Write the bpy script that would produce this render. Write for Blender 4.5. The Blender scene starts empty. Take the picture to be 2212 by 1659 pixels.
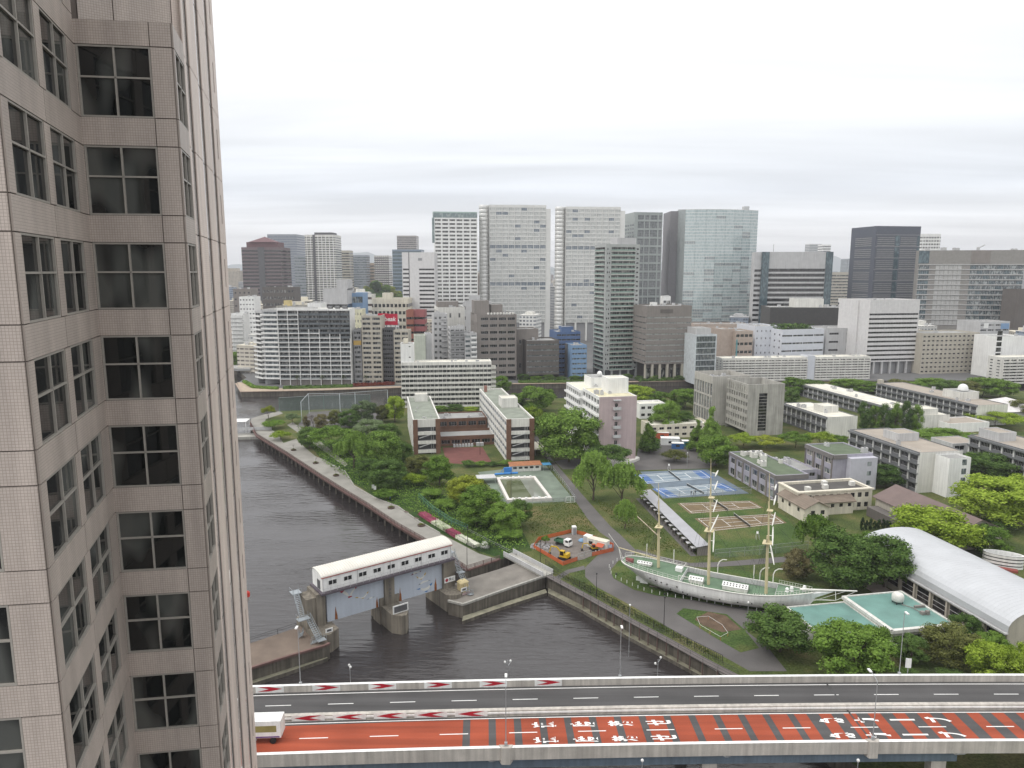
import bpy, bmesh, math, random
from math import sin, cos, pi, radians, sqrt, atan2, floor
from mathutils import Vector, Matrix
S = bpy.context.scene
COL = S.collection
random.seed(7)
# ------------------------------------------------------------------ camera
CAM_Z = 77.0
TH = radians(8.9)                       # downward pitch
FPX = 1570.0                            # focal length for a 2212 px wide frame
CX, CY = 1106.0, 829.5
cam = bpy.data.cameras.new('camera')
cam.sensor_width = 36.0
cam.lens = FPX / 2212.0 * 36.0
cam.clip_start = 0.5
cam.clip_end = 40000
camo = bpy.data.objects.new('camera', cam)
COL.objects.link(camo)
camo.location = (0, 0, CAM_Z)
camo.rotation_euler = (pi / 2 - TH, 0, 0)
S.camera = camo
# ------------------------------------------------------------------ sky (overcast)
W = bpy.data.worlds.new('World')
S.world = W
W.use_nodes = True
def build_world():
 nt = W.node_tree
 nt.nodes.clear()
 N = nt.nodes.new
 L = nt.links.new
 out = N('ShaderNodeOutputWorld')
 bg = N('ShaderNodeBackground')
 sky = N('ShaderNodeTexSky')
 sky.sky_type = 'NISHITA'
 sky.sun_disc = False
 sky.sun_elevation = radians(52)
 sky.sun_rotation = radians(-112)
 sky.air_density = 1.0
 sky.dust_density = 3.0
 sc = N('ShaderNodeVectorMath'); sc.operation = 'SCALE'
 sc.inputs['Scale'].default_value = 0.10
 L(sky.outputs[0], sc.inputs[0])
 tc = N('ShaderNodeTexCoord')
 sep = N('ShaderNodeSeparateXYZ')
 L(tc.outputs['Generated'], sep.inputs[0])
 def math(op, a, b=None, c=None):
  m = N('ShaderNodeMath'); m.operation = op
  for i, v in enumerate((a, b, c)):
   if v is None: continue
   if isinstance(v, (int, float)): m.inputs[i].default_value = v
   else: L(v, m.inputs[i])
  return m.outputs[0]
 z = math('MAXIMUM', sep.outputs['Z'], 0.0)
 zd = math('ADD', z, 0.05)
 u = math('DIVIDE', sep.outputs['X'], zd)
 v = math('DIVIDE', sep.outputs['Y'], zd)
 comb = N('ShaderNodeCombineXYZ')
 L(math('MULTIPLY', u, 0.22), comb.inputs[0])
 L(math('MULTIPLY', v, 0.75), comb.inputs[1])
 n1 = N('ShaderNodeTexNoise')
 n1.inputs['Scale'].default_value = 1.0
 n1.inputs['Detail'].default_value = 6
 n1.inputs['Roughness'].default_value = 0.52
 n1.inputs['Distortion'].default_value = 0.35
 L(comb.outputs[0], n1.inputs['Vector'])
 # the deck of cloud is palest overhead, blue-grey lower down, and lit again along the horizon
 ramp = N('ShaderNodeValToRGB')
 e = ramp.color_ramp.elements
 e[0].position = 0.0; e[0].color = (0.64, 0.63, 0.62, 1)
 e[1].position = 1.0; e[1].color = (1.10, 1.10, 1.10, 1)
 for p_, c_ in ((.045, (.64, .645, .655)), (.10, (.565, .59, .63)), (.17, (.63, .645, .665)), (.24, (.70, .705, .715)), (.34, (.78, .78, .785))):
  m = e.new(p_); m.color = (*c_, 1)
 L(z, ramp.inputs[0])
 st_ = N('ShaderNodeMapRange')
 st_.inputs['From Min'].default_value = 0.36; st_.inputs['From Max'].default_value = 0.66
 st_.inputs['To Min'].default_value = 0.90; st_.inputs['To Max'].default_value = 1.18
 L(n1.outputs[0], st_.inputs['Value'])
 g = N('ShaderNodeVectorMath'); g.operation = 'SCALE'
 L(ramp.outputs[0], g.inputs[0]); L(st_.outputs[0], g.inputs['Scale'])
 mix = N('ShaderNodeMix'); mix.data_type = 'RGBA'
 mix.inputs['Factor'].default_value = 0.92
 L(sc.outputs[0], mix.inputs['A']); L(g.outputs[0], mix.inputs['B'])
 L(mix.outputs['Result'], bg.inputs['Color'])
 bg.inputs['Strength'].default_value = 1.0
 L(bg.outputs[0], out.inputs['Surface'])
build_world()
sun = bpy.data.lights.new('sun', 'SUN')
sun.energy = 0.8
sun.angle = radians(18)
sun.color = (1.0, 0.96, 0.9)
suno = bpy.data.objects.new('sun', sun)
COL.objects.link(suno)
suno.location = (-300, 200, 500)
# sun stands high on the left, a little behind the viewer, veiled by cloud
AZ, EL = radians(-112), radians(52)
_d = -Vector((sin(AZ) * cos(EL), cos(AZ) * cos(EL), sin(EL)))
suno.rotation_euler = _d.to_track_quat('-Z', 'Y').to_euler()
S.view_settings.view_transform = 'Standard'
S.view_settings.look = 'None'
S.view_settings.gamma = 1.0
S.view_settings.use_curve_mapping = False
S.view_settings.exposure = 0.70
S.cycles.max_bounces = 5
S.cycles.diffuse_bounces = 3
S.cycles.glossy_bounces = 3
S.cycles.transmission_bounces = 2
S.cycles.volume_bounces = 0
S.cycles.transparent_max_bounces = 4
S.cycles.use_denoising = True
S.cycles.caustics_reflective = False
S.cycles.caustics_refractive = False
# ------------------------------------------------------------------ ground survey: where a sight line meets a level
CT, ST = cos(TH), sin(TH)
def gp(px, py, z=0.0):
 q = (py - CY) / FPX
 Y = (CAM_Z - z) * (CT - q * ST) / (ST + q * CT)
 t = Y * CT + (CAM_Z - z) * ST
 return Vector(((px - CX) / FPX * t, Y, z))
def zy(py, Y):
 q = (py - CY) / FPX
 return CAM_Z - Y * (ST + q * CT) / (CT - q * ST)
def xa(px, Y, z=0.0):
 return (px - CX) / FPX * (Y * CT + (CAM_Z - z) * ST)
def at(px, py, Y):
 z = zy(py, Y)
 return Vector((xa(px, Y, z), Y, z))
# ------------------------------------------------------------------ object helpers
def link(o, parent=None):
 COL.objects.link(o)
 if parent is not None: o.parent = parent
 return o
def tag(o, label=None, cat=None, group=None, kind=None):
 if label: o['label'] = label
 if cat: o['category'] = cat
 if group: o['group'] = group
 if kind: o['kind'] = kind
 return o
def thing(name, loc, rz=0.0, label=None, cat=None, group=None):
 o = bpy.data.objects.new(name, None)
 o.empty_display_size = 0.5
 o.location = loc
 o.rotation_euler = (0, 0, rz)
 link(o)
 return tag(o, label, cat, group)
def inst(name, mesh, parent=None, loc=(0, 0, 0), rz=0.0, sc=None, rot=None):
 o = bpy.data.objects.new(name, mesh)
 o.location = loc
 o.rotation_euler = rot if rot is not None else (0, 0, rz)
 if sc is not None: o.scale = sc if hasattr(sc, '__len__') else (sc, sc, sc)
 return link(o, parent)
class MB:
 def __init__(s):
  s.v = []; s.f = []; s.m = []; s.cur = 0
 def mat(s, i): s.cur = i; return s
 def face(s, pts):
  b = len(s.v); s.v.extend([tuple(p) for p in pts]); s.f.append(tuple(range(b, b + len(pts)))); s.m.append(s.cur)
 def quad(s, a, b, c, d): s.face((a, b, c, d))
 def _add(s, vs, fs):
  b = len(s.v); s.v.extend([tuple(p) for p in vs])
  for f in fs: s.f.append(tuple(b + i for i in f)); s.m.append(s.cur)
 def box(s, cx, cy, cz, sx, sy, sz, rz=0.0, top=1.0):
  """box centred in plan at cx,cy, standing on cz"""
  c, n = cos(rz), sin(rz); vs = []
  for zz, k in ((cz, 1.0), (cz + sz, top)):
   for x, y in ((-sx / 2, -sy / 2), (sx / 2, -sy / 2), (sx / 2, sy / 2), (-sx / 2, sy / 2)):
    x *= k; y *= k
    vs.append((cx + x * c - y * n, cy + x * n + y * c, zz))
  s._add(vs, ((3, 2, 1, 0), (4, 5, 6, 7), (0, 1, 5, 4), (1, 2, 6, 5), (2, 3, 7, 6), (3, 0, 4, 7)))
  return s
 def b2(s, x0, x1, y0, y1, z0, z1):
  return s.box((x0 + x1) / 2, (y0 + y1) / 2, z0, x1 - x0, y1 - y0, z1 - z0)
 def prism(s, poly, z0, z1, cap=True, bottom=False):
  n = len(poly); vs = [(p[0], p[1], z0) for p in poly] + [(p[0], p[1], z1) for p in poly]
  fs = [(i, (i + 1) % n, n + (i + 1) % n, n + i) for i in range(n)]
  if cap: fs.append(tuple(range(n, 2 * n)))
  if bottom: fs.append(tuple(range(n - 1, -1, -1)))
  s._add(vs, fs); return s
 def tube(s, p0, p1, r, n=6, r1=None, cap=True):
  p0 = Vector(p0); p1 = Vector(p1); d = p1 - p0
  if d.length < 1e-6: return s
  d.normalize(); r1 = r if r1 is None else r1
  a = d.orthogonal().normalized(); b = d.cross(a)
  vs = []
  for p, rr in ((p0, r), (p1, r1)):
   for i in range(n):
    t = 2 * pi * i / n; vs.append(p + a * (cos(t) * rr) + b * (sin(t) * rr))
  fs = [(i, (i + 1) % n, n + (i + 1) % n, n + i) for i in range(n)]
  if cap: fs += [tuple(range(n - 1, -1, -1)), tuple(range(n, 2 * n))]
  s._add(vs, fs); return s
 def path(s, pts, r, n=5):
  for a, b in zip(pts, pts[1:]): s.tube(a, b, r, n)
  return s
 def bar(s, p0, p1, w, h):
  """rectangular bar between two points; h upward, w sideways"""
  p0 = Vector(p0); p1 = Vector(p1); d = (p1 - p0)
  if d.length < 1e-6: return s
  d.normalize(); up = Vector((0, 0, 1))
  if abs(d.z) > .95: up = Vector((0, 1, 0))
  a = d.cross(up).normalized() * (w / 2); b = a.cross(d).normalized() * (h / 2)
  vs = [p + x * a + y * b for p in (p0, p1) for x, y in ((-1, -1), (1, -1), (1, 1), (-1, 1))]
  s._add(vs, ((0, 1, 2, 3), (7, 6, 5, 4), (0, 4, 5, 1), (1, 5, 6, 2), (2, 6, 7, 3), (3, 7, 4, 0)))
  return s
 def lathe(s, prof, n=12, c=(0, 0, 0)):
  vs = []
  for r, z in prof:
   for i in range(n):
    t = 2 * pi * i / n; vs.append((c[0] + r * cos(t), c[1] + r * sin(t), c[2] + z))
  fs = []
  for k in range(len(prof) - 1):
   for i in range(n):
    j = (i + 1) % n; fs.append((k * n + i, k * n + j, (k + 1) * n + j, (k + 1) * n + i))
  fs.append(tuple(range(len(prof) * n - n, len(prof) * n)))
  s._add(vs, fs); return s
 def mesh(s, name, mats, smooth=False):
  me = bpy.data.meshes.new(name)
  me.from_pydata(s.v, [], s.f)
  if not isinstance(mats, (list, tuple)): mats = [mats]
  for m in mats: me.materials.append(m)
  if len(mats) > 1: me.polygons.foreach_set('material_index', s.m)
  if smooth: me.polygons.foreach_set('use_smooth', [True] * len(s.f))
  me.update(); return me
 def build(s, name, mats, parent=None, loc=(0, 0, 0), rz=0.0, smooth=False):
  return inst(name, s.mesh(name, mats, smooth), parent, loc, rz)
# ------------------------------------------------------------------ materials
MATS = {}
def nodes(m):
 m.use_nodes = True
 nt = m.node_tree
 return nt, nt.nodes, nt.links, nt.nodes['Principled BSDF']
def mk(name, col, rough=0.8, var=0.14, scale=0.5, fine=0.06, bump=0.0, spec=0.3, metal=0.0, streak=0.0, rnd=0.0, bscale=6.0):
 """opaque surface: base colour with patchy tone, fine grain and optional rain streaks"""
 if name in MATS: return MATS[name]
 m = bpy.data.materials.new(name); MATS[name] = m
 nt, nd, lk, b = nodes(m)
 b.inputs['Roughness'].default_value = rough
 b.inputs['Specular IOR Level'].default_value = spec
 b.inputs['Metallic'].default_value = metal
 geo = nd.new('ShaderNodeNewGeometry')
 n1 = nd.new('ShaderNodeTexNoise'); n1.inputs['Scale'].default_value = scale; n1.inputs['Detail'].default_value = 4
 lk.new(geo.outputs['Position'], n1.inputs['Vector'])
 n2 = nd.new('ShaderNodeTexNoise'); n2.inputs['Scale'].default_value = 7.0; n2.inputs['Detail'].default_value = 2
 lk.new(geo.outputs['Position'], n2.inputs['Vector'])
 def mr(src, a, lo=.3, hi=.7):
  r = nd.new('ShaderNodeMapRange'); r.inputs['From Min'].default_value = lo; r.inputs['From Max'].default_value = hi
  r.inputs['To Min'].default_value = 1 - a; r.inputs['To Max'].default_value = 1 + a
  lk.new(src, r.inputs['Value']); return r.outputs[0]
 def mul(a, c):
  x = nd.new('ShaderNodeMath'); x.operation = 'MULTIPLY'; lk.new(a, x.inputs[0]); lk.new(c, x.inputs[1]); return x.outputs[0]
 f = mul(mr(n1.outputs[0], var), mr(n2.outputs[0], fine))
 if streak:
  mp = nd.new('ShaderNodeMapping'); mp.inputs['Scale'].default_value = (1.6, 1.6, 0.07)
  lk.new(geo.outputs['Position'], mp.inputs['Vector'])
  n3 = nd.new('ShaderNodeTexNoise'); n3.inputs['Scale'].default_value = 1.0; n3.inputs['Detail'].default_value = 5
  lk.new(mp.outputs[0], n3.inputs['Vector'])
  f = mul(f, mr(n3.outputs[0], streak))
 if rnd:
  oi = nd.new('ShaderNodeObjectInfo'); f = mul(f, mr(oi.outputs['Random'], rnd, 0, 1))
 vm = nd.new('ShaderNodeVectorMath'); vm.operation = 'SCALE'
 vm.inputs[0].default_value = col[:3]; lk.new(f, vm.inputs['Scale'])
 lk.new(vm.outputs[0], b.inputs['Base Color'])
 if bump:
  bp = nd.new('ShaderNodeBump'); bp.inputs['Strength'].default_value = bump; bp.inputs['Distance'].default_value = .1
  n4 = nd.new('ShaderNodeTexNoise'); n4.inputs['Scale'].default_value = bscale; n4.inputs['Detail'].default_value = 3
  lk.new(geo.outputs['Position'], n4.inputs['Vector']); lk.new(n4.outputs[0], bp.inputs['Height']); lk.new(bp.outputs[0], b.inputs['Normal'])
 return m
def glass(name, col, light=None, rough=0.06, ior=1.6, share=0.25, bump=0.0):
 """window glass backed by a dark room; some panes have pale blinds behind them"""
 if name in MATS: return MATS[name]
 m = bpy.data.materials.new(name); MATS[name] = m
 nt, nd, lk, b = nodes(m)
 b.inputs['Roughness'].default_value = rough
 b.inputs['IOR'].default_value = ior
 light = light or tuple(min(1, c * 4 + .1) for c in col)
 oi = nd.new('ShaderNodeObjectInfo'); geo = nd.new('ShaderNodeNewGeometry')
 ad = nd.new('ShaderNodeVectorMath'); ad.operation = 'MULTIPLY_ADD'
 ad.inputs[1].default_value = (0.9, 0.9, 0.35)
 cb = nd.new('ShaderNodeCombineXYZ'); lk.new(oi.outputs['Random'], cb.inputs[0])
 sc = nd.new('ShaderNodeVectorMath'); sc.operation = 'SCALE'; sc.inputs['Scale'].default_value = 37.0; lk.new(cb.outputs[0], sc.inputs[0])
 lk.new(geo.outputs['Position'], ad.inputs[0]); lk.new(sc.outputs[0], ad.inputs[2])
 n = nd.new('ShaderNodeTexNoise'); n.inputs['Scale'].default_value = .8; n.inputs['Detail'].default_value = 1
 lk.new(ad.outputs[0], n.inputs['Vector'])
 r = nd.new('ShaderNodeValToRGB'); e = r.color_ramp.elements
 e[0].position = .62 - share * .5; e[0].color = (*col, 1); e[1].position = .72 - share * .35; e[1].color = (*light, 1)
 lk.new(n.outputs[0], r.inputs[0]); lk.new(r.outputs[0], b.inputs['Base Color'])
 if bump:
  bp = nd.new('ShaderNodeBump'); bp.inputs['Strength'].default_value = bump; bp.inputs['Distance'].default_value = .2
  n4 = nd.new('ShaderNodeTexNoise'); n4.inputs['Scale'].default_value = .35
  lk.new(ad.outputs[0], n4.inputs['Vector']); lk.new(n4.outputs[0], bp.inputs['Height']); lk.new(bp.outputs[0], b.inputs['Normal'])
 return m
def farwin(name, wall, gl, bay, fl, wf=.6, hf=.5, rough=.6, vert=0.0):
 """facade too far off to tell its windows apart: rows of glass between wall bands"""
 if name in MATS: return MATS[name]
 m = bpy.data.materials.new(name); MATS[name] = m
 nt, nd, lk, b = nodes(m)
 tc = nd.new('ShaderNodeTexCoord')
 sp = nd.new('ShaderNodeSeparateXYZ'); lk.new(tc.outputs['Object'], sp.inputs[0])
 sn = nd.new('ShaderNodeSeparateXYZ'); lk.new(tc.outputs['Normal'], sn.inputs[0])
 def M_(op, a, c=None):
  x = nd.new('ShaderNodeMath'); x.operation = op
  for i, v in enumerate((a, c)):
   if v is None: continue
   if isinstance(v, (int, float)): x.inputs[i].default_value = v
   else: lk.new(v, x.inputs[i])
  return x.outputs[0]
 side = M_('GREATER_THAN', M_('ABSOLUTE', sn.outputs[0]), .5)
 up = M_('GREATER_THAN', M_('ABSOLUTE', sn.outputs[2]), .5)
 u = M_('ADD', M_('MULTIPLY', sp.outputs[0], M_('SUBTRACT', 1.0, side)), M_('MULTIPLY', sp.outputs[1], side))
 us = M_('DIVIDE', M_('ADD', u, 500.0), bay); vs = M_('DIVIDE', M_('ADD', sp.outputs[2], .3), fl)
 wm = M_('MULTIPLY', M_('LESS_THAN', M_('FRACT', us), wf), M_('LESS_THAN', M_('FRACT', vs), hf))
 wm = M_('MULTIPLY', wm, M_('SUBTRACT', 1.0, up))
 cb = nd.new('ShaderNodeCombineXYZ'); lk.new(M_('FLOOR', us), cb.inputs[0]); lk.new(M_('FLOOR', vs), cb.inputs[1]); lk.new(side, cb.inputs[2])
 wn = nd.new('ShaderNodeTexWhiteNoise'); lk.new(cb.outputs[0], wn.inputs['Vector'])
 gm = nd.new('ShaderNodeMix'); gm.data_type = 'RGBA'
 gm.inputs['A'].default_value = (*gl, 1); gm.inputs['B'].default_value = (*[min(1, c * 2.2 + .04) for c in gl], 1)
 lk.new(wn.outputs['Value'], gm.inputs['Factor'])
 oi = nd.new('ShaderNodeObjectInfo')
 nz = nd.new('ShaderNodeTexNoise'); nz.inputs['Scale'].default_value = .05; nz.inputs['Detail'].default_value = 5
 lk.new(tc.outputs['Object'], nz.inputs['Vector'])
 wv = nd.new('ShaderNodeVectorMath'); wv.operation = 'SCALE'; wv.inputs[0].default_value = wall
 lk.new(M_('ADD', M_('MULTIPLY', oi.outputs['Random'], .25), M_('ADD', M_('MULTIPLY', nz.outputs[0], .3), .72)), wv.inputs['Scale'])
 mx = nd.new('ShaderNodeMix'); mx.data_type = 'RGBA'
 lk.new(wm, mx.inputs['Factor']); lk.new(wv.outputs[0], mx.inputs['A']); lk.new(gm.outputs['Result'], mx.inputs['B'])
 lk.new(mx.outputs['Result'], b.inputs['Base Color'])
 rr = nd.new('ShaderNodeMapRange'); rr.inputs['To Min'].default_value = .85; rr.inputs['To Max'].default_value = .15
 lk.new(wm, rr.inputs['Value']); lk.new(rr.outputs[0], b.inputs['Roughness'])
 return m
white = mk('white_paint', (.74, .74, .72), .55, .06, .2, streak=.10)
offwhite = mk('offwhite_render', (.62, .61, .57), .75, .08, .2, streak=.14)
cream = mk('cream_render', (.62, .58, .48), .8, .08, .2, streak=.12)
lgrey = mk('light_grey_wall', (.46, .46, .46), .75, .08, .2, streak=.12)
mgrey = mk('mid_grey_wall', (.27, .27, .275), .75, .08, .2, streak=.12)
dgrey = mk('dark_grey_wall', (.10, .10, .105), .7, .1, .2, streak=.1)
taupe = mk('taupe_wall', (.215, .195, .18), .75, .07, .2, streak=.1)
dtaupe = mk('dark_taupe_wall', (.12, .108, .10), .75, .08, .2, streak=.1)
beige = mk('beige_wall', (.42, .39, .33), .8, .08, .2, streak=.12)
concrete = mk('concrete', (.34, .33, .30), .85, .14, .25, streak=.22, bump=.2)
dconcrete = mk('stained_concrete', (.115, .103, .085), .9, .22, .35, streak=.4, bump=.3)
steel = mk('galvanised_steel', (.42, .43, .44), .45, .08, metal=.5)
dsteel = mk('dark_steel', (.06, .06, .06), .5, .1, metal=.3)
roofgrey = mk('roof_grey', (.30, .30, .29), .9, .16, .15)
rooftan = mk('roof_tan', (.33, .29, .245), .9, .12, .15)
roofpale = mk('roof_pale', (.62, .60, .52), .85, .14, .2)
black = mk('black_rubber', (.02, .02, .02), .7)
wglass = glass('window_glass', (.03, .034, .036), (.30, .30, .28))
dglass = glass('dark_window_glass', (.012, .013, .014), (.06, .06, .06), share=.15)
bglass = glass('bluish_window_glass', (.06, .08, .09), (.30, .33, .33), share=.3)
# ------------------------------------------------------------------ building kit
WINMESH = {}
def win_mesh(w, h, mull=1, trans=0, fr=.07, gm=None, fm=None):
 """window unit in local coords: u along x, v along z, outward = -y; origin lower left"""
 gm = gm or wglass; fm = fm or steel
 k = (round(w, 2), round(h, 2), mull, trans, round(fr, 3), gm.name, fm.name)
 if k in WINMESH: return WINMESH[k]
 b = MB()
 b.mat(0).quad((0, 0, 0), (w, 0, 0), (w, 0, h), (0, 0, h))
 b.mat(1)
 def st(x0, x1, z0, z1): b.b2(x0, x1, -.06, -.004, z0, z1)
 if fr > 0:
  st(0, w, 0, fr); st(0, w, h - fr, h); st(0, fr, fr, h - fr); st(w - fr, w, fr, h - fr)
  for i in range(mull):
   x = w * (i + 1) / (mull + 1); st(x - fr / 2, x + fr / 2, fr, h - fr)
  for i in range(trans):
   z = h * (i + 1) / (trans + 1); st(fr, w - fr, z - fr / 2, z + fr / 2)
 WINMESH[k] = b.mesh('window', [gm, fm])
 return WINMESH[k]
class Bld:
 """a rectangular building. front edge c0->c1 (left to right seen from the camera side); depth goes back.
 local x along the front, y back into the block."""
 def __init__(s, name, label, c0, c1, depth, h, z0=0.0, cat='building', group=None, wall=None):
  c0 = Vector((c0[0], c0[1])); c1 = Vector((c1[0], c1[1]))
  d = c1 - c0; s.W = d.length; s.D = depth; s.H = h; s.z0 = z0
  mid = (c0 + c1) / 2
  s.root = thing(name, (mid.x, mid.y, z0), atan2(d.y, d.x), label, cat, group)
  s.wm = wall or lgrey; s.wb = MB(); s.done = {}
  s.mats = [s.wm]; s.name = name
 def mi(s, m):
  if m not in s.mats: s.mats.append(m)
  return s.mats.index(m)
 def frame(s, f):
  W, D = s.W, s.D
  return {'F': (Vector((-W / 2, 0, 0)), Vector((1, 0, 0)), Vector((0, -1, 0)), W, 0.0),
    'R': (Vector((W / 2, 0, 0)), Vector((0, 1, 0)), Vector((1, 0, 0)), D, pi / 2),
    'B': (Vector((W / 2, D, 0)), Vector((-1, 0, 0)), Vector((0, 1, 0)), W, pi),
    'L': (Vector((-W / 2, D, 0)), Vector((0, -1, 0)), Vector((-1, 0, 0)), D, -pi / 2)}[f]
 def P(s, f, u, v, o=0.0):
  a, d, n, L, r = s.frame(f)
  return a + d * u + n * o + Vector((0, 0, v))
 def plain(s, f, v0=0.0, v1=None, u0=0.0, u1=None, o=0.0, m=None):
  L = s.frame(f)[3]; u1 = L if u1 is None else u1; v1 = s.H if v1 is None else v1
  s.wb.mat(s.mi(m or s.wm)).quad(s.P(f, u0, v0, o), s.P(f, u1, v0, o), s.P(f, u1, v1, o), s.P(f, u0, v1, o))
  s.done[f] = True
 def openings(s, f, cols, rows, rec=.25, v0=0.0, v1=None, u0=0.0, u1=None, skip=None, mull=1, trans=0, gm=None, fm=None,
                 m=None, name='window', fr=.07, rm=None):
  """wall with recessed openings; each opening gets a window unit of its own"""
  L = s.frame(f)[3]; u1 = L if u1 is None else u1; v1 = s.H if v1 is None else v1
  w = s.wb; mi = s.mi(m or s.wm); ri = s.mi(rm or m or s.wm); s.done[f] = True
  rz = s.frame(f)[4]
  def q(a0, a1, b0, b1):
   if a1 - a0 > 1e-4 and b1 - b0 > 1e-4:
    w.mat(mi).quad(s.P(f, a0, b0), s.P(f, a1, b0), s.P(f, a1, b1), s.P(f, a0, b1))
  zc = v0
  for ri_, (r0, r1) in enumerate(rows):
   q(u0, u1, zc, r0); uc = u0
   for ci, (c0, c1) in enumerate(cols):
    if skip and skip(ci, ri_): continue
    q(uc, c0, r0, r1); uc = c1
    w.mat(ri)
    A = [s.P(f, c0, r0), s.P(f, c1, r0), s.P(f, c1, r1), s.P(f, c0, r1)]
    Bk = [s.P(f, c0, r0, -rec), s.P(f, c1, r0, -rec), s.P(f, c1, r1, -rec), s.P(f, c0, r1, -rec)]
    for i in range(4):
     j = (i + 1) % 4; w.quad(A[i], A[j], Bk[j], Bk[i])
    g = gm[(ci * 7 + ri_ * 3) % len(gm)] if isinstance(gm, (list, tuple)) else gm
    inst(name, win_mesh(c1 - c0, r1 - r0, mull, trans, fr, g, fm), s.root, s.P(f, c0, r0, -rec), rz)
   q(uc, u1, r0, r1); zc = r1
  q(u0, u1, zc, v1)
 def grid(s, f, nb, nf, wf=(.15, .85), hf=(.3, .8), v0=0.0, v1=None, u0=0.0, u1=None, vt=None, **k):
  """nb bays x nf floors between heights v0 and vt; wall continues to v1"""
  L = s.frame(f)[3]; u1 = L if u1 is None else u1; v1 = s.H if v1 is None else v1
  vt = v1 - .8 if vt is None else vt
  bw = (u1 - u0) / nb; fh = (vt - v0) / nf
  cols = [(u0 + bw * (i + wf[0]), u0 + bw * (i + wf[1])) for i in range(nb)]
  rows = [(v0 + fh * (i + hf[0]), v0 + fh * (i + hf[1])) for i in range(nf)]
  s.openings(f, cols, rows, v0=v0, v1=v1, u0=u0, u1=u1, **k)
 def slabs(s, f, n, v0, fh, dep=1.4, u0=0.0, u1=None, th=.18, par=1.05, m=None, name='balcony', pt=.1, posts=0, ends=True, rail=None, pm=None):
  """a balcony at each floor: slab and parapet"""
  L = s.frame(f)[3]; u1 = L if u1 is None else u1
  w = u1 - u0; b = MB()
  b.b2(0, w, -dep, -.003, -th, 0)
  if rail:
   b.mat(1); b.b2(0, w, -dep, -dep + .06, par - .08, par); b.b2(.0, w, -dep + .01, -dep + .05, .1, par - .08)
   b.mat(0)
  else:
   b.b2(0, w, -dep, -dep + pt, .002, par)
  if ends: b.b2(0, pt, -dep + pt, -.003, .002, par); b.b2(w - pt, w, -dep + pt, -.003, .002, par)
  for i in range(posts):
   x = w * (i + .5) / posts; b.b2(x - .08, x + .08, -dep - .05, -dep - .003, -th, par)
  me = b.mesh(name, [m or s.wm, rail or steel])
  for i in range(n):
   inst(name, me, s.root, s.P(f, u0, v0 + fh * i), s.frame(f)[4])
 def strip(s, name, f, u0, u1, v0, v1, o0, o1, m):
  """a proud box on a face from offset o0 to o1"""
  b = MB(); b.b2(0, u1 - u0, -o1, -o0, 0, v1 - v0)
  return inst(name, b.mesh(name, m), s.root, s.P(f, u0, v0), s.frame(f)[4])
 def roof(s, m=None, par=.9, th=.3, inset=0.0):
  W, D, H = s.W, s.D, s.H; b = MB()
  x0, x1, y0, y1 = -W / 2, W / 2, 0, D
  b.mat(0).quad((x0 + th, y0 + th, H - par), (x1 - th, y0 + th, H - par), (x1 - th, y1 - th, H - par), (x0 + th, y1 - th, H - par))
  b.mat(1)
  o = [(x0, y0), (x1, y0), (x1, y1), (x0, y1)]; i_ = [(x0 + th, y0 + th), (x1 - th, y0 + th), (x1 - th, y1 - th), (x0 + th, y1 - th)]
  for k in range(4):
   j = (k + 1) % 4
   b.quad((*o[k], H), (*o[j], H), (*i_[j], H), (*i_[k], H))
   b.quad((*i_[k], H), (*i_[j], H), (*i_[j], H - par), (*i_[k], H - par))
  s.ro = b.build('roof', [m or roofgrey, s.wm], s.root)
  s.rz = H - par
 def box(s, name, x0, x1, y0, y1, z0, z1, m=None, top=None, par=.35):
  """box on the roof in fractions of W and D, heights absolute; recessed top"""
  b = MB(); X0, X1, Y0, Y1 = (-.5 + x0) * s.W, (-.5 + x1) * s.W, y0 * s.D, y1 * s.D
  b.prism([(X0, Y0), (X1, Y0), (X1, Y1), (X0, Y1)], z0, z1, cap=False)
  t = .25
  if X1 - X0 > 1.5 and Y1 - Y0 > 1.5:
   o = [(X0, Y0), (X1, Y0), (X1, Y1), (X0, Y1)]; q = [(X0 + t, Y0 + t), (X1 - t, Y0 + t), (X1 - t, Y1 - t), (X0 + t, Y1 - t)]
   for k in range(4):
    j = (k + 1) % 4
    b.quad((*o[k], z1), (*o[j], z1), (*q[j], z1), (*q[k], z1)); b.quad((*q[k], z1), (*q[j], z1), (*q[j], z1 - par), (*q[k], z1 - par))
   b.mat(1).quad(*[(*p, z1 - par) for p in q])
  else:
   b.mat(1).quad((X0, Y0, z1), (X1, Y0, z1), (X1, Y1, z1), (X0, Y1, z1))
  return b.build(name, [m or s.wm, top or roofgrey], getattr(s, 'ro', s.root))
 def units(s, n, seed=1, z=None, big=1.0, m=None):
  """air conditioning units scattered on the roof"""
  r = random.Random(seed); z = s.rz if z is None else z
  for i in range(n):
   x = r.uniform(-.42, .42) * s.W; y = r.uniform(.12, .88) * s.D
   b = MB(); w = r.uniform(1.0, 2.6) * big; d = r.uniform(.9, 2) * big; h = r.uniform(.9, 1.9) * big
   b.box(0, 0, 0, w, d, h * .12); b.box(0, 0, h * .12, w * .94, d * .94, h * .88)
   b.mat(1).lathe([(min(w, d) * .33, h), (min(w, d) * .33, h + .12), (min(w, d) * .25, h + .12)], 8)
   b.build('rooftop_unit', [m or lgrey, dgrey], s.ro, (x, y, z))
 def end(s):
  for f in 'FRBL':
   if f not in s.done: s.plain(f)
  s.wb.build('wall', s.mats, s.root)
  return s
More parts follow.
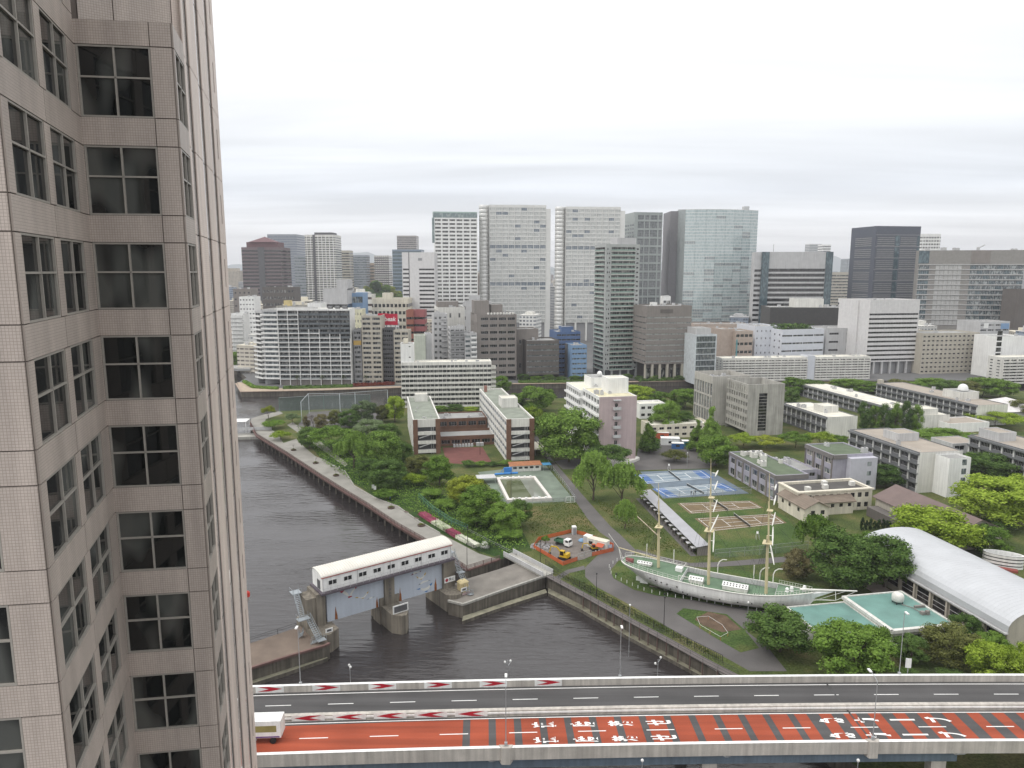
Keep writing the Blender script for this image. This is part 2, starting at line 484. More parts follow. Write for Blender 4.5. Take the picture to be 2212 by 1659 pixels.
def front(pxl, pxr, pyt, Y, YR=None, pyr=None):
 """front edge and height of a block whose top edge shows at row pyt, at distance Y (YR at its right end)"""
 YR = Y if YR is None else YR
 z = zy(pyt, Y)
 c0 = Vector((xa(pxl, Y, z), Y)); c1 = Vector((xa(pxr, YR, z), YR))
 return c0, c1, z
# ------------------------------------------------------------------ ground, water, paths
WZ = -3.2
def asphalt_mat(name, col, var=.18, wear=.0):
 return mk(name, col, .9, var, .12, fine=.12, bump=.25, bscale=14)
asph = asphalt_mat('asphalt_grey', (.115, .108, .105))
asphd = asphalt_mat('asphalt_dark', (.085, .082, .082))
pave = mk('promenade_paving', (.25, .24, .215), .9, .16, .18, fine=.12)
cityg = mk('city_ground', (.13, .13, .13), .9, .2, .02)
dirt = mk('bare_earth', (.11, .075, .05), .95, .25, .5, fine=.2, bump=.4)
brownpave = mk('dyke_paving', (.16, .125, .10), .9, .2, .25, fine=.15)
line = mk('line_paint', (.78, .78, .76), .7, .08, 2)
def grass_mat(name, a, b, c):
 m = bpy.data.materials.new(name); MATS[name] = m
 nt, nd, lk, bs = nodes(m)
 geo = nd.new('ShaderNodeNewGeometry')
 n = nd.new('ShaderNodeTexNoise'); n.inputs['Scale'].default_value = .09; n.inputs['Detail'].default_value = 8; n.inputs['Roughness'].default_value = .62
 lk.new(geo.outputs['Position'], n.inputs['Vector'])
 r = nd.new('ShaderNodeValToRGB'); e = r.color_ramp.elements
 e[0].position = .36; e[0].color = (*a, 1); e[1].position = .66; e[1].color = (*c, 1); x = e.new(.5); x.color = (*b, 1)
 lk.new(n.outputs[0], r.inputs[0])
 n2 = nd.new('ShaderNodeTexNoise'); n2.inputs['Scale'].default_value = 2.2; n2.inputs['Detail'].default_value = 6
 lk.new(geo.outputs['Position'], n2.inputs['Vector'])
 mr = nd.new('ShaderNodeMapRange'); mr.inputs['From Min'].default_value = .3; mr.inputs['From Max'].default_value = .7; mr.inputs['To Min'].default_value = .6; mr.inputs['To Max'].default_value = 1.4
 lk.new(n2.outputs[0], mr.inputs['Value'])
 v = nd.new('ShaderNodeVectorMath'); v.operation = 'SCALE'; lk.new(r.outputs[0], v.inputs[0]); lk.new(mr.outputs[0], v.inputs['Scale'])
 lk.new(v.outputs[0], bs.inputs['Base Color']); bs.inputs['Roughness'].default_value = .95; bs.inputs['Specular IOR Level'].default_value = .1
 bp = nd.new('ShaderNodeBump'); bp.inputs['Strength'].default_value = .8; bp.inputs['Distance'].default_value = .3
 lk.new(n2.outputs[0], bp.inputs['Height']); lk.new(bp.outputs[0], bs.inputs['Normal'])
 return m
grass = grass_mat('grass', (.050, .072, .024), (.080, .100, .032), (.135, .125, .055))
grass2 = grass_mat('lawn_grass', (.045, .078, .024), (.066, .104, .030), (.115, .12, .045))
grass3 = grass_mat('dry_grass', (.062, .082, .027), (.098, .105, .038), (.155, .125, .062))
dgrass = grass_mat('rough_grass', (.020, .042, .012), (.034, .066, .018), (.06, .085, .024))
def water_mat():
 m = bpy.data.materials.new('canal_water'); nt, nd, lk, b = nodes(m)
 geo = nd.new('ShaderNodeNewGeometry')
 def noise(sx, sy, sc, det):
  mp = nd.new('ShaderNodeMapping'); mp.inputs['Scale'].default_value = (sx, sy, 1); mp.inputs['Rotation'].default_value = (0, 0, .25)
  lk.new(geo.outputs['Position'], mp.inputs['Vector'])
  n = nd.new('ShaderNodeTexNoise'); n.inputs['Scale'].default_value = sc; n.inputs['Detail'].default_value = det
  lk.new(mp.outputs[0], n.inputs['Vector']); return n.outputs[0]
 w1 = noise(.4, 1.5, .55, 6); w2 = noise(.022, .06, 1, 4)
 # calmer and rougher patches
 amp = nd.new('ShaderNodeMapRange'); amp.inputs['From Min'].default_value = .38; amp.inputs['From Max'].default_value = .62; amp.inputs['To Min'].default_value = .15; amp.inputs['To Max'].default_value = 1.0
 lk.new(w2, amp.inputs['Value'])
 mu = nd.new('ShaderNodeMath'); mu.operation = 'MULTIPLY'; lk.new(w1, mu.inputs[0]); lk.new(amp.outputs[0], mu.inputs[1])
 bp = nd.new('ShaderNodeBump'); bp.inputs['Strength'].default_value = .6; bp.inputs['Distance'].default_value = .55
 lk.new(mu.outputs[0], bp.inputs['Height']); lk.new(bp.outputs[0], b.inputs['Normal'])
 b.inputs['Base Color'].default_value = (.034, .030, .030, 1); b.inputs['Roughness'].default_value = .04; b.inputs['IOR'].default_value = 1.5
 b.inputs['Specular IOR Level'].default_value = .5
 return m
waterm = water_mat()
b = MB(); b.quad((-2200, -150, WZ), (2200, -150, WZ), (2200, 780, WZ), (-2200, 780, WZ))
tag(b.build('water', waterm), kind='structure')
def tri_prism(poly, z0, z1, mtop, mside, name, kind='structure', label=None, cat=None):
 b = MB(); b.mat(1).prism(poly, z0, z1, cap=False); b.mat(0).face([(p[0], p[1], z1) for p in poly])
 return tag(b.build(name, [mtop, mside]), label, cat, kind=kind)
def ccw(p):
 a = sum(p[i][0] * p[(i + 1) % len(p)][1] - p[(i + 1) % len(p)][0] * p[i][1] for i in range(len(p)))
 return p if a > 0 else p[::-1]
def P2(l, z=0): return [tuple(gp(x, y, z)[:2]) for x, y in l]
EDGE = P2([(915, 1169), (859, 1137), (798, 1096), (736, 1058), (695, 1032), (618, 981), (553, 941.5)])
EDGE_TIP = P2([(540, 915), (543, 904), (564, 897), (604, 888)])
BACK_NEAR = P2([(766, 882), (870, 873), (1100, 866), (1340, 853), (1500, 849)])
def inset(P, d):
 out = []
 for i, p in enumerate(P):
  a = Vector(P[max(0, i - 1)]); c = Vector(P[min(len(P) - 1, i + 1)]); t = (c - a).normalized(); out.append((p[0] + t.y * d, p[1] - t.x * d))
 return out
EDGE_IN = inset(EDGE, 3.0)
campus = EDGE_IN + EDGE_TIP + BACK_NEAR + [(300, 462), (900, 470), (900, 40), (76, 40), (60, 92)] + P2([(1574, 1464), (1522, 1433), (1446, 1390), (1369, 1349), (1266, 1291.5), (1182, 1246), (1120, 1195), (1083, 1208), (1010, 1233)])
tri_prism(ccw(campus), -6, 0, grass, dconcrete, 'ground')
brownf = mk('brown_fascia', (.115, .075, .065), .85, .2, .5)
b = MB(); q = ccw(EDGE + EDGE_IN[::-1]); b.prism(q, -.75, .01, bottom=True); pdk = tag(b.build('promenade_deck', brownf), kind='structure')
pile = MB().tube((0, 0, -7), (0, 0, -.75), .3, 8).mesh('pile', dconcrete)
for a, c in zip(EDGE, EDGE[1:]):
 A, C = Vector((*a, 0)), Vector((*c, 0)); t = (C - A).normalized(); n = max(1, int((C - A).length / 5))
 for i in range(n): inst('pile', pile, pdk, A.lerp(C, i / n) + Vector((t.y * .7, -t.x * .7, 0)))
far = P2([(521, 847), (700, 843.5), (860, 838), (1100, 830), (1200, 829), (1500, 823)]) + [(330, 508), (900, 515), (9000, 520), (9000, 14000), (-9000, 14000), (-9000, 740), (-330, 735), (-262, 690), (-240, 640), (-236, 590), (-205, 545), (-192, 520), (-190, 498)]
tri_prism(ccw(far), -6, 0, cityg, dconcrete, 'far_bank_ground')
tri_prism(ccw([(-9000, -150), (-330, -150), (-330, 735), (-9000, 735)]), -6, -.02, cityg, dconcrete, 'left_bank_ground')
# near bank, under the viewer's own tower
tri_prism(ccw([(-330, -150), (900, -150), (900, 38), (70, 38), (52, 84), (-40, 84), (-330, 84)]), -6, -.04, asphd, dconcrete, 'near_bank_ground')
def sheet(name, pts, z, m, kind='structure', parent=None, world=False):
 p = ccw([tuple(q) for q in pts] if world else P2(pts))
 b = MB(); b.face([(x, y, z) for x, y in p])
 o = b.build(name, m, parent)
 if parent is None: tag(o, kind=kind)
 return o
# promenade paving along the canal
prom = [(915, 1169), (859, 1137), (798, 1096), (736, 1058), (695, 1032), (618, 981), (553, 941.5), (540, 915), (543, 904), (564, 897), (604, 888), (612, 893), (575, 905), (568, 918), (590, 930), (604, 944), (612, 957), (640, 948), (660, 968), (682, 986), (700, 992), (745, 1018), (765, 1050), (810, 1076), (860, 1095), (905, 1127), (950, 1152), (995, 1175), (1035, 1196), (1076, 1208), (1010, 1233)]
sheet('promenade', prom, .02, pave)
EXT = .35
def kerb(name, pts, w, h, m, z=0.0, world=False):
 b = MB(); P = [Vector((*p, z)) for p in (pts if world else P2(pts))]
 for a, c in zip(P, P[1:]): b.bar(a + Vector((0, 0, h / 2)), c + Vector((0, 0, h / 2)), w, h)
 return tag(b.build(name, m), kind='structure')
redstone = mk('reddish_kerb_stone', (.15, .09, .08), .85, .2, .5)
kerb('promenade_kerb', [(540, 915), (553, 941.5), (618, 981), (695, 1032), (736, 1058), (798, 1096), (859, 1137), (915, 1169), (1010, 1233), (1080, 1209)], .8, .35, redstone)
kerb('flower_bed_kerb', [(745, 1018), (765, 1050), (810, 1076), (860, 1095), (905, 1127), (950, 1152)], .3, .3, concrete)
sheet('side_walk', [(620, 918), (680, 960), (745, 1008), (752, 1002), (690, 952), (632, 912)], .02, pave)
# paths of the campus
sheet('path', [(1140, 935), (1152, 955), (1188, 999), (1219, 1040), (1242, 1081), (1268, 1119), (1296, 1150), (1318, 1165), (1305, 1186), (1282, 1208), (1264, 1226), (1264, 1246), (1287, 1267), (1343, 1297), (1395, 1326), (1471, 1372), (1548, 1410), (1620, 1450), (1700, 1450),
     (1660, 1400), (1607, 1359), (1630, 1345), (1690, 1330), (1720, 1322), (1628, 1315), (1574, 1310), (1497, 1296), (1420, 1287), (1369, 1274), (1325, 1249), (1318, 1233), (1335, 1212), (1372, 1196), (1373, 1188), (1342, 1157), (1319, 1137), (1291, 1106), (1255, 1065), (1216, 1019), (1200, 1001), (1175, 970), (1158, 935)], .02, asph)
sheet('back_path', [(1373, 1192), (1430, 1211), (1484, 1228), (1560, 1224), (1640, 1219), (1720, 1212), (1790, 1203), (1790, 1192), (1700, 1202), (1628, 1208), (1560, 1214), (1490, 1216), (1420, 1200), (1375, 1186)], .024, asph)
sheet('yard', [(1197, 996), (1216, 1014), (1300, 1010), (1385, 1016), (1532, 1012), (1575, 990), (1560, 945), (1480, 950), (1430, 938), (1385, 945), (1372, 998), (1300, 998), (1240, 990)], .022, asph)
sheet('lower_grass_island', [(1461, 1326), (1476, 1314), (1570, 1327), (1607, 1359), (1640, 1400), (1600, 1410), (1540, 1375), (1500, 1350)], .045, grass2)
sheet('earth_bed', [(1500, 1338), (1530, 1322), (1568, 1330), (1602, 1360), (1560, 1366), (1520, 1352)], .06, dirt)
sheet('little_path', [(1200, 1246), (1225, 1231), (1262, 1222), (1264, 1230), (1230, 1238), (1208, 1252)], .02, asph)
sheet('rough_verge', [(700, 1000), (760, 1040), (810, 1074), (860, 1093), (905, 1125), (950, 1150), (1000, 1177), (1083, 1208), (1120, 1195), (1150, 1190), (1130, 1150), (1040, 1105), (980, 1085), (930, 1050), (900, 1020), (860, 1000), (800, 985), (740, 975), (680, 940), (640, 925)], .008, dgrass)
sheet('lawn', [(1134, 1096), (1240, 1086), (1262, 1118), (1292, 1150), (1262, 1150), (1238, 1146), (1160, 1166), (1145, 1150), (1130, 1120)], .014, grass3)
sheet('court_lawn', [(1432, 1078), (1625, 1066), (1700, 1120), (1760, 1190), (1545, 1205), (1500, 1150)], .014, grass2)
# yard of works
sheet('works_yard', [(1160, 1180), (1165, 1168), (1234, 1152), (1262, 1157), (1322, 1182), (1280, 1200), (1262, 1208), (1216, 1218), (1180, 1200)], .03, mk('gravel_ground', (.16, .14, .125), .95, .2, .4, fine=.2))
# hard courts and clay courts
blue1 = mk('court_blue_grey', (.20, .25, .29), .8, .15, .3)
blue2 = mk('court_blue_deep', (.07, .14, .31), .8, .12, .3)
slate = mk('court_slate', (.13, .165, .20), .85, .15, .3)
clay = mk('clay', (.155, .115, .065), .95, .15, .3, fine=.12)
pavbrick = mk('red_court', (.15, .058, .05), .9, .15, .3)
sheet('hard_court_surface', [(1383, 1019), (1528, 1014), (1618, 1066), (1432, 1077)], .03, slate)
def court(name, A, B, C, D, m, z, inset, lw=.12, ends=None):
 """a tennis court between four ground points A(left far) B(right far) C(right near) D(left near)"""
 A, B, C, D = [Vector((*q, 0)) for q in (A, B, C, D)]
 def uv(u, v): return (A * (1 - u) + B * u) * (1 - v) + (D * (1 - u) + C * u) * v
 root = sheet(name, [A[:2], B[:2], C[:2], D[:2]], z, m, world=True)
 if ends:
  for u0, u1 in ((0, .16), (.84, 1)):
   sheet('end_zone', [uv(u0, 0)[:2], uv(u1, 0)[:2], uv(u1, 1)[:2], uv(u0, 1)[:2]], z + .006, ends, parent=root, world=True)
 L = inset
 segs = [(L, L, 1 - L, L), (L, 1 - L, 1 - L, 1 - L), (L, L, L, 1 - L), (1 - L, L, 1 - L, 1 - L), (L, .2, 1 - L, .2), (L, .8, 1 - L, .8), (.3, .2, .3, .8), (.7, .2, .7, .8), (.3, .5, .7, .5)]
 for a in segs:
  p, q = uv(a[0], a[1]), uv(a[2], a[3]); d = (q - p).normalized(); n = Vector((-d.y, d.x, 0)) * lw
  sheet('line', [(p + n)[:2], (q + n)[:2], (q - n)[:2], (p - n)[:2]], z + .014, line, parent=root, world=True)
 return uv
# clay courts
cA = court('clay_court', *[gp(*p)[:2] for p in ((1462, 1087), (1622, 1082), (1650, 1097), (1490, 1110))], clay, .03, .04, .07)
cB = court('clay_court', *[gp(*p)[:2] for p in ((1500, 1120), (1672, 1110), (1700, 1130), (1535, 1148))], clay, .03, .04, .07)
hA = court('hard_court', *[gp(*p)[:2] for p in ((1370, 1026), (1518, 1016), (1542, 1032), (1392, 1046))], blue1, .04, .05, .11, blue2)
hB = court('hard_court', *[gp(*p)[:2] for p in ((1408, 1056), (1560, 1044), (1595, 1060), (1440, 1075))], blue1, .04, .05, .11, blue2)
def net(uv, label):
 a, c = uv(.5, -.05), uv(.5, 1.05); n = thing('tennis_net', (a + c) / 2, 0, label, 'tennis net')
 o = (a + c) / 2; b = MB(); b.tube(a - o, a - o + Vector((0, 0, 1.1)), .06); b.build('post', steel, n)
 b = MB(); b.tube(c - o, c - o + Vector((0, 0, 1.1)), .06); b.build('post', steel, n)
 b = MB(); b.bar(a - o + Vector((0, 0, .5)), c - o + Vector((0, 0, .5)), .02, .8); b.build('netting', netm, n)
 b = MB(); b.bar(a - o + Vector((0, 0, .95)), c - o + Vector((0, 0, .95)), .05, .08); b.build('tape', line, n)
def mesh_mat(name, col, alpha):
 m = bpy.data.materials.new(name); MATS[name] = m
 nt, nd, lk, b = nodes(m); b.inputs['Base Color'].default_value = (*col, 1); b.inputs['Alpha'].default_value = alpha; b.inputs['Roughness'].default_value = .7
 return m
netm = mesh_mat('dark_netting', (.03, .035, .035), .55)
greennet = mesh_mat('green_netting', (.06, .16, .13), .28)
greynet = mesh_mat('grey_chain_link', (.25, .27, .27), .22)
orangenet = mesh_mat('orange_netting', (.55, .10, .02), .82)
net(hA, 'dark net across the far blue hard court'); net(hB, 'dark net across the near blue hard court by the chain fence')
net(cA, 'dark net across the far brown clay court'); net(cB, 'dark net across the near brown clay court on the lawn')
sheet('red_court', [(956, 967), (1042, 966), (1062, 998), (1000, 1002), (965, 1001)], .03, pavbrick)
sheet('sports_ground', [(640, 922), (668, 890), (800, 884), (830, 900), (820, 918), (720, 926)], .025, asph)
# earth under the hull
sheet('ship_lawn', [(1318, 1233), (1325, 1249), (1369, 1274), (1420, 1287), (1497, 1296), (1574, 1310), (1640, 1318), (1730, 1318), (1790, 1300), (1780, 1270), (1600, 1232), (1500, 1225), (1420, 1212), (1350, 1205)], .05, grass2)
# lock spit and left dyke
spit = P2([(962, 1268), (1012, 1249), (1075, 1230), (1115, 1216), (1178, 1244), (1090, 1276), (1000, 1308), (968, 1300)])
tri_prism(ccw(spit), -6, -.03, mk('spit_paving', (.185, .17, .15), .9, .2, .25, fine=.15), dconcrete, 'lock_spit')
ledge = mk('algae_ledge', (.20, .19, .14), .9, .3, .6, fine=.2)
def ledgebox(name, pts, z):
 tri_prism(ccw(P2(pts, z)), -6, z, ledge, dconcrete, name)
ledgebox('spit_ledge', [(1000, 1331), (1079, 1305), (1178, 1272), (1182, 1280), (1080, 1313), (998, 1342)], WZ + .8)
ledgebox('basin_ledge', [(1184, 1270), (1265, 1311), (1365, 1367), (1446, 1411), (1524, 1455), (1512, 1458), (1440, 1419), (1355, 1374), (1258, 1318), (1184, 1281)], WZ + .8)
dyke = P2([(480, 1405), (536, 1391), (649, 1353), (690, 1362), (712, 1392), (702, 1397), (620, 1421), (541, 1446), (480, 1466)])
tri_prism(ccw(dyke), -6, 0, brownpave, dconcrete, 'left_dyke')
ledgebox('dyke_ledge', [(708, 1421), (620, 1452), (540, 1478), (470, 1502), (475, 1488), (540, 1462), (620, 1437), (700, 1412)], WZ + .8)
kerb('dyke_coping', [(712, 1392), (702, 1397), (620, 1421), (541, 1446), (480, 1466)], .5, .45, redstone)
kerb('spit_coping', [(968, 1300), (1000, 1308), (1090, 1276), (1178, 1246)], .5, .5, concrete)
kerb('basin_coping', [(1182, 1246), (1266, 1291.5), (1369, 1349), (1446, 1390), (1522, 1433), (1574, 1464)], .5, .3, concrete)
kerb('far_bank_coping', [(510, 829), (521, 847), (700, 843.5), (860, 838), (1100, 830), (1200, 829), (1500, 823)], 1.2, .4, mk('tan_coping', (.36, .28, .22), .9, .15))
sheet('far_bank_walk', [(512, 826), (522, 845.5), (700, 842), (860, 836.6), (1100, 828.6), (1200, 827.6), (1500, 821.6), (1500, 820), (1200, 825.5), (860, 834), (700, 838), (545, 839), (530, 826)], .03, mk('tan_paving', (.42, .34, .26), .9, .15))
# ------------------------------------------------------------------ the tower beside the viewer
def tile_mat(name, c1, c2, mortar):
 m = bpy.data.materials.new(name); MATS[name] = m
 nt, nd, lk, b = nodes(m)
 tc = nd.new('ShaderNodeTexCoord')
 br = nd.new('ShaderNodeTexBrick'); br.offset = 0.0
 br.inputs['Scale'].default_value = 1.0; br.inputs['Brick Width'].default_value = .10; br.inputs['Row Height'].default_value = .10
 br.inputs['Mortar Size'].default_value = .008; br.inputs['Color1'].default_value = (*c1, 1); br.inputs['Color2'].default_value = (*c2, 1); br.inputs['Mortar'].default_value = (*mortar, 1)
 sp = nd.new('ShaderNodeSeparateXYZ'); lk.new(tc.outputs['Object'], sp.inputs[0])
 cb = nd.new('ShaderNodeCombineXYZ'); lk.new(sp.outputs[0], cb.inputs[0]); lk.new(sp.outputs[2], cb.inputs[1])
 lk.new(cb.outputs[0], br.inputs['Vector'])
 geo = nd.new('ShaderNodeNewGeometry')
 mp = nd.new('ShaderNodeMapping'); mp.inputs['Scale'].default_value = (2.2, 2.2, .25); lk.new(geo.outputs['Position'], mp.inputs['Vector'])
 n = nd.new('ShaderNodeTexNoise'); n.inputs['Scale'].default_value = .6; n.inputs['Detail'].default_value = 6; lk.new(mp.outputs[0], n.inputs['Vector'])
 mr = nd.new('ShaderNodeMapRange'); mr.inputs['From Min'].default_value = .3; mr.inputs['From Max'].default_value = .7; mr.inputs['To Min'].default_value = .84; mr.inputs['To Max'].default_value = 1.14
 lk.new(n.outputs[0], mr.inputs['Value'])
 v = nd.new('ShaderNodeVectorMath'); v.operation = 'SCALE'; lk.new(br.outputs['Color'], v.inputs[0]); lk.new(mr.outputs[0], v.inputs['Scale'])
 lk.new(v.outputs[0], b.inputs['Base Color']); b.inputs['Roughness'].default_value = .5
 bp = nd.new('ShaderNodeBump'); bp.inputs['Strength'].default_value = .3; bp.inputs['Distance'].default_value = .01; bp.invert = True
 lk.new(br.outputs['Fac'], bp.inputs['Height']); lk.new(bp.outputs[0], b.inputs['Normal'])
 return m
tile = tile_mat('pinkish_wall_tile', (.40, .345, .305), (.44, .38, .34), (.27, .23, .20))
tilep = tile_mat('pale_wall_tile', (.64, .545, .48), (.68, .58, .515), (.54, .45, .40))
jointm = mk('dark_joint', (.10, .083, .073), .9)
tframe = mk('bronze_window_frame', (.30, .28, .25), .45, .05)
tglass = glass('tower_window_glass', (.009, .010, .010), (.075, .078, .072), .03, 1.55, .3)
sglass = glass('mirror_strip_glass', (.35, .34, .33), (.42, .41, .40), .03, 2.0, .2)
HT = thing('tile_clad_tower', (-17, 32, 0), 0, 'pinkish tile-clad high-rise with square gridded windows filling the near side', 'tower')
Tc = Vector((-17, 32, 0))
def tp(p): return Vector((p[0], p[1], 0)) - Tc
tA0 = tp((-32, 19.4)); tA = tp((-14.7, 21.8)); tB = tp((-17.4, 30.5)); tC = tp((-13.7, 31.05)); tD = tp((-14.49, 33.8)); tE = tp((-18.4, 47.5)); tF = tp((-40, 44))
FL = 3.86; WT = 85.85; WH = 2.75
ZB, ZT = 0.0, 108.0
PANEL = {}
def tpanel(name, p, q, s0, s1, z0, z1, m, prof=.06):
 """one tiled cladding panel on the face p->q (left to right), between fractions s0..s1"""
 d = q - p; L = d.length; g = .018; w = (s1 - s0) * L - 2 * g; h = z1 - z0 - 2 * g
 k = (round(w, 3), round(h, 3), m.name, prof)
 if k not in PANEL:
  b = MB(); b.b2(0, w, -prof, 0, 0, h); PANEL[k] = b.mesh(name, m)
 r = atan2(d.y, d.x); a = p + d * s0 + d.normalized() * g
 return inst(name, PANEL[k], HT, (a.x, a.y, z0 + g), r)
core = MB()
def backing(p, q, z0, z1, holes, rec=.14):
 d = (q - p).normalized(); n = Vector((d.y, -d.x, 0)); L = (q - p).length
 def qd(u0, u1, a, c, o=0.0):
  if u1 - u0 > 1e-3 and c - a > 1e-3:
   A = p + d * u0 + n * o; B = p + d * u1 + n * o
   core.quad((A.x, A.y, a), (B.x, B.y, a), (B.x, B.y, c), (A.x, A.y, c))
 rows = sorted(set((h[2], h[3]) for h in holes)); zc = z0
 for r0, r1 in rows:
  qd(0, L, zc, r0); uc = 0
  for h in sorted(h for h in holes if (h[2], h[3]) == (r0, r1)):
   qd(uc, h[0] * L, r0, r1); uc = h[1] * L
   A = p + d * h[0] * L; B = p + d * h[1] * L; nA = A - n * rec; nB = B - n * rec
   core.quad((A.x, A.y, r0), (B.x, B.y, r0), (nB.x, nB.y, r0), (nA.x, nA.y, r0)); core.quad((A.x, A.y, r1), (nA.x, nA.y, r1), (nB.x, nB.y, r1), (B.x, B.y, r1))
   core.quad((A.x, A.y, r0), (nA.x, nA.y, r0), (nA.x, nA.y, r1), (A.x, A.y, r1)); core.quad((B.x, B.y, r0), (B.x, B.y, r1), (nB.x, nB.y, r1), (nB.x, nB.y, r0))
  qd(uc, L, r0, r1); zc = r1
 qd(0, L, zc, z1)
TWIN = {}
def twin(p, q, s0, s1, z0, h, rec=.05, split=.56, name='window', mull=1):
 d = q - p; L = d.length; w = (s1 - s0) * L; k = (round(w, 3), round(h, 3), mull)
 if k not in TWIN:
  b = MB(); b.mat(0).quad((0, 0, 0), (w, 0, 0), (w, 0, h), (0, 0, h)); b.mat(1)
  def st(x0, x1, a, c): b.b2(x0, x1, -.09, -.004, a, c)
  f = .07; st(0, w, 0, f); st(0, w, h - f, h); st(0, f, f, h - f); st(w - f, w, f, h - f)
  for i in range(mull): x = w * (i + 1) / (mull + 1); st(x - f / 2, x + f / 2, f, h - f)
  st(f, w - f, h * split - f / 2, h * split + f / 2)
  TWIN[k] = b.mesh('window', [tglass, tframe])
 n = Vector((d.y, -d.x, 0)).normalized(); a = p + d * s0 - n * rec
 return inst(name, TWIN[k], HT, (a.x, a.y, z0), atan2(d.y, d.x))
KS = range(-4, 13)
wins = {'A': [(.80, .93)], 'B': [(.065, .435), (.515, .865)], 'C': [(.03, .775)], 'D': [(.13, .95)]}
faces = {'A': (tA0, tA), 'B': (tA, tB), 'C': (tB, tC), 'D': (tC, tD)}
ztop = {'A': ZT, 'B': ZT, 'C': 86.8, 'D': 86.8}
for f, (p, q) in faces.items():
 hl = []
 for k in KS:
  z1 = WT - FL * k; z0 = z1 - WH
  if z1 > ztop[f]: continue
  for s0, s1 in wins[f]: hl.append((s0, s1, z0, z1))
 backing(p, q, ZB, ztop[f], hl)
 for k in KS:
  z1 = WT - FL * k; z0 = z1 - WH
  if z1 > ztop[f]: continue
  c = [0.0] + [x for w in wins[f] for x in w] + [1.0]
  for s0, s1 in wins[f]: twin(p, q, s0, s1, z0, WH)
  # piers between the windows, then the spandrel course below
  for i in range(0, len(c), 2):
   if c[i + 1] - c[i] > .012: tpanel('tile_panel', p, q, c[i], c[i + 1], z0, z1, tile)
  mids = [0.0] + [(wins[f][i][1] + wins[f][i + 1][0]) / 2 for i in range(len(wins[f]) - 1)] + ([wins[f][-1][1]] if f == 'C' else []) + [1.0]
  for i in range(len(mids) - 1): tpanel('tile_panel', p, q, mids[i], mids[i + 1], z0 - FL + WH, z0, tile)
 if f in 'CD':
  for s0, s1 in ((0, .775), (.775, 1)) if f == 'C' else ((0, 1),): tpanel('tile_panel', p, q, s0, s1, WT, 86.8, tile)
# the wall that stands back above the bay
dB = (tB - tA).normalized()
uC = tB + dB * 1.2; uD = tD + (tE - tD).normalized() * .3
backing(tB, uC, 86.8, ZT, []); backing(uC, uD, 86.8, ZT, [])
for i in range(6):
 z0 = 86.8 + i * FL
 tpanel('tile_panel', uC, uD, 0, .33, z0, z0 + FL, tile); tpanel('tile_panel', uC, uD, .33, .9, z0, z0 + FL, tile); tpanel('tile_panel', uC, uD, .9, 1, z0, z0 + FL, tilep)
b = MB(); b.face([(x.x, x.y, 86.78) for x in (tB, tC, tD, uD, uC)]); b.build('bay_roof', concrete, HT)
# long side with tall mirror strips between tiled piers
strips = [(.0434, .135), (.331, .445), (.646, .764)]
backing(tD, tE, ZB, ZT, [(a, c, 20.0, ZT - 1) for a, c in strips], rec=.06)
dE = tE - tD; nE = Vector((dE.y, -dE.x, 0)).normalized()
for k in range(-6, 14):
 z1 = WT - FL * k + .5; z0 = z1 - FL
 c = [0.0] + [x for s in strips for x in s] + [1.0]
 for i in range(0, len(c), 2):
  if i == len(c) - 2:
   tpanel('tile_panel', tD, tE, c[i], .865, z0, z1, tilep, .05); tpanel('tile_panel', tD, tE, .895, 1.0, z0, z1, tilep, .05)
   tpanel('tile_panel', tD, tE, .865, .895, z0, z0 + 1.2, tilep, .05); tpanel('tile_panel', tD, tE, .865, .895, z0 + 2.9, z1, tilep, .05)
   b = MB(); b.b2(0, .03 * dE.length, -.02, 0, 0, 1.7); a = tD + dE * .865; b.build('slit_window', dglass, HT, (a.x, a.y, z0 + 1.2), atan2(dE.y, dE.x))
  else: tpanel('tile_panel', tD, tE, c[i], c[i + 1], z0, z1, tilep, .05)
 if z1 < ZT - 1 and z0 > 20:
  for s0, s1 in strips:
   b = MB(); w = (s1 - s0) * dE.length; b.quad((0, 0, .03), (w, 0, .03), (w, 0, FL - .03), (0, 0, FL - .03))
   a = tD + dE * s0 - nE * .03; b.build('glass_panel', sglass, HT, (a.x, a.y, z0), atan2(dE.y, dE.x))
backing(tE, tF, ZB, ZT, []); backing(tF, tA0, ZB, ZT, [])
core.face([(x.x, x.y, ZT) for x in (tA0, tA, tB, uC, uD, tE, tF)])
core.build('structural_wall', jointm, HT)
# little red aviation lamp on a bracket
b = MB(); b.tube((0, 0, 0), (.2, .1, 0), .05); b.box(.3, .1, -.1, .25, .25, .3)
b.mat(1).lathe([(.14, .2), (.16, .5), (.05, .62)], 8, (.3, .1, 0))
b.build('warning_lamp', [steel, mk('red_lens', (.5, .05, .04), .3)], HT, (tE.x - .25, tE.y, 54.4))
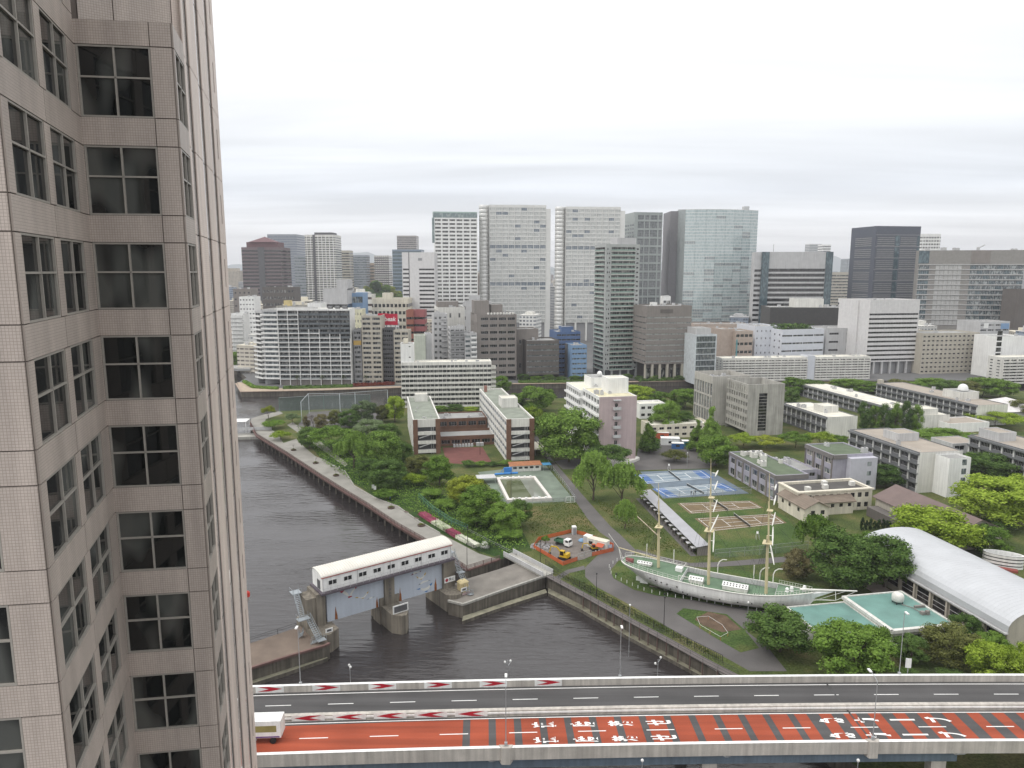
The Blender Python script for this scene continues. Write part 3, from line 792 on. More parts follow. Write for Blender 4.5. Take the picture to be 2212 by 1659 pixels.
# ------------------------------------------------------------------ elevated expressway
HZ = 9.0
def yc(X): return 103.45 + .0365 * X - .00022 * X * X
def hp(X, off, z=HZ):
 s = .0365 - .00044 * X; n = Vector((-s, 1)).normalized()
 return Vector((X + n.x * off, yc(X) + n.y * off, z))
XS = [-90 + 5 * i for i in range(45)]
def ribbon(name, o0, o1, z, m, parent=None, xs=None, z1=None):
 b = MB(); xs = xs or XS; z1 = z if z1 is None else z1
 for a, c in zip(xs, xs[1:]): b.quad(hp(a, o0, z), hp(c, o0, z), hp(c, o1, z1), hp(a, o1, z1))
 return b.build(name, m, parent)
def solid(name, o0, o1, z0, z1, m, parent=None, xs=None):
 b = MB(); xs = xs or XS
 for a, c in zip(xs, xs[1:]):
  b.quad(hp(a, o0, z0), hp(c, o0, z0), hp(c, o0, z1), hp(a, o0, z1)); b.quad(hp(a, o1, z0), hp(a, o1, z1), hp(c, o1, z1), hp(c, o1, z0))
  b.quad(hp(a, o0, z1), hp(c, o0, z1), hp(c, o1, z1), hp(a, o1, z1)); b.quad(hp(a, o0, z0), hp(a, o1, z0), hp(c, o1, z0), hp(c, o0, z0))
 return b.build(name, m, parent)
def road_mat(name, col, lanes):
 """asphalt with the paler and darker wheel tracks that run along it"""
 m = mk(name, col, .88, .14, .1, fine=.1, bump=.2, bscale=16)
 nt = m.node_tree; nd = nt.nodes; lk = nt.links; bs = nd['Principled BSDF']
 src = bs.inputs['Base Color'].links[0].from_socket
 geo = nd.new('ShaderNodeNewGeometry'); mp = nd.new('ShaderNodeMapping'); mp.inputs['Scale'].default_value = (.02, .55, 1); mp.inputs['Rotation'].default_value = (0, 0, -.02)
 lk.new(geo.outputs['Position'], mp.inputs['Vector'])
 n = nd.new('ShaderNodeTexNoise'); n.inputs['Scale'].default_value = 1.3; n.inputs['Detail'].default_value = 4; lk.new(mp.outputs[0], n.inputs['Vector'])
 mr = nd.new('ShaderNodeMapRange'); mr.inputs['From Min'].default_value = .3; mr.inputs['From Max'].default_value = .7; mr.inputs['To Min'].default_value = .78; mr.inputs['To Max'].default_value = 1.22; lk.new(n.outputs[0], mr.inputs['Value'])
 v = nd.new('ShaderNodeVectorMath'); v.operation = 'SCALE'; lk.new(src, v.inputs[0]); lk.new(mr.outputs[0], v.inputs['Scale']); lk.new(v.outputs[0], bs.inputs['Base Color'])
 return m
hasph = road_mat('expressway_asphalt', (.075, .073, .073), 2)
redroad = road_mat('red_road_surfacing', (.29, .062, .030), 2)
fascia = mk('parapet_concrete', (.44, .41, .37), .85, .12, .3, streak=.2)
girder = mk('blue_grey_girder', (.13, .17, .21), .6, .12, .2, streak=.15)
wred = mk('chevron_red', (.42, .015, .03), .5, .06)
hw = thing('elevated_expressway', (0, 103.45, 0), 0, 'elevated four-lane expressway with grey and red carriageways crossing the foreground', 'expressway')
hw.location = (0, 0, 0)
b = MB()
solid('deck', -9.1, 7.9, HZ - 1.0, HZ - .02, fascia, hw)
ribbon('far_carriageway', .55, 7.4, HZ, hasph, hw)
ribbon('near_carriageway', -8.6, -.55, HZ, hasph, hw)
solid('far_parapet', 7.4, 7.9, HZ - .02, HZ + 1.15, fascia, hw)
ribbon('parapet_cap', 7.36, 7.94, HZ + 1.156, white, hw)
solid('near_parapet', -9.25, -8.75, HZ - 1.1, HZ + .85, fascia, hw)
ribbon('parapet_cap', -9.29, -8.71, HZ + .856, white, hw)
solid('median_barrier', -.35, .35, HZ, HZ + .85, fascia, hw)
solid('median_rail', -.5, -.36, HZ + .35, HZ + .6, white, hw)
solid('median_rail', .36, .5, HZ + .35, HZ + .6, white, hw)
for o in (-8.0, -5.4, -2.0, 1.6, 4.2, 6.4):
 solid('girder', o - .35, o + .35, HZ - 3.0, HZ - 1.0, girder, hw, [x for x in XS if x <= 65])
solid('girder', -7.6, -7.0, HZ - 2.2, HZ - 1.0, girder, hw, [x for x in XS if x >= 60])
for o in (6.75, 1.15, -1.05, -8.3):
 ribbon('edge_line', o - .09, o + .09, HZ + .012, line, hw)
def hquad(name, X0, X1, o0, o1, z, m):
 b = MB(); b.quad(hp(X0, o0, z), hp(X1, o0, z), hp(X1, o1, z), hp(X0, o1, z)); return b.build(name, m, hw)
for i in range(20):
 hquad('lane_dash', -87.5 + 9.75 * i, -83.5 + 9.75 * i, 3.75, 3.9, HZ + .012, line)
 X = -83.0 + 10.3 * i
 hquad('lane_dash', X, X + 4.2, -4.75, -4.57, HZ + .024, line)
# red surfacing with grey cross bands
X = -90.0; hquad('red_surfacing', X, -7.5, -8.15, -1.2, HZ + .010, redroad)
X = -6.4
while X < 120:
 w = 2.75 if X < 40 else 1.95
 hquad('red_surfacing', X, X + w, -8.15, -1.2, HZ + .010, redroad); X += 3.85
# expansion joint, and the dark seam along the lane edge
hquad('expansion_joint', 52.3, 52.6, -8.6, 7.3, HZ + .016, dsteel)
# chevrons: printed on white boards along both barriers
def chevron(X, o, z0, z1, L, dirn, back, facing):
 root = MB(); e = .02 * facing
 zc = (z0 + z1) / 2
 x0, x1 = (X, X + L) if dirn > 0 else (X + L, X)
 def p(t, z): return hp(x0 + (x1 - x0) * t, o + e, z)
 root.face([p(0, z1), p(.45, z1), p(1, zc), p(.45, zc)][::1]); root.face([p(0, z0), p(.45, zc), p(1, zc), p(.45, z0)][::1])
 root.v = [tuple(v) for v in root.v]
 root.build('chevron', wred, hw)
for i in range(7):
 X = -50 + 9.05 * i
 b = MB(); xs = [X - .3, X + 4.2]
 b.quad(hp(xs[0], 7.385, HZ + .05), hp(xs[1], 7.385, HZ + .05), hp(xs[1], 7.385, HZ + 1.15), hp(xs[0], 7.385, HZ + 1.15)); b.build('chevron_board', white, hw)
 chevron(X, 7.385, HZ + .3, HZ + 1.12, 4.0, 1, white, -1)
for i in range(9):
 X = -58 + 6.2 * i
 b = MB(); b.quad(hp(X - .4, -.53, HZ + .05), hp(X + 4.6, -.53, HZ + .05), hp(X + 4.6, -.53, HZ + .98), hp(X - .4, -.53, HZ + .98)); b.build('chevron_board', white, hw)
 chevron(X, -.53, HZ + .14, HZ + .95, 4.2, -1, white, -1)
# words on the road
def road_word(txt, X0, dx, off):
 for i, ch in enumerate(txt):
  cu = bpy.data.curves.new('letter', 'FONT'); cu.body = ch; cu.align_x = 'CENTER'; cu.align_y = 'CENTER'; cu.size = 1.0; cu.offset = .025
  tmp = bpy.data.objects.new('letter', cu); COL.objects.link(tmp)
  dg = bpy.context.evaluated_depsgraph_get(); dg.update()
  me = bpy.data.meshes.new_from_object(tmp.evaluated_get(dg)); bpy.data.objects.remove(tmp)
  xs = [v.co.x for v in me.vertices]; ys = [v.co.y for v in me.vertices]
  if not xs: continue
  if ch == 'ー': me.transform(Matrix.Rotation(pi / 2, 4, 'Z')); xs = [v.co.x for v in me.vertices]; ys = [v.co.y for v in me.vertices]
  mx, my = (min(xs) + max(xs)) / 2, (min(ys) + max(ys)) / 2
  w = max(xs) - min(xs); h = max(ys) - min(ys)
  me.materials.clear(); me.materials.append(line)
  c = hp(X0 + dx * i, off, HZ + .03); s = .0365 - .00044 * (X0 + dx * i)
  # drivers head to the left, so the tops of the letters point that way
  lat = 1.35 / max(w, .55); lon = 3.8 / max(h, .35)
  M = Matrix.Rotation(atan2(s, 1), 4, 'Z') @ Matrix.Rotation(pi / 2, 4, 'Z') @ Matrix.Diagonal((lat, lon, 1, 1)) @ Matrix.Translation((-mx, -my, 0))
  me.transform(M)
  inst('painted_letter', me, hw, c)
for off in (-2.9, -6.5):
 road_word('速度落せ', 4.8, 5.8, off); road_word('急カーブ', 48.7, 5.5, off)
# piers under the deck
for X in (-74, -40, -5.7, 28.6, 62.5, 97):
 c = hp(X, 0, 0); s = atan2(.0365 - .00044 * X, 1)
 p = MB(); p.box(0, 0, HZ - 4.4, 2.2, 16.4, 1.4); p.box(0, -7.1, -5, 1.7, 1.7, HZ + .6); p.box(0, 7.0, -5, 1.7, 1.7, HZ + .6)
 p.build('pier', fascia, hw, (c.x, c.y, 0), s)
 # drain pipe
 p = MB(); p.path([(1.6, -8.3, HZ - 1.4), (2.2, -8.3, HZ - 1.9), (3.6, -8.2, HZ - 1.9), (3.9, -8.2, HZ - 1.7)], .12, 6); p.build('drain_pipe', lgrey, hw, (c.x, c.y, 0), s)
# lamp brackets on the near parapet
for X, full in ((-1.2, 1), (52, 1)):
 c = hp(X, -9.2, 0); p = MB(); p.prism([(-1.0, .45), (-.6, -.35), (.6, -.35), (1.0, .45)], HZ - 1.6, HZ + 1.0, bottom=True); p.build('lamp_base', fascia, hw, (c.x, c.y, 0))
def road_lamp(X, off, h, z, label, arm=2.0, two=False, double=False):
 c = hp(X, off, z); t = thing('street_lamp', c, 0, label, 'street lamp', 'lamps along the expressway')
 p = MB(); p.tube((0, 0, 0), (0, 0, h), .075, 8, .05); p.build('pole', steel, t)
 p = MB(); p.path([(0, 0, h), (0, arm * .5, h + .35), (0, arm, h + .4)], .05, 6); ar_ = p.build('arm', steel, t)
 p = MB(); p.box(0, arm + .35, h + .3, .35, .9, .18); p.mat(1).quad((-.15, arm - .05, h + .295), (-.15, arm + .75, h + .295), (.15, arm + .75, h + .295), (.15, arm - .05, h + .295)); p.build('lamp_head', [white, lgrey], ar_)
 p = MB(); p.box(0, 0, .0, .4, .4, .5); p.build('base', steel, t)
 return t
road_lamp(-1.2, -8.95, 9.0, HZ + 1.0, 'tall grey lamp on the near parapet where the plain red surfacing starts to band')
road_lamp(52, -8.95, 9.0, HZ + 1.0, 'tall grey lamp on the near parapet over the white word furthest right', 2.0)
road_lamp(-34.2, 8.0, 10.0, HZ + .9, 'slim grey lamp on the far parapet in front of the brown dyke', -1.0)
road_lamp(18.2, 8.0, 9.0, HZ + .9, 'slim grey lamp on the far parapet in front of the basin wall', -1.0)
road_lamp(65, 8.0, 11.0, HZ + .9, 'tall grey lamp on the far parapet in front of the teal-roofed hall', -1.0)
# street bridge behind: rail and lamps
rb = thing('street_bridge', (0, 117, 0), 0, 'narrow street bridge with blue-grey rail just behind the expressway', 'bridge')
p = MB(); p.b2(-70, 46, -1.5, 3.0, .2, 1.0); p.build('deck', concrete, rb)
p = MB(); p.b2(-70, 100, 2.9, 3.05, 2.1, 2.3); p.build('rail', girder, rb)
p = MB()
for i in range(40): p.box(-68 + 4.2 * i, 2.97, 1.0, .1, .1, 1.1)
p.build('baluster', girder, rb)
def globe_lamp(pos, h, label, heads=1, group='lamps with pale heads'):
 t = thing('street_lamp', pos, random.uniform(0, 6), label, 'street lamp', group)
 p = MB(); p.tube((0, 0, 0), (0, 0, h), .08, 8, .05); p.build('pole', steel, t)
 for i in range(heads):
  x = (i - (heads - 1) / 2) * 1.6
  p = MB(); p.path([(0, 0, h - .6 - .5 * i), (x, 0, h - .2 - .5 * i)], .05, 5); ar_ = p.build('arm', steel, t)
  p = MB(); p.lathe([(.05, 0), (.2, .2), (.2, .36), (.06, .5)], 10, (x, 0, h - .25 - .5 * i)); p.build('lamp_head', white, ar_, smooth=True)
 return t
for px, py, lab in ((757, 1478, 'double-headed street lamp standing before the dark basin water near the left dyke'), (1097, 1468, 'double-headed street lamp before the grey middle of the basin water'), (1420, 1466, 'double-headed street lamp before the basin wall at its lower end')):
 g = gp(px, py, 9); X = xa(px, 119, 5); globe_lamp((X, 119, 1.0), zy(py - 42, 119) - 1.0, lab, 2)
for px, lab in ((1383, 'single street lamp with round head under the near parapet, left one'), (1842, 'single street lamp with round head under the near parapet, right one')):
 X = xa(px, 86, 4); globe_lamp((X, 86, 0), zy(1643, 86), lab)
# white lorry, half behind the tower
lo = thing('box_lorry', hp(-37.4, -4.6, HZ + .02), atan2(.05, 1) + pi, 'white box lorry with printed side coming out from behind the tower', 'lorry')
p = MB(); p.b2(-3.6, 2.0, -1.15, 1.15, 1.0, 3.6); p.build('cargo_box', white, lo)
p = MB(); p.b2(2.15, 3.9, -1.05, 1.05, .5, 1.6); p.box(2.95, 0, 1.6, 1.6, 2.0, 1.0, 0, .86); p.build('cab', white, lo)
p = MB(); p.b2(-3.5, 3.6, -.5, .5, .6, .98); p.build('chassis', dsteel, lo)
p = MB(); p.quad((3.72, -.8, 1.75), (3.72, .8, 1.75), (3.62, .75, 2.45), (3.62, -.75, 2.45)); p.build('windscreen', dglass, lo)
for x in (-2.4, 2.9):
 for y in (-1, 1):
  p = MB(); p.tube((x, y - .13, .45), (x, y + .13, .45), .45, 14); p.build('wheel', black, lo)
for y in (-.9, .9): p = MB(); p.b2(-3.63, -3.605, y - .12, y + .12, .75, 1.0); p.build('tail_lamp', wred, lo)
for y in (-1.1, .02): p = MB(); p.b2(-3.64, -3.605, y, y + 1.07, 1.08, 3.5); p.build('rear_door', offwhite, lo)
p = MB(); p.b2(-3.0, 1.4, 1.15, 1.156, 1.9, 2.9); p.build('side_print', mk('olive_print', (.25, .22, .08), .6), lo)
p = MB(); p.b2(-3.4, 1.9, 1.152, 1.158, 1.05, 1.25); p.build('side_stripe', mk('purple_print', (.12, .04, .2), .6), lo)
# small road sign on the far side
sg = thing('road_sign', hp(66.5, 8.2, HZ + 1.1), -.2, 'small white sign board seen from behind on the far parapet', 'sign')
p = MB(); p.tube((0, 0, 0), (0, 0, 1.0), .06); p.build('post', steel, sg); p = MB(); p.box(0, 0, 1.0, .9, .06, 1.7); p.build('board', white, sg)
# ------------------------------------------------------------------ campus buildings, all on one grid turned 10.5 degrees
GA = radians(10.5)
GE = Vector((cos(GA), sin(GA))); GN = Vector((-sin(GA), cos(GA)))
def cb(name, label, nl, W, D, H, wall, cat='building', group=None, z0=0.0):
 nl = Vector(nl); return Bld(name, label, nl, nl + GE * W, D, H, z0, cat, group, wall)
brickm = mk('brown_brick', (.155, .085, .057), .85, .14, .6, fine=.12)
bluewin = glass('school_glass', (.10, .13, .17), (.32, .36, .40), .1, 1.5, .45)
spand = mk('pale_spandrel', (.50, .52, .54), .7, .06)
def school(name, label, nl, W, D, H, nf, nb):
 s = cb(name, label, nl, W, D, H, offwhite)
 z0 = 1.0
 # long sides: ribbons of windows between pale spandrels
 s.grid('L', nb, nf, (.06, .94), (.30, .78), 0, gm=bluewin, mull=3, rec=.3, vt=H - .6)
 s.grid('R', nb, nf, (.06, .94), (.30, .78), 0, gm=bluewin, mull=3, rec=.3, vt=H - .6)
 s.roof(mk('roof_green_grey', (.22, .24, .20), .9, .18, .25), par=.7, th=.5)
 # near end: brick piers at both corners, white stair landings between
 fh = (H - 3.4) / (nf - 1)
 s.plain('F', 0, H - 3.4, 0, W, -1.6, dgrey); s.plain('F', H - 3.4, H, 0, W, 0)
 s.strip('brick_pier', 'F', 0, W * .17, 0, H, .003, .5, brickm); s.strip('brick_pier', 'F', W * .83, W, 0, H, .003, .5, brickm)
 for k in range(nf - 1):
  s.strip('stair_landing', 'F', W * .17, W * .83, .6 + fh * k, 1.9 + fh * k, -1.2, .7, offwhite)
  b = MB(); a = s.P('F', W * .22, .6 + fh * k - fh * .55 + .8, .3); c = s.P('F', W * .72, .6 + fh * k + .4, .3)
  if k: b.bar(a, c, .9, .25); b.build('stair_flight', lgrey, s.root)
 for u in (.66, .74): s.strip('pipe', 'F', W * u, W * u + .15, 0, H - 3.4, .1, .25, lgrey)
 return s
s = school('school_wing', 'brown brick and white school wing with grey-green roof beside the wooded park', (-41.6, 299), 11.4, 58, 15, 4, 11)
s.box('penthouse', .3, .82, .80, .88, s.rz, s.rz + 3.6, offwhite, roofpale); s.end()
for i in range(6):
 b = MB(); b.box(0, 0, 0, .5, .5, .5); b.build('roof_vent', lgrey, s.root, (random.uniform(-4, 4), random.uniform(4, 44), s.rz))
s = school('school_wing', 'longer white school wing with four landings at its near end beside the asphalt path', (-2.3, 287), 11.5, 78, 17.7, 5, 15)
s.box('penthouse', .26, .88, .36, .47, s.rz, s.rz + 4.2, offwhite, roofpale)
b = MB()
for i in range(7): b.tube((-1.5 + i * .5, 40, s.rz), (-1.5 + i * .5, 40, s.rz + 2 + (i % 3)), .07, 5)
b.build('antenna_cluster', lgrey, s.root)
b = MB(); b.box(-3.5, 72, s.rz, 1.4, 1.4, 3.0); b.build('chimney', mk('chimney_brick', (.30, .16, .13), .8), s.root); s.end()
# brick link with roof terrace between the two wings
lk_ = cb('school_link', 'low brown brick link with grey flat roof between the two school wings', (-34.5, 332), 23, 16, 8.5, brickm)
lk_.grid('F', 5, 2, (.1, .9), (.25, .75), 0, vt=8, gm=dglass, mull=2); lk_.roof(roofgrey, par=.6); lk_.units(5, 3, big=.8); lk_.end()
lk2 = cb('school_hall', 'low brown school hall with dark terrace roof behind the red court', (-31.5, 313), 27, 14, 4.5, brickm)
lk2.grid('F', 6, 1, (.08, .92), (.3, .75), 0, gm=dglass, mull=2); lk2.roof(roofgrey, par=1.0); lk2.end()
b = MB()
for i in range(7): b.box(-7 + i * 1.3, 1.6, 0, 1.0, 1.8, 1.1, 0, .85)
for i, x in enumerate((3.5, 5.2)): b.box(x, 1.8, 0, 1.5, 2.0, 1.4)
tag(b.build('condenser_row', lgrey, None, (lk2.root.location.x, lk2.root.location.y - 3.2, 0), GA), 'line of pale cooling units in front of the brown school hall', 'cooling units')
# bicycle roof by the right school wing
cp = thing('bicycle_shelter', gp(1160, 975), GA, 'pale flat-roofed bicycle shelter at the foot of the longer school wing', 'shelter')
b = MB(); b.b2(-2.5, 2.5, -7, 7, 2.4, 2.6); b.build('roof', cream, cp)
for x in (-2.2, 2.2):
 for y in (-6.5, 0, 6.5): b = MB(); b.box(x, y, 0, .15, .15, 2.4); b.build('post', steel, cp)
# danchi slab by the back canal
def danchi(name, label, c0, c1, D, H, nf, nb, L=True, m=None, plainu=0.0):
 s = Bld(name, label, c0, c1, D, H, 0, 'apartment block', 'long apartment slabs with balcony bands', m or offwhite)
 fh = (H - 1.6) / nf; u0 = plainu
 if u0: s.plain('F', u1=u0)
 s.grid('F', nb, nf, (.05, .95), (.12, .92), 0, vt=H - 1.6, mull=3 if nf > 8 else 1, rec=.15, gm=wglass if nf > 8 else dglass, fm=None if nf > 8 else mgrey, u0=u0)
 s.slabs('F', nf, .15, fh, 1.5, u0 + .2, s.W - .2, .2, 1.05, m or offwhite)
 # upright fins divide the balconies
 for i in range(0, nb + 1, 2):
  u = min(max(u0 + (s.W - u0) * i / nb, u0 + .2), s.W - .2); s.strip('fin', 'F', u - .08, u + .08, .2, H - 1.4, .05, 1.35, m or offwhite)
 s.roof(roofpale, par=.5, th=.6)
 if L: s.grid('L', 2, nf, (.3, .7), (.3, .75), 0, vt=H - 1.6, mull=1)
 return s
s = danchi('apartment_slab', 'white apartment slab with stair tower on its left end, in front of the back canal', (-62.6, 405.9), (-11.7, 411), 11, 25.7, 9, 22)
s.box('stair_tower', .0, .145, .05, .9, s.H, s.H + 10.5, white, roofgrey)
for z in (2.6, 8.6):
 s.strip('slot_window', 'F', 4.6, 5.6, s.H + z, s.H + z + .5, -.55, -.53, dglass)
s.box('stair_tower_cap', .03, .08, .3, .7, s.H + 10.4, s.H + 13, cream); s.units(6, 5, big=.7)
s.slabs('R', 9, .15, (s.H - 1.6) / 9, 2.6, 0, 7, .2, 1.1, offwhite); s.end()
# pink-ended lecture block
pinkm = mk('pink_tile', (.43, .345, .345), .7, .06, .25, streak=.08)
s = cb('pink_lecture_block', 'tall lecture block with pink tiled end wall and column of small balconies', (34.8, 285.4), 15.8, 24, 27, white)
s.openings('F', [(6.6, 7.9)], [(z, z + 2.2) for z in (6.8, 10.6, 14.4, 18.2, 22.0)], m=pinkm, rec=.6, mull=1, gm=dglass, fm=white)
s.slabs('F', 5, 6.75, 3.8, 1.3, 5.8, 8.9, .25, 1.0, lgrey, 'end_balcony')
s.strip('end_canopy', 'F', 5.8, 8.9, 25.4, 25.8, .003, 1.3, lgrey)
s.grid('L', 6, 7, (.1, .9), (.28, .80), 0, vt=26.4, mull=3, rec=.5, gm=wglass)
s.slabs('L', 6, 4.0, 3.77, 1.0, 0, 24, .2, .5, white, 'ledge')
s.roof(mk('roof_yellowish', (.58, .54, .38), .85, .16, .3), par=.4); s.box('penthouse', .42, .98, .40, .75, s.rz, s.rz + 6.4, white, roofpale)
s.units(5, 9)
s.end()
b = MB(); b.prism([(-.5, -6), (9, -6), (17, 1), (17, 3), (-.5, 3)], 0, 1.1); b.build('podium', offwhite, s.root, (-s.W / 2 + 1.0, 0, 0))
s = cb('white_lecture_block', 'white annex with shared roof level, radar dome and tank house behind the pink block', Vector((34.8, 285.4)) + GN * 24.3 - GE * .8, 15, 24, 25.8, white)
s.grid('L', 7, 7, (.1, .9), (.28, .80), 0, vt=25.2, mull=3, rec=.5); s.slabs('L', 6, 3.9, 3.6, 1.0, 0, 24, .2, .5, white, 'ledge')
s.roof(mk('roof_cream', (.64, .62, .50), .85, .14, .3), par=.4); s.box('penthouse', .45, .98, .3, .75, s.rz, s.rz + 4.6, white, roofgrey); s.units(4, 2)
b = MB(); b.lathe([(.7, 0), (1.1, .5), (1.2, 1.1), (.9, 1.8), (.3, 2.2)], 14); b.build('radar_dome', white, s.root, (5, 13, s.rz + 4.6), smooth=True)
s.end()
# low pale blocks behind the pink end
s = cb('low_lab_block', 'low cream laboratory with flat roofs half hidden by trees right of the pink block', gp(1404, 948)[:2], 30, 12, 6.5, cream)
s.grid('F', 8, 2, (.2, .8), (.35, .75), 0, vt=6, gm=dglass); s.roof(roofpale); s.units(4, 12); s.end()
s = cb('low_lab_block', 'small white hut-like laboratory wing behind the tree beside the pink block', gp(1382, 905)[:2], 14, 10, 8, white)
s.grid('F', 4, 2, (.2, .8), (.35, .75), 0, vt=7.5, gm=dglass); s.roof(roofpale); s.end()
# site cabins by the yard
for nm, lab, p, w, d, h, m in (('site_cabin', 'white site cabin in the yard behind the round shrub', (1448, 962), 8, 4, 3, white), ('site_cabin', 'orange-roofed site cabin behind the white one in the yard', (1430, 948), 6, 3, 2.8, mk('orange_sheet', (.45, .10, .05), .6)),
                               ('blue_container', 'blue tarpaulin-covered container beside the white site cabin', (1464, 970), 5, 2.6, 2.4, mk('blue_tarp', (.05, .14, .35), .6)), ('blue_container', 'teal container with white lid at the yard edge', (1484, 966), 4, 2.6, 2.6, mk('teal_sheet', (.06, .19, .20), .6))):
 c = gp(*p); o = thing(nm, c, GA - .3, lab, 'cabin', 'cabins in the yard'); b = MB(); b.b2(-w / 2, w / 2, 0, d, 0, h); b.build('body', m, o)
 b = MB(); b.b2(-w / 2 - .15, w / 2 + .15, -.15, d + .15, h, h + .15); b.build('roof', white if 'white' in lab else m, o); b = MB(); b.quad((-.8, -.012, .9), (.8, -.012, .9), (.8, -.012, 1.9), (-.8, -.012, 1.9)); b.build('window', dglass, o)
# grey concrete faculty tower
s = cb('concrete_faculty_block', 'grey concrete faculty block with dark glazed strip down its near end', (110, 333.6), 18.5, 21.3, 24.4, concrete)
s.openings('F', [(5.6, 9.8)], [(2.2 + 1.5 * i, 3.6 + 1.5 * i) for i in range(12)], rec=.35, mull=0, gm=dglass, fm=dsteel, fr=.04)
s.grid('L', 9, 5, (.22, .78), (.3, .85), 2.0, vt=20, mull=0, rec=.7, gm=dglass)
s.roof(roofgrey, par=3.4, th=.5)
for i in range(10): s.strip('fin', 'L', .3 + i * 2.15, .75 + i * 2.15, 20.6, 23.6, .003, .35, concrete)
s.units(8, 21, big=.8); s.end()
s = cb('concrete_faculty_wing', 'pale concrete wing of upright ribs behind the grey faculty block', (99.6, 356.6), 20, 21, 24.9, mk('ribbed_concrete', (.40, .385, .35), .85, .1, .25, streak=.15))
s.grid('L', 7, 3, (.16, .84), (.06, .94), 1.0, vt=21.5, mull=1, trans=2, rec=.6, gm=bglass, fm=lgrey)
s.roof(roofgrey, par=2.6); s.units(10, 31, big=1.0); s.end()
# long low laboratory wings
greyp = mk('grey_lab_panel', (.15, .155, .16), .7, .1, .3); rail = mk('lab_white_column', (.60, .60, .58), .7, .06)
def lab(label, nl, W, D, H, nf, nb, roofm, name='laboratory_wing', sides='L', endm=offwhite):
 s = cb(name, label, nl, W, D, H, greyp, 'laboratory', 'long campus laboratory wings')
 s.plain('F', m=endm)
 fh = (H - 1.0) / nf
 for f in sides:
  s.grid(f, nb, nf, (.09, .91), (.36, .86), 0, vt=H - 1.0, mull=5, rec=.35, gm=dglass, fm=lgrey)
  for i in range(nb + 1):
   u = min(max(D * i / nb, .3), D - .3); s.strip('column', f, u - .28, u + .28, 0, H - 1.0, .003, .28, rail)
  s.slabs(f, nf, fh * .0 + .25, fh, .9, 0, D, .18, .45, greyp, 'ledge', ends=False)
 s.strip('cornice', 'L', 0, D, H - 1.0, H - .35, .003, 1.0, greyp)
 s.roof(roofm, par=.3, th=.3)
 # roof railing
 b = MB()
 for i in range(int(D / 2.2)): b.box(-W / 2 + .35, .3 + i * 2.2, H, .06, .06, .8)
 b.b2(-W / 2 + .33, -W / 2 + .38, .2, D - .2, H + .75, H + .8)
 b.build('roof_railing', lgrey, s.root)
 return s
s = lab('laboratory with cream flat roof right of the grey concrete block', (146.4, 330.7), 15.6, 38, 9.6, 2, 9, roofpale)
s.box('penthouse', .35, .85, .30, .52, s.rz, s.rz + 3.2, offwhite, roofpale); s.units(6, 41); s.end()
s = lab('longest laboratory with pale roof running behind the poplar row', (197.8, 345.5), 16.5, 108, 7.4, 2, 22, roofpale)
s.box('penthouse', .1, .7, .02, .10, s.rz, s.rz + 3, offwhite, roofpale); s.units(10, 42); s.end()
s = lab('laboratory with tan roof and white observatory dome', (232.2, 356.2), 17.5, 75, 10.5, 3, 17, rooftan)
s.box('penthouse', .25, .9, .22, .38, s.rz, s.rz + 4.0, offwhite, roofgrey)
b = MB(); b.lathe([(2.5, 0), (2.55, .8), (2.5, 1.0)], 20); b.mat(0).lathe([(2.45, 1.0), (2.3, 1.9), (1.7, 2.8), (.9, 3.3), (.2, 3.45)], 20); b.build('observatory_dome', white, s.root, (2.0, 22, s.rz + 4.0), smooth=True)
b = MB(); b.box(-8, 73, s.rz, 2.5, 2.5, 2.4); b.build('tank_house', beige, s.root); s.units(4, 44); s.end()
s = lab('laboratory with tan roof and attached white stair tower near the arched gym', (141.5, 245.2), 17, 38.4, 14.5, 4, 8, rooftan)
s.box('penthouse', .28, .80, .45, .66, s.rz, s.rz + 3.0, lgrey, rooftan); s.units(2, 45)
b = MB(); b.prism([(-2.4, -6.5), (6.0, -6.5), (6.0, -.01), (-2.4, -.01)], 0, 13.8, cap=False); b.mat(1).face([(-2.4, -6.5, 13.2), (6, -6.5, 13.2), (6, -.01, 13.2), (-2.4, -.01, 13.2)]); b.build('stair_tower', [white, roofgrey], s.root)
for k in range(4):
 b = MB(); b.quad((2.6, -6.515, 1.6 + 3.2 * k), (4.4, -6.515, 1.6 + 3.2 * k), (4.4, -6.515, 3.6 + 3.2 * k), (2.6, -6.515, 3.6 + 3.2 * k)); b.build('stair_window', bglass, s.root)
s.end()
c = gp(2095, 938.6, 14.0)
s = lab('laboratory with tan roof at the right edge above the dark tree', Vector((c.x, c.y)) - GN * 46, 17, 46, 14.0, 4, 9, rooftan)
s.box('penthouse', .1, .55, .75, .95, s.rz, s.rz + 3.4, lgrey, rooftan); s.end()
s = cb('laboratory_link', 'low link with tan flat roof between the two tan-roofed laboratories', gp(2055, 1000)[:2], 13, 12, 8, lgrey)
s.grid('F', 2, 2, (.15, .85), (.35, .85), 0, vt=7.6, gm=dglass, fm=white); s.roof(rooftan, par=.3); s.end()
s = cb('laboratory_link', 'low tan-roofed link wing with white parapet behind the broad green tree', gp(2050, 935)[:2], 22, 14, 4.5, white)
s.roof(rooftan, par=.5); s.end()
wh = thing('pale_hall', gp(2200, 905), GA, 'pale grey hip-roofed hall at the right edge beyond the laboratories', 'hall')
b = MB(); b.b2(-14, 20, 0, 24, 0, 4); b.build('wall', lgrey, wh)
b = MB(); b.face([(-15, -1, 4), (21, -1, 4), (3, 12, 9.5)]); b.face([(21, -1, 4), (21, 25, 4), (3, 12, 9.5)]); b.face([(21, 25, 4), (-15, 25, 4), (3, 12, 9.5)]); b.face([(-15, 25, 4), (-15, -1, 4), (3, 12, 9.5)]); b.build('roof', mk('pale_roof_sheet', (.60, .58, .57), .7), wh)
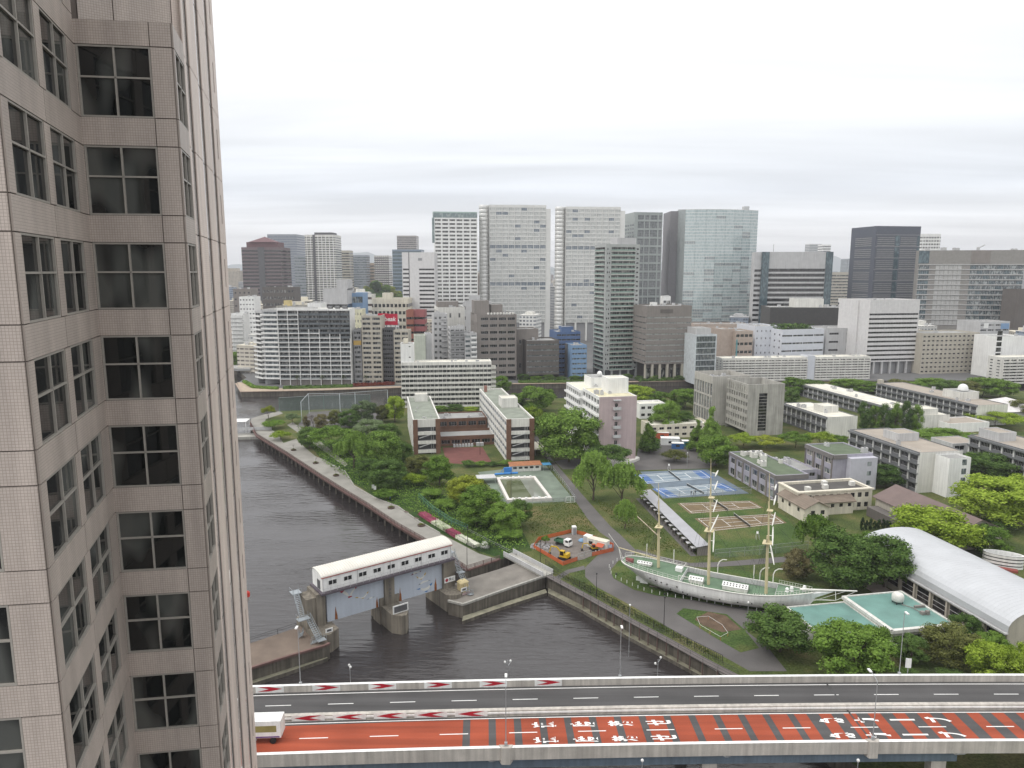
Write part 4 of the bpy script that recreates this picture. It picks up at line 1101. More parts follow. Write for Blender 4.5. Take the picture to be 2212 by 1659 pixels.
# green-roofed hall
groof = mk('green_roof', (.105, .135, .085), .85, .16, .3); mauve = mk('mauve_wall', (.33, .32, .37), .8, .08, .3, streak=.1); gband = mk('grey_roof_band', (.17, .16, .155), .8, .08)
s = cb('green_roofed_hall', 'two-storey grey hall with green flat roof beside the blue courts', (88.7, 236.6), 12, 33, 8.8, mauve)
s.openings('L', [(1.2 + 5.4 * i, 5.4 + 5.4 * i) for i in range(6)], [(.6, 3.2), (5.0, 7.0)], rec=.3, mull=2, gm=[wglass, wglass, bglass], fm=lgrey)
for i in range(7): s.strip('column', 'L', max(.2, 33 * i / 6 - .4), min(32.8, 33 * i / 6 + .3), 0, 7.6, .003, .3, taupe)
s.strip('roof_band', 'L', 0, 33, 7.7, 8.8, .003, .35, gband); s.strip('roof_band', 'F', 0, 12, 7.2, 8.8, .003, .35, gband)
s.roof(groof, par=.35, th=.4); s.units(11, 51, big=1.1, m=offwhite); s.end()
s = cb('green_roofed_block', 'three-storey mauve and grey block with green roof behind the cream building', (113.1, 248.5), 15.5, 17, 12.8, mauve)
s.grid('L', 3, 3, (.14, .86), (.42, .9), 0, vt=11.4, mull=2, gm=[wglass, bglass], fm=cream); s.roof(groof, par=.35, th=.4)
for i in range(4): s.strip('column', 'L', max(.3, 17 * i / 3 - .5), min(16.7, 17 * i / 3 + .4), 0, 11.2, .003, .5, taupe)
s.strip('roof_band', 'L', 0, 17, 11.3, 12.8, .003, .5, gband); s.strip('roof_band', 'F', 0, 5, 11.3, 12.8, .003, .5, gband)
b = MB(); b.b2(-2.5, 7.9, -2.4, -.01, 0, 11.8); b.build('stair_tower', mk('lilac_wall', (.46, .46, .51), .8, .06), s.root)
for k in range(3): b = MB(); b.quad((4, -2.412, 2 + 3.4 * k), (5.6, -2.412, 2 + 3.4 * k), (5.6, -2.412, 3.6 + 3.4 * k), (4, -2.412, 3.6 + 3.4 * k)); b.build('stair_window', bglass, s.root)
s.units(2, 52); s.end()
s = cb('courtyard_link', 'low mauve link with grey roof between the green-roofed hall and block', Vector((88.7, 236.6)) + GE * 12.3 + GN * 12, 11, 16, 6.5, mauve)
s.grid('F', 3, 2, (.2, .8), (.35, .8), 0, vt=6, gm=dglass); s.roof(roofgrey, par=.4); s.units(5, 53); s.end()
# cream building
s = cb('cream_block', 'cream two-storey block with dark flat roof inside a thick parapet', (91.1, 223.2), 26.5, 11.5, 7.2, cream)
s.openings('F', [(.9 + 2.55 * i, 2.3 + 2.55 * i) for i in range(10)], [(1.0, 2.6), (4.3, 5.9)], rec=.2, mull=1, gm=dglass, fm=dsteel)
s.openings('L', [(4.6, 6.0)], [(.2, 2.3), (4.0, 6.0)], rec=.2, gm=dglass, fm=dsteel)
s.roof(mk('tar_roof', (.085, .08, .075), .9, .18, .3), par=.8, th=.9)
s.strip('cornice', 'F', -.35, s.W + .35, 6.75, 7.2, .003, .4, cream); s.strip('cornice', 'L', 0, s.D + .3, 6.75, 7.2, .003, .36, cream)
for x, y in ((-8, 3), (-1, 4.2), (1.2, 8), (10, 6)): b = MB(); b.box(x, y, s.rz, 1.5, 1.5, 1.4); b.build('roof_hatch', offwhite, s.root)
b = MB(); b.bar((-13.6, 6, 3.6), (-13.6, 9, .4), .9, .2); b.b2(-14.1, -13.25, 3.8, 6.2, 3.5, 3.7); b.build('outside_stair', taupe, s.root)
s.end()
# tiled house
tileroof = mk('brown_tile_roof', (.215, .175, .14), .85, .14, .4, fine=.15, bump=.3)
def gable(root, x0, x1, y0, y1, ze, zr, along='y', ov=.6, wallm=cream, roofm=tileroof, tiles=True):
 b = MB(); b.prism([(x0, y0), (x1, y0), (x1, y1), (x0, y1)], 0, ze, cap=False)
 if along == 'y':
  xm = (x0 + x1) / 2; b.face([(x0, y0, ze), (x1, y0, ze), (xm, y0, zr)]); b.face([(x1, y1, ze), (x0, y1, ze), (xm, y1, zr)])
 else:
  ym = (y0 + y1) / 2; b.face([(x0, y1, ze), (x0, y0, ze), (x0, ym, zr)]); b.face([(x1, y0, ze), (x1, y1, ze), (x1, ym, zr)])
 b.build('wall', wallm, root)
 for sgn in (-1, 1):
  r = MB(); k = (zr - ze) / (((x1 - x0) if along == 'y' else (y1 - y0)) / 2)
  if along == 'y':
   xm = (x0 + x1) / 2; xe = (x0 - ov) if sgn < 0 else (x1 + ov); zd = ze - ov * k
   P = [(xe, y0 - ov, zd), (xm, y0 - ov, zr), (xm, y1 + ov, zr), (xe, y1 + ov, zd)]
  else:
   ym = (y0 + y1) / 2; ye = (y0 - ov) if sgn < 0 else (y1 + ov); zd = ze - ov * k
   P = [(x0 - ov, ye, zd), (x0 - ov, ym, zr), (x1 + ov, ym, zr), (x1 + ov, ye, zd)]
  up = Vector((0, 0, .18)); P = [Vector(p) + Vector((0, 0, .03)) for p in P]
  r.face([p + up for p in P]); r.face(P[::-1])
  for i in range(4): j = (i + 1) % 4; r.quad(P[i], P[j], P[j] + up, P[i] + up)
  # courses of tiles
  if tiles:
   n = 7
   for i in range(n):
    t = (i + .12) / n; a = P[0].lerp(P[1], t) + up; c = P[3].lerp(P[2], t) + up; r.bar(a + Vector((0, 0, .03)), c + Vector((0, 0, .03)), .12, .07)
  r.build('roof', roofm, root)
c = gp(1760, 1128)
hs = thing('tiled_house', (c.x, c.y, 0), GA, 'cream house with brown tiled gable roofs in front of the cream block', 'house')
gable(hs, -3.5, 4.5, 0, 15, 4.6, 6.6, 'y'); gable(hs, 4.6, 17, 5.5, 12, 4.2, 5.8, 'x')
for i, (x, y, w) in enumerate(((-3.52, 3, 0), (-3.52, 8, 0), (-3.52, 12, 0))):
 b = MB(); b.quad((x, y, 2.6), (x, y + 1.2, 2.6), (x, y + 1.2, 3.8), (x, y, 3.8)); b.build('window', dglass, hs)
for x in (-1.5, 1.8): b = MB(); b.quad((x, -.02, 2.4), (x + 1.3, -.02, 2.4), (x + 1.3, -.02, 3.7), (x, -.02, 3.7)); b.build('window', dglass, hs)
for x in (6, 9, 12, 15): b = MB(); b.quad((x, 5.48, 2.4), (x + 1.2, 5.48, 2.4), (x + 1.2, 5.48, 3.5), (x, 5.48, 3.5)); b.build('window', dglass, hs)
# brown-roofed hall
bh = thing('brown_roofed_hall', (116.6, 224.5, 0), GA, 'long hall with plain brown gable roof between the tiled house and the bright camphor tree', 'hall')
brownroof = mk('brown_sheet_roof', (.155, .115, .105), .7, .1, .3)
gable(bh, 0, 15, -33, 0, 5.4, 8.6, 'y', .8, beige, brownroof, False)
b = MB(); b.b2(-4.5, -.8, -20, -2, 0, 3.0); b.build('side_aisle', dtaupe, bh)
# barrel-roofed gym
silver = mk('silver_standing_seam', (.50, .51, .525), .4, .06, .2, metal=.35)
ag = thing('arched_gymnasium', (98.1, 134.5, 0), GA, 'gymnasium with long silver barrel-vaulted roof', 'gymnasium')
b = MB(); AW, AD, AZ0, AZ1 = 21.0, 46.0, 6.0, 10.6
b.prism([(0.6, 0.6), (AW - .6, 0.6), (AW - .6, AD - .6), (.6, AD - .6)], 0, AZ0, cap=False)
nseg = 16
prof = [(AW / 2 - (AW / 2) * cos(pi * i / nseg), AZ0 + (AZ1 - AZ0) * sin(pi * i / nseg) ** .8 if 0 < i < nseg else AZ0) for i in range(nseg + 1)]
b.face([(x, .6, z) for x, z in prof]); b.face([(x, AD - .6, z) for x, z in prof][::-1])
b.build('wall', beige, ag)
PW = 46.0 / 46
seg = MB()
for (x0, z0), (x1, z1) in zip(prof, prof[1:]):
 seg.quad((x0, 0, z0 + .1), (x1, 0, z1 + .1), (x1, PW - .06, z1 + .1), (x0, PW - .06, z0 + .1))
 seg.quad((x0, PW - .06, z0 + .1), (x1, PW - .06, z1 + .1), (x1, PW - .03, z1 + .14), (x0, PW - .03, z0 + .14)); seg.quad((x0, PW - .03, z0 + .14), (x1, PW - .03, z1 + .14), (x1, PW, z1 + .1), (x0, PW, z0 + .1))
sm = seg.mesh('roof_panel', silver, True)
for i in range(46): inst('roof_panel', sm, ag, (0, i * PW, 0))
for i in range(9):
 y = 1.6 + 4.9 * i
 b = MB(); b.quad((.58, y + 3.9, 1.4), (.58, y, 1.4), (.58, y, 4.8), (.58, y + 3.9, 4.8)); b.build('window', dglass, ag)
 b = MB(); b.box(.3, y + 4.4, 0, .5, .5, AZ0); b.build('buttress', beige, ag)
 for zz in (1.4, 2.5, 3.6): b = MB(); b.b2(.5, .56, y, y + 3.9, zz, zz + .1); b.build('window_bar', lgrey, ag)
b = MB(); b.b2(-.5, .25, 0, AD, AZ0 - .35, AZ0 - .02); b.build('eave', lgrey, ag)
b = MB(); b.b2(-5.0, -.6, 5, AD, 0, .5); b.build('terrace', mk('pinkish_terrace', (.32, .27, .24), .9), ag)
# teal flat roofs
tealm = mk('teal_membrane_roof', (.135, .255, .225), .55, .16, .25, fine=.08)
s = cb('teal_roofed_pavilion', 'pavilion with larger teal flat roof carrying a round water tank', (77.8, 139), 14.7, 16, 4.4, offwhite)
s.grid('F', 4, 1, (.1, .9), (.3, .8), 0, vt=3.6, gm=dglass); s.roof(tealm, par=.25, th=.35)
s.strip('cornice', 'F', -.5, s.W + .5, 3.7, 4.4, .003, .5, offwhite); s.strip('cornice', 'L', 0, s.D + .4, 3.7, 4.4, .003, .5, offwhite)
b = MB(); b.lathe([(1.15, .6), (1.25, .7), (1.25, 1.9), (.9, 2.3), (.2, 2.4)], 16); b.mat(1); [b.box(x, y, 0, .15, .15, .6) for x in (-.7, .7) for y in (-.7, .7)]; b.build('water_tank', [offwhite, dsteel], s.root, (2.4, 11, s.rz), smooth=True)
b = MB(); b.path([(2.4, 9.6, s.rz + .3), (3.6, 8, s.rz + .3), (3.8, 5.6, s.rz + .3)], .1); b.box(3.9, 5.2, s.rz, .8, .8, .7); b.box(4.9, 5.0, s.rz, .7, .7, .9); b.box(5.6, 8.2, s.rz, 2.4, .5, .5); b.build('roof_pipework', taupe, s.root)
s.end()
s = cb('teal_roofed_pavilion', 'pavilion with plain smaller teal flat roof in front of the ship bow', (63, 138.4), 14.3, 13, 3.5, offwhite)
s.grid('F', 4, 1, (.1, .9), (.3, .8), 0, vt=2.9, gm=dglass); s.roof(tealm, par=.2, th=.3); s.end()
# small white oval structure and its red base
c = gp(2165, 1222)
ov = thing('oval_white_enclosure', (c.x, c.y, 0), -.5, 'white banded oval enclosure open at the top on a red base behind the silver vault', 'enclosure')
pts = [(4.6 * cos(t), 2.0 * sin(t)) for t in [2 * pi * i / 20 for i in range(20)]]
b = MB()
for k in range(4): b.prism(pts, .9 * k, .9 * k + .62, cap=False)
MB().prism([(x * .93, y * .9) for x, y in pts], 0, 2.9, cap=False).build('inner_wall', dgrey, ov)
for k in range(20):
 j = (k + 1) % 20; a, d = pts[k], pts[j]; b.quad((*a, 3.5), (*d, 3.5), (d[0] * .9, d[1] * .85, 3.5), (a[0] * .9, a[1] * .85, 3.5)); b.quad((a[0] * .9, a[1] * .85, 3.5), (d[0] * .9, d[1] * .85, 3.5), (d[0] * .9, d[1] * .85, 1), (a[0] * .9, a[1] * .85, 1))
b.build('wall', white, ov); b = MB(); b.face([(x * .95, y * .95, 1.0) for x, y in pts]); b.build('floor', roofgrey, ov)
b = MB(); b.box(-2.5, 0, 1, 1.2, 1, 2.0); b.box(2.5, .4, 1, 1.4, 1, 1.8); b.build('equipment', lgrey, ov)
b = MB(); b.b2(-7.5, 3, -4.2, -2.6, 0, .6); b.build('base', mk('red_base', (.25, .07, .06), .8), ov)
# long shed with stalls beside the courts
shed = thing('stable_shed', (50.3, 188.6, 0), GA - .055, 'long open shed with grey sheet roof and little lean-to stalls beside the clay courts', 'shed')
b = MB(); b.quad((-.2, -.3, 2.6), (3.5, -.3, 3.1), (3.5, 51, 3.1), (-.2, 51, 2.6)); b.quad((-.2, 51, 2.5), (3.5, 51, 3.0), (3.5, -.3, 3.0), (-.2, -.3, 2.5)); b.quad((-.2, -.3, 2.5), (3.5, -.3, 3.0), (3.5, -.3, 3.1), (-.2, -.3, 2.6)); b.quad((-.2, 51, 2.6), (-.2, 51, 2.5), (-.2, -.3, 2.5), (-.2, -.3, 2.6)); b.build('roof', mk('grey_sheet_roof', (.36, .36, .38), .55, .08, .3, metal=.2), shed)
b = MB(); b.b2(.2, 3.3, .0, .08, 0, 2.5); b.build('end_wall', taupe, shed); b = MB(); b.b2(3.2, 3.3, .1, 50.5, 0, 2.8); b.build('back_wall', taupe, shed)
for i in range(14):
 y = 1.0 + i * 3.55
 b = MB(); b.b2(-.9, .3, y, y + 1.5, 1.75, 1.83); b.build('stall_roof', lgrey, shed)
 b = MB(); b.box(-.8, y + .1, 0, .1, .1, 1.75); b.box(-.8, y + 1.4, 0, .1, .1, 1.75); b.b2(-.05, .05, y + 1.6, y + 3.3, 0, 1.6); b.build('stall_frame', dtaupe, shed)
 if i % 2 == 0: b = MB(); b.box(-.3, y + 2.4, 0, .6, .8, .9); b.box(.6, y + 2.6, 0, .9, .6, 1.2); b.build('stored_goods', [dtaupe, mk('mixed_clutter', (.2, .18, .17), .8, .3)][i % 4 // 2], shed)
b = MB(); b.b2(-1.6, 0, 0, 51, 0, .05); b.build('floor_slab', asph, shed)
tim = thing('timber_beam', gp(1400, 1140), 0, 'long pale timber beam lying on the grass beside the shed stalls', 'beam')
b = MB(); a = gp(1372, 1112) - Vector(tim.location); d = gp(1428, 1164) - Vector(tim.location); b.bar(a + Vector((0, 0, .1)), d + Vector((0, 0, .1)), .25, .2); b.build('beam', mk('bleached_timber', (.5, .42, .32), .8), tim)
# swimming pool
pool = thing('swimming_pool', (0, 0, 0), 0, 'outdoor swimming pool with raised white rim and murky green water', 'pool')
pin = mk('pool_deck', (.155, .19, .15), .85, .2, .25)
sheet('pool_deck', [(1032, 1020), (1178, 1004), (1242, 1082), (1090, 1090), (1066, 1062)], .03, pin)
po = [gp(*p, 1.0) for p in ((1072, 1031), (1156, 1028), (1193, 1076), (1096, 1080))]
ce = sum(po, Vector()) / 4; pi_ = [ce + (p - ce) * .87 for p in po]
for k in range(4):
 j = (k + 1) % 4; b = MB()
 b.quad(po[k], po[j], pi_[j], pi_[k]); b.quad(*[Vector((*v[:2], z)) for v, z in ((po[k], 0), (po[j], 0), (po[j], 1), (po[k], 1))][::1]); b.quad(*[Vector((*v[:2], z)) for v, z in ((pi_[k], 1), (pi_[j], 1), (pi_[j], -.4), (pi_[k], -.4))])
 b.build('rim', mk('pool_rim', (.66, .62, .58), .7, .08), pool)
 if k in (0, 2):
  for i in range(6):
   q = po[k].lerp(po[j], (i + .7) / 6.4); q = q + (ce - q) * .06; b = MB(); b.box(q.x, q.y, 1.0, .8, .8, .35); b.build('starting_block', white, pool)
pw = mk('pool_water', (.105, .125, .065), .06, .12, .12, spec=.5); pw2 = mk('pool_water_clear', (.22, .235, .20), .06, .1, .12, spec=.5)
a, c, d, e = pi_; m1, m2 = a.lerp(c, .60), e.lerp(d, .60)
b = MB(); b.face([Vector((*v[:2], .55)) for v in (e, m2, m1, a)]); b.build('water_surface', pw, pool)
b = MB(); b.face([Vector((*v[:2], .55)) for v in (m2, d, c, m1)]); b.build('water_surface', pw2, pool)
ph = thing('pool_house', gp(1136, 1018), GA, 'long pool changing hut with rusty orange roof', 'hut')
b = MB(); b.b2(-6, 6, 0, 3.6, 0, 2.3); b.build('wall', offwhite, ph); b = MB(); b.quad((-6.4, -.4, 2.35), (6.4, -.4, 2.35), (6.4, 4, 3.0), (-6.4, 4, 3.0)); b.quad((-6.4, -.4, 2.25), (-6.4, -.4, 2.35), (-6.4, 4, 3.0), (-6.4, 4, 2.9)); b.build('roof', mk('rusty_sheet', (.32, .14, .07), .8, .2, .8), ph)
for i in range(5): b = MB(); b.quad((-5 + 2.2 * i, -.015, 1.1), (-3.6 + 2.2 * i, -.015, 1.1), (-3.6 + 2.2 * i, -.015, 1.9), (-5 + 2.2 * i, -.015, 1.9)); b.build('window', dglass, ph)
b = MB(); b.b2(6.6, 10, -1, 2.5, 2.3, 2.4); b.build('awning', mk('blue_awning', (.06, .22, .38), .6), ph); [MB().box(x, y, 0, .1, .1, 2.3).build('awning_post', steel, ph) for x in (6.8, 9.8) for y in (-.8, 2.3)]
bluep = mk('blue_plastic', (.05, .22, .55), .5)
sl = thing('pool_slide', gp(1090, 1024), GA, 'blue pool cover reel and frames beside the changing hut', 'pool equipment')
b = MB(); b.tube((-4, -1, .4), (5, -.6, .4), .4, 8); b.build('cover_reel', bluep, sl); b = MB(); b.b2(0, 3, 1, 1.4, 0, 2.2); b.b2(1, 2.6, 1.5, 3.2, 1.6, 1.8); b.path([(0, 1, 2.2), (-1.5, 1, 0)], .1); b.build('frame', bluep, sl)
bt = thing('bench_shelter', gp(1050, 1042), GA, 'grey flat roof of a small shelter at the corner of the pool', 'shelter')
b = MB(); b.b2(-3.5, 3.5, -2, 3, 2.0, 2.15); b.build('roof', lgrey, bt); [MB().box(x, y, 0, .12, .12, 2.0).build('post', steel, bt) for x in (-3.2, 3.2) for y in (-1.7, 2.7)]
gf = thing('goal_frame', gp(1232, 1085), GA, 'white tubular frame standing at the near corner of the pool deck', 'frame')
b = MB(); b.path([(-1.6, 0, 0), (-1.5, 0, 1.9), (1.5, 0, 1.9), (1.6, 0, 0), (-1.6, 0, 0)], .07); b.path([(0, 0, 0), (0, 0, 1.9)], .05); b.path([(-1.6, 1, 0), (-1.5, 0, 1.9)], .05); b.path([(1.6, 1, 0), (1.5, 0, 1.9)], .05); b.build('tube_frame', white, gf)
# ------------------------------------------------------------------ the city across the canal
FOOT = []      # footprints already taken: (cx, cy, radius-ish half sizes)
def tw(name, label, pl, pr, pt, Y, D, wall, YR=None, cat='building', group=None, z0=0.0):
 c0, c1, z = front(pl, pr, pt, Y, YR)
 s = Bld(name, label, c0, c1, D, z - z0, z0, cat, group, wall)
 c = (c0 + c1) / 2 + Vector((-(c1 - c0).y, (c1 - c0).x)).normalized() * (D / 2)
 FOOT.append((c.x, c.y, max(s.W, D) * .62)); return s
ANG = .185
def yr(pl, pr, Y): return Y + (pr - pl) / FPX * Y * ANG
# ---- first row on the far bank
s = tw('white_grid_condominium', 'white-gridded condominium with dark upper corner on the far canal bank', 598, 755, 667, 487, 16, white, cat='condominium')
H = s.H; nf = 15; v0 = 4.0; fh = (H - 1.2 - v0) / nf; bw = s.W / 7
darkc = mk('condo_dark_panel', (.13, .145, .155), .6, .08)
def condo_dark(ci, ri): return (ci >= 2 and ri >= 11) or (ci >= 4 and ri >= 10) or (ci >= 6 and ri >= 9)
s.plain('F', 0, v0, o=-.8, m=taupe)
s.openings('F', [(bw * i + .3, bw * (i + 1) - .3) for i in range(7)], [(v0 + fh * i + .25, v0 + fh * (i + 1) - .35) for i in range(nf)], v0=v0, rec=1.5, mull=3, gm=wglass, fm=dgrey, m=taupe, rm=mgrey)
for i in range(nf):
 for j in range(7):
  dk = condo_dark(j, i)
  s.strip('balcony_front', 'F', bw * j + .15, bw * (j + 1) - .15, v0 + fh * i + .3, v0 + fh * i + 1.25, .0 + .003, .08, darkc if dk else mk('grey_balcony_glass', (.20, .215, .22), .35, .06))
 k0 = min([j for j in range(7) if condo_dark(j, i)] + [7])
 if k0 > 0: s.strip('floor_band', 'F', 0, bw * k0, v0 + fh * i - .1, v0 + fh * i + .28, .003, .5, white)
 if k0 < 7: s.strip('floor_band', 'F', bw * k0, s.W, v0 + fh * i - .1, v0 + fh * i + .28, .003, .42, darkc)
for j in range(8):
 top = next((i for i in range(nf) if condo_dark(min(j, 6), i) and condo_dark(max(j - 1, 0), i)), nf)
 u = min(max(bw * j, .2), s.W - .2)
 s.strip('white_fin', 'F', u - .18, u + .18, 0, v0 + fh * top, .004, .62, white)
 if top < nf: s.strip('dark_fin', 'F', u - .12, u + .12, v0 + fh * top, H - 1, .004, .5, darkc)
s.strip('top_band', 'F', 0, s.W, H - 1.2, H, .003, .5, white)
s.roof(roofpale); s.box('penthouse', .1, .5, .3, .7, s.rz, s.rz + 1.6, lgrey)
for x in (8, 13, 18): b = MB(); b.quad((x, 4, s.rz + 1.2), (x + 3.5, 4, s.rz + 1.2), (x + 3.5, 7, s.rz + 2.6), (x, 7, s.rz + 2.6)); b.quad((x, 7, s.rz), (x + 3.5, 7, s.rz), (x + 3.5, 7, s.rz + 2.6), (x, 7, s.rz + 2.6)); b.build('solar_panel', dglass, s.root)
s.end()
c0, c1, z = front(566, 597.4, 668, 489, 488)
s = Bld('condominium_wing', 'pale grey balcony wing joined to the left of the white-gridded condominium', c0, c1, 18, z, 0, 'condominium', None, lgrey)
FOOT.append((c0.x, c0.y + 9, 12))
s.grid('F', 1, 15, (.06, .97), (.3, .85), 4, vt=z - 1.2, mull=9, rec=.5, gm=bglass); s.grid('L', 3, 15, (.1, .9), (.2, .85), 4, vt=z - 1.2, mull=2)
s.slabs('F', 15, 4.2, (z - 5.2) / 15, .6, 0, s.W, .3, .9, white); s.slabs('L', 15, 4.2, (z - 5.2) / 15, 1.6, 0, s.D, .25, 1.0, white)
s.roof(roofpale); s.end()
c0, c1, z = front(550, 565.4, 670, 497, 489.5)
s = Bld('condominium_wing', 'angled corner wing of stacked curved balconies at the far left of the condominium', c0, c1, 14, z, 0, 'condominium', None, lgrey)
s.grid('F', 1, 15, (.08, .95), (.25, .85), 4, vt=z - 1.2, mull=3, gm=wglass); s.slabs('F', 15, 4.2, (z - 5.2) / 15, 1.8, -.8, s.W - .1, .28, .9, white); s.roof(roofgrey); s.end()
def gridcondo(name, label, pl, pr, pt, Y, D, nb, nf, wall, v0=0.0, YR=None, hf=(.30, .82), wf=(.1, .9), gm=None, mull=2, rec=.9, vtm=.8, **k):
 s = tw(name, label, pl, pr, pt, Y, D, wall, YR, **k)
 s.grid('F', nb, nf, wf, hf, v0, vt=s.H - vtm, mull=mull, rec=rec, gm=gm or wglass); s.roof(roofgrey); return s
s = gridcondo('beige_condominium', 'beige condominium of deep square balconies beside the white-gridded one', 780, 822.6, 681.6, 490, 16, 2, 14, beige, cat='condominium'); s.units(4, 61); s.end()
s = gridcondo('beige_condominium_wing', 'lower grey-beige wing of the beige condominium with one ochre balcony', 762.6, 779.6, 712, 491, 14, 1, 11, mgrey, cat='condominium')
s.strip('ochre_band', 'F', 0, s.W, s.H * .72, s.H * .80, .003, .12, mk('ochre', (.45, .30, .09), .8)); s.end()
s = gridcondo('beige_condominium_wing', 'dark recessed bay in the middle of the beige condominium', 823, 849.6, 709, 494, 10, 1, 12, dgrey, gm=dglass, mull=4, cat='condominium'); s.end()
s = gridcondo('beige_condominium_wing', 'right beige wing of the condominium beside the white stair tower', 850, 882, 713.6, 490, 14, 2, 11, beige, cat='condominium'); s.end()
# red billboard on the roof behind
bb = at(844, 700, 505); bb_t = thing('billboard', (bb.x, 505, zy(702, 505)), 0, 'big red rooftop billboard with white lettering above the beige condominium', 'billboard')
w = 30 / FPX * 510; h = zy(678, 505) - zy(702, 505)
b = MB(); b.b2(-w / 2, w / 2, 0, .4, 0, h); b.build('board', mk('billboard_red', (.42, .012, .04), .5, .05), bb_t)
b = MB(); b.b2(-w / 2 - 4, -w / 2 + 3, .5, .9, h - 1.5, h + .3); b.build('board_wing', mk('billboard_red', (.42, .012, .04)), bb_t)
b = MB(); [b.box(x, .8, -12, .4, .4, 12 + h * .5) for x in (-3, 0, 3)]; b.build('support', dsteel, bb_t)
cu = bpy.data.curves.new('lettering', 'FONT'); cu.body = 'beak'; cu.size = 4.2; cu.align_x = 'CENTER'; cu.align_y = 'CENTER'; cu.offset = .08; cu.shear = .2
tmp = bpy.data.objects.new('lettering', cu); COL.objects.link(tmp); dg = bpy.context.evaluated_depsgraph_get(); dg.update()
me = bpy.data.meshes.new_from_object(tmp.evaluated_get(dg)); bpy.data.objects.remove(tmp); me.materials.clear(); me.materials.append(white)
inst('lettering', me, bb_t, (-.6, -.03, h * .52), rot=(pi / 2, 0, 0))
bb_t.location.z -= 0
# narrow blocks and offices between
def office(name, label, pl, pr, pt, Y, D, nb, nf, wall, wf=(.08, .92), hf=(.35, .7), v0=0.0, gm=None, mull=2, left=None, right=None, rec=.3, roofm=None, u=(0, None), pent=None, units=3, slant=True, vtm=1.0, **k):
 s = tw(name, label, pl, pr, pt, Y, D, wall, yr(pl, pr, Y) if slant else None, **k)
 u0, u1 = u[0] * s.W, (u[1] if u[1] else 1) * s.W
 if u0: s.plain('F', u1=u0)
 if u1 < s.W - .01: s.plain('F', u0=u1)
 if nb: s.grid('F', nb, nf, wf, hf, v0, vt=s.H - vtm, mull=mull, rec=rec, gm=gm or wglass, u0=u0, u1=u1)
 if left: s.grid('L', left, nf, wf, hf, v0, vt=s.H - vtm, mull=mull, rec=rec, gm=gm or wglass)
 if right: s.grid('R', right, nf, wf, hf, v0, vt=s.H - vtm, mull=mull, rec=rec, gm=gm or wglass)
 s.roof(roofm or roofgrey)
 if pent: s.box('penthouse', *pent[:4], s.rz, s.rz + pent[4], pent[5] if len(pent) > 5 else wall)
 if units: s.units(units, int(pl), big=1.2)
 return s
office('pale_green_block', 'windowless pale green narrow block behind the white stair tower', 896, 919, 725, 470, 14, 0, 0, mk('pale_green_wall', (.47, .50, .42), .8, .06, streak=.1), units=0).end()
office('grey_narrow_block', 'grey windowless narrow block right of the pale green one', 919.6, 933, 722, 480, 16, 0, 0, lgrey, units=1).end()
s = office('white_office', 'white and grey office with dark penthouse above the danchi slab', 945, 1004, 664, 545, 30, 3, 1, offwhite, wf=(.3, .5), hf=(.86, .93), left=None, pent=(.05, .8, .2, .8, 5, taupe), units=5)
s.grid('L', 6, 9, (.1, .9), (.35, .7), 0, vt=s.H - 1, gm=dglass, rec=.4); s.end()
s = office('slim_grey_apartment', 'light grey apartment with rounded balcony corner before the white office', 936, 966, 678, 520, 16, 3, 11, lgrey, wf=(.2, .75), hf=(.3, .75), gm=wglass); s.slabs('F', 11, 3, (s.H - 3) / 11, 1.0, s.W * .55, s.W, .2, 1.0, lgrey); s.end()
s = office('grey_apartment', 'small grey apartment with stacked balconies above the danchi roof', 972, 1003.5, 707, 500, 14, 3, 11, lgrey, wf=(.12, .88), hf=(.25, .8), left=3, gm=wglass, mull=1); s.slabs('F', 11, 1.0, (s.H - 1) / 11, 1.2, .6, s.W - .6, .2, 1.0, mgrey); s.end()
s = office('striped_apartment', 'narrow apartment with white and grey checker balconies beside the taupe office', 1004, 1030, 720, 500, 12, 2, 10, lgrey, wf=(.1, .9), hf=(.35, .85), mull=2, gm=bglass); s.slabs('F', 10, .8, (s.H - 1) / 10, .9, s.W * .52, s.W - .1, .2, 1.2, white); s.end()
s = office('taupe_office', 'taupe office with four columns of wide dark windows and row of rooftop ducts', 1030, 1116, 680, 505, 34, 4, 9, taupe, wf=(.1, .9), hf=(.38, .78), u=(.08, .98), gm=dglass, mull=3, left=None, pent=(.0, .38, .4, .8, 10), units=2, v0=3)
s.grid('L', 5, 2, (.4, .6), (.2, .6), s.H * .6, vt=s.H - 2, gm=dglass)
for i in range(9): b = MB(); b.lathe([(.5, 0), (.6, 1.2), (.9, 1.6), (.6, 2.1)], 8); b.build('roof_duct', offwhite, s.root, (-s.W * .2 + i * 2.2, 2.5, s.rz))
s.box('penthouse', .45, .75, .5, .85, s.rz, s.rz + 7, taupe); s.end()
s = office('brown_office', 'dark brown office of long ribbon windows next to the blue building', 1138, 1208, 736, 510, 26, 5, 6, dtaupe, wf=(.02, .98), hf=(.38, .62), gm=bglass, mull=4, v0=3.5, units=2); s.end()
s = office('brown_office_core', 'taller blank brown core rising behind the brown ribbon-window office', 1117, 1163, 711, 524, 18, 1, 2, taupe, wf=(.1, .2), hf=(.4, .6), units=1); s.end()
blued = mk('blue_tile', (.085, .14, .27), .6, .08); bluel = mk('light_blue_panel', (.19, .30, .46), .6, .06)
s = office('blue_building', 'dark blue stepped building behind the light blue one', 1203, 1254, 717, 535, 24, 5, 9, blued, wf=(.05, .95), hf=(.4, .75), gm=dglass, units=3, pent=(.3, .8, .3, .7, 4, blued)); s.end()
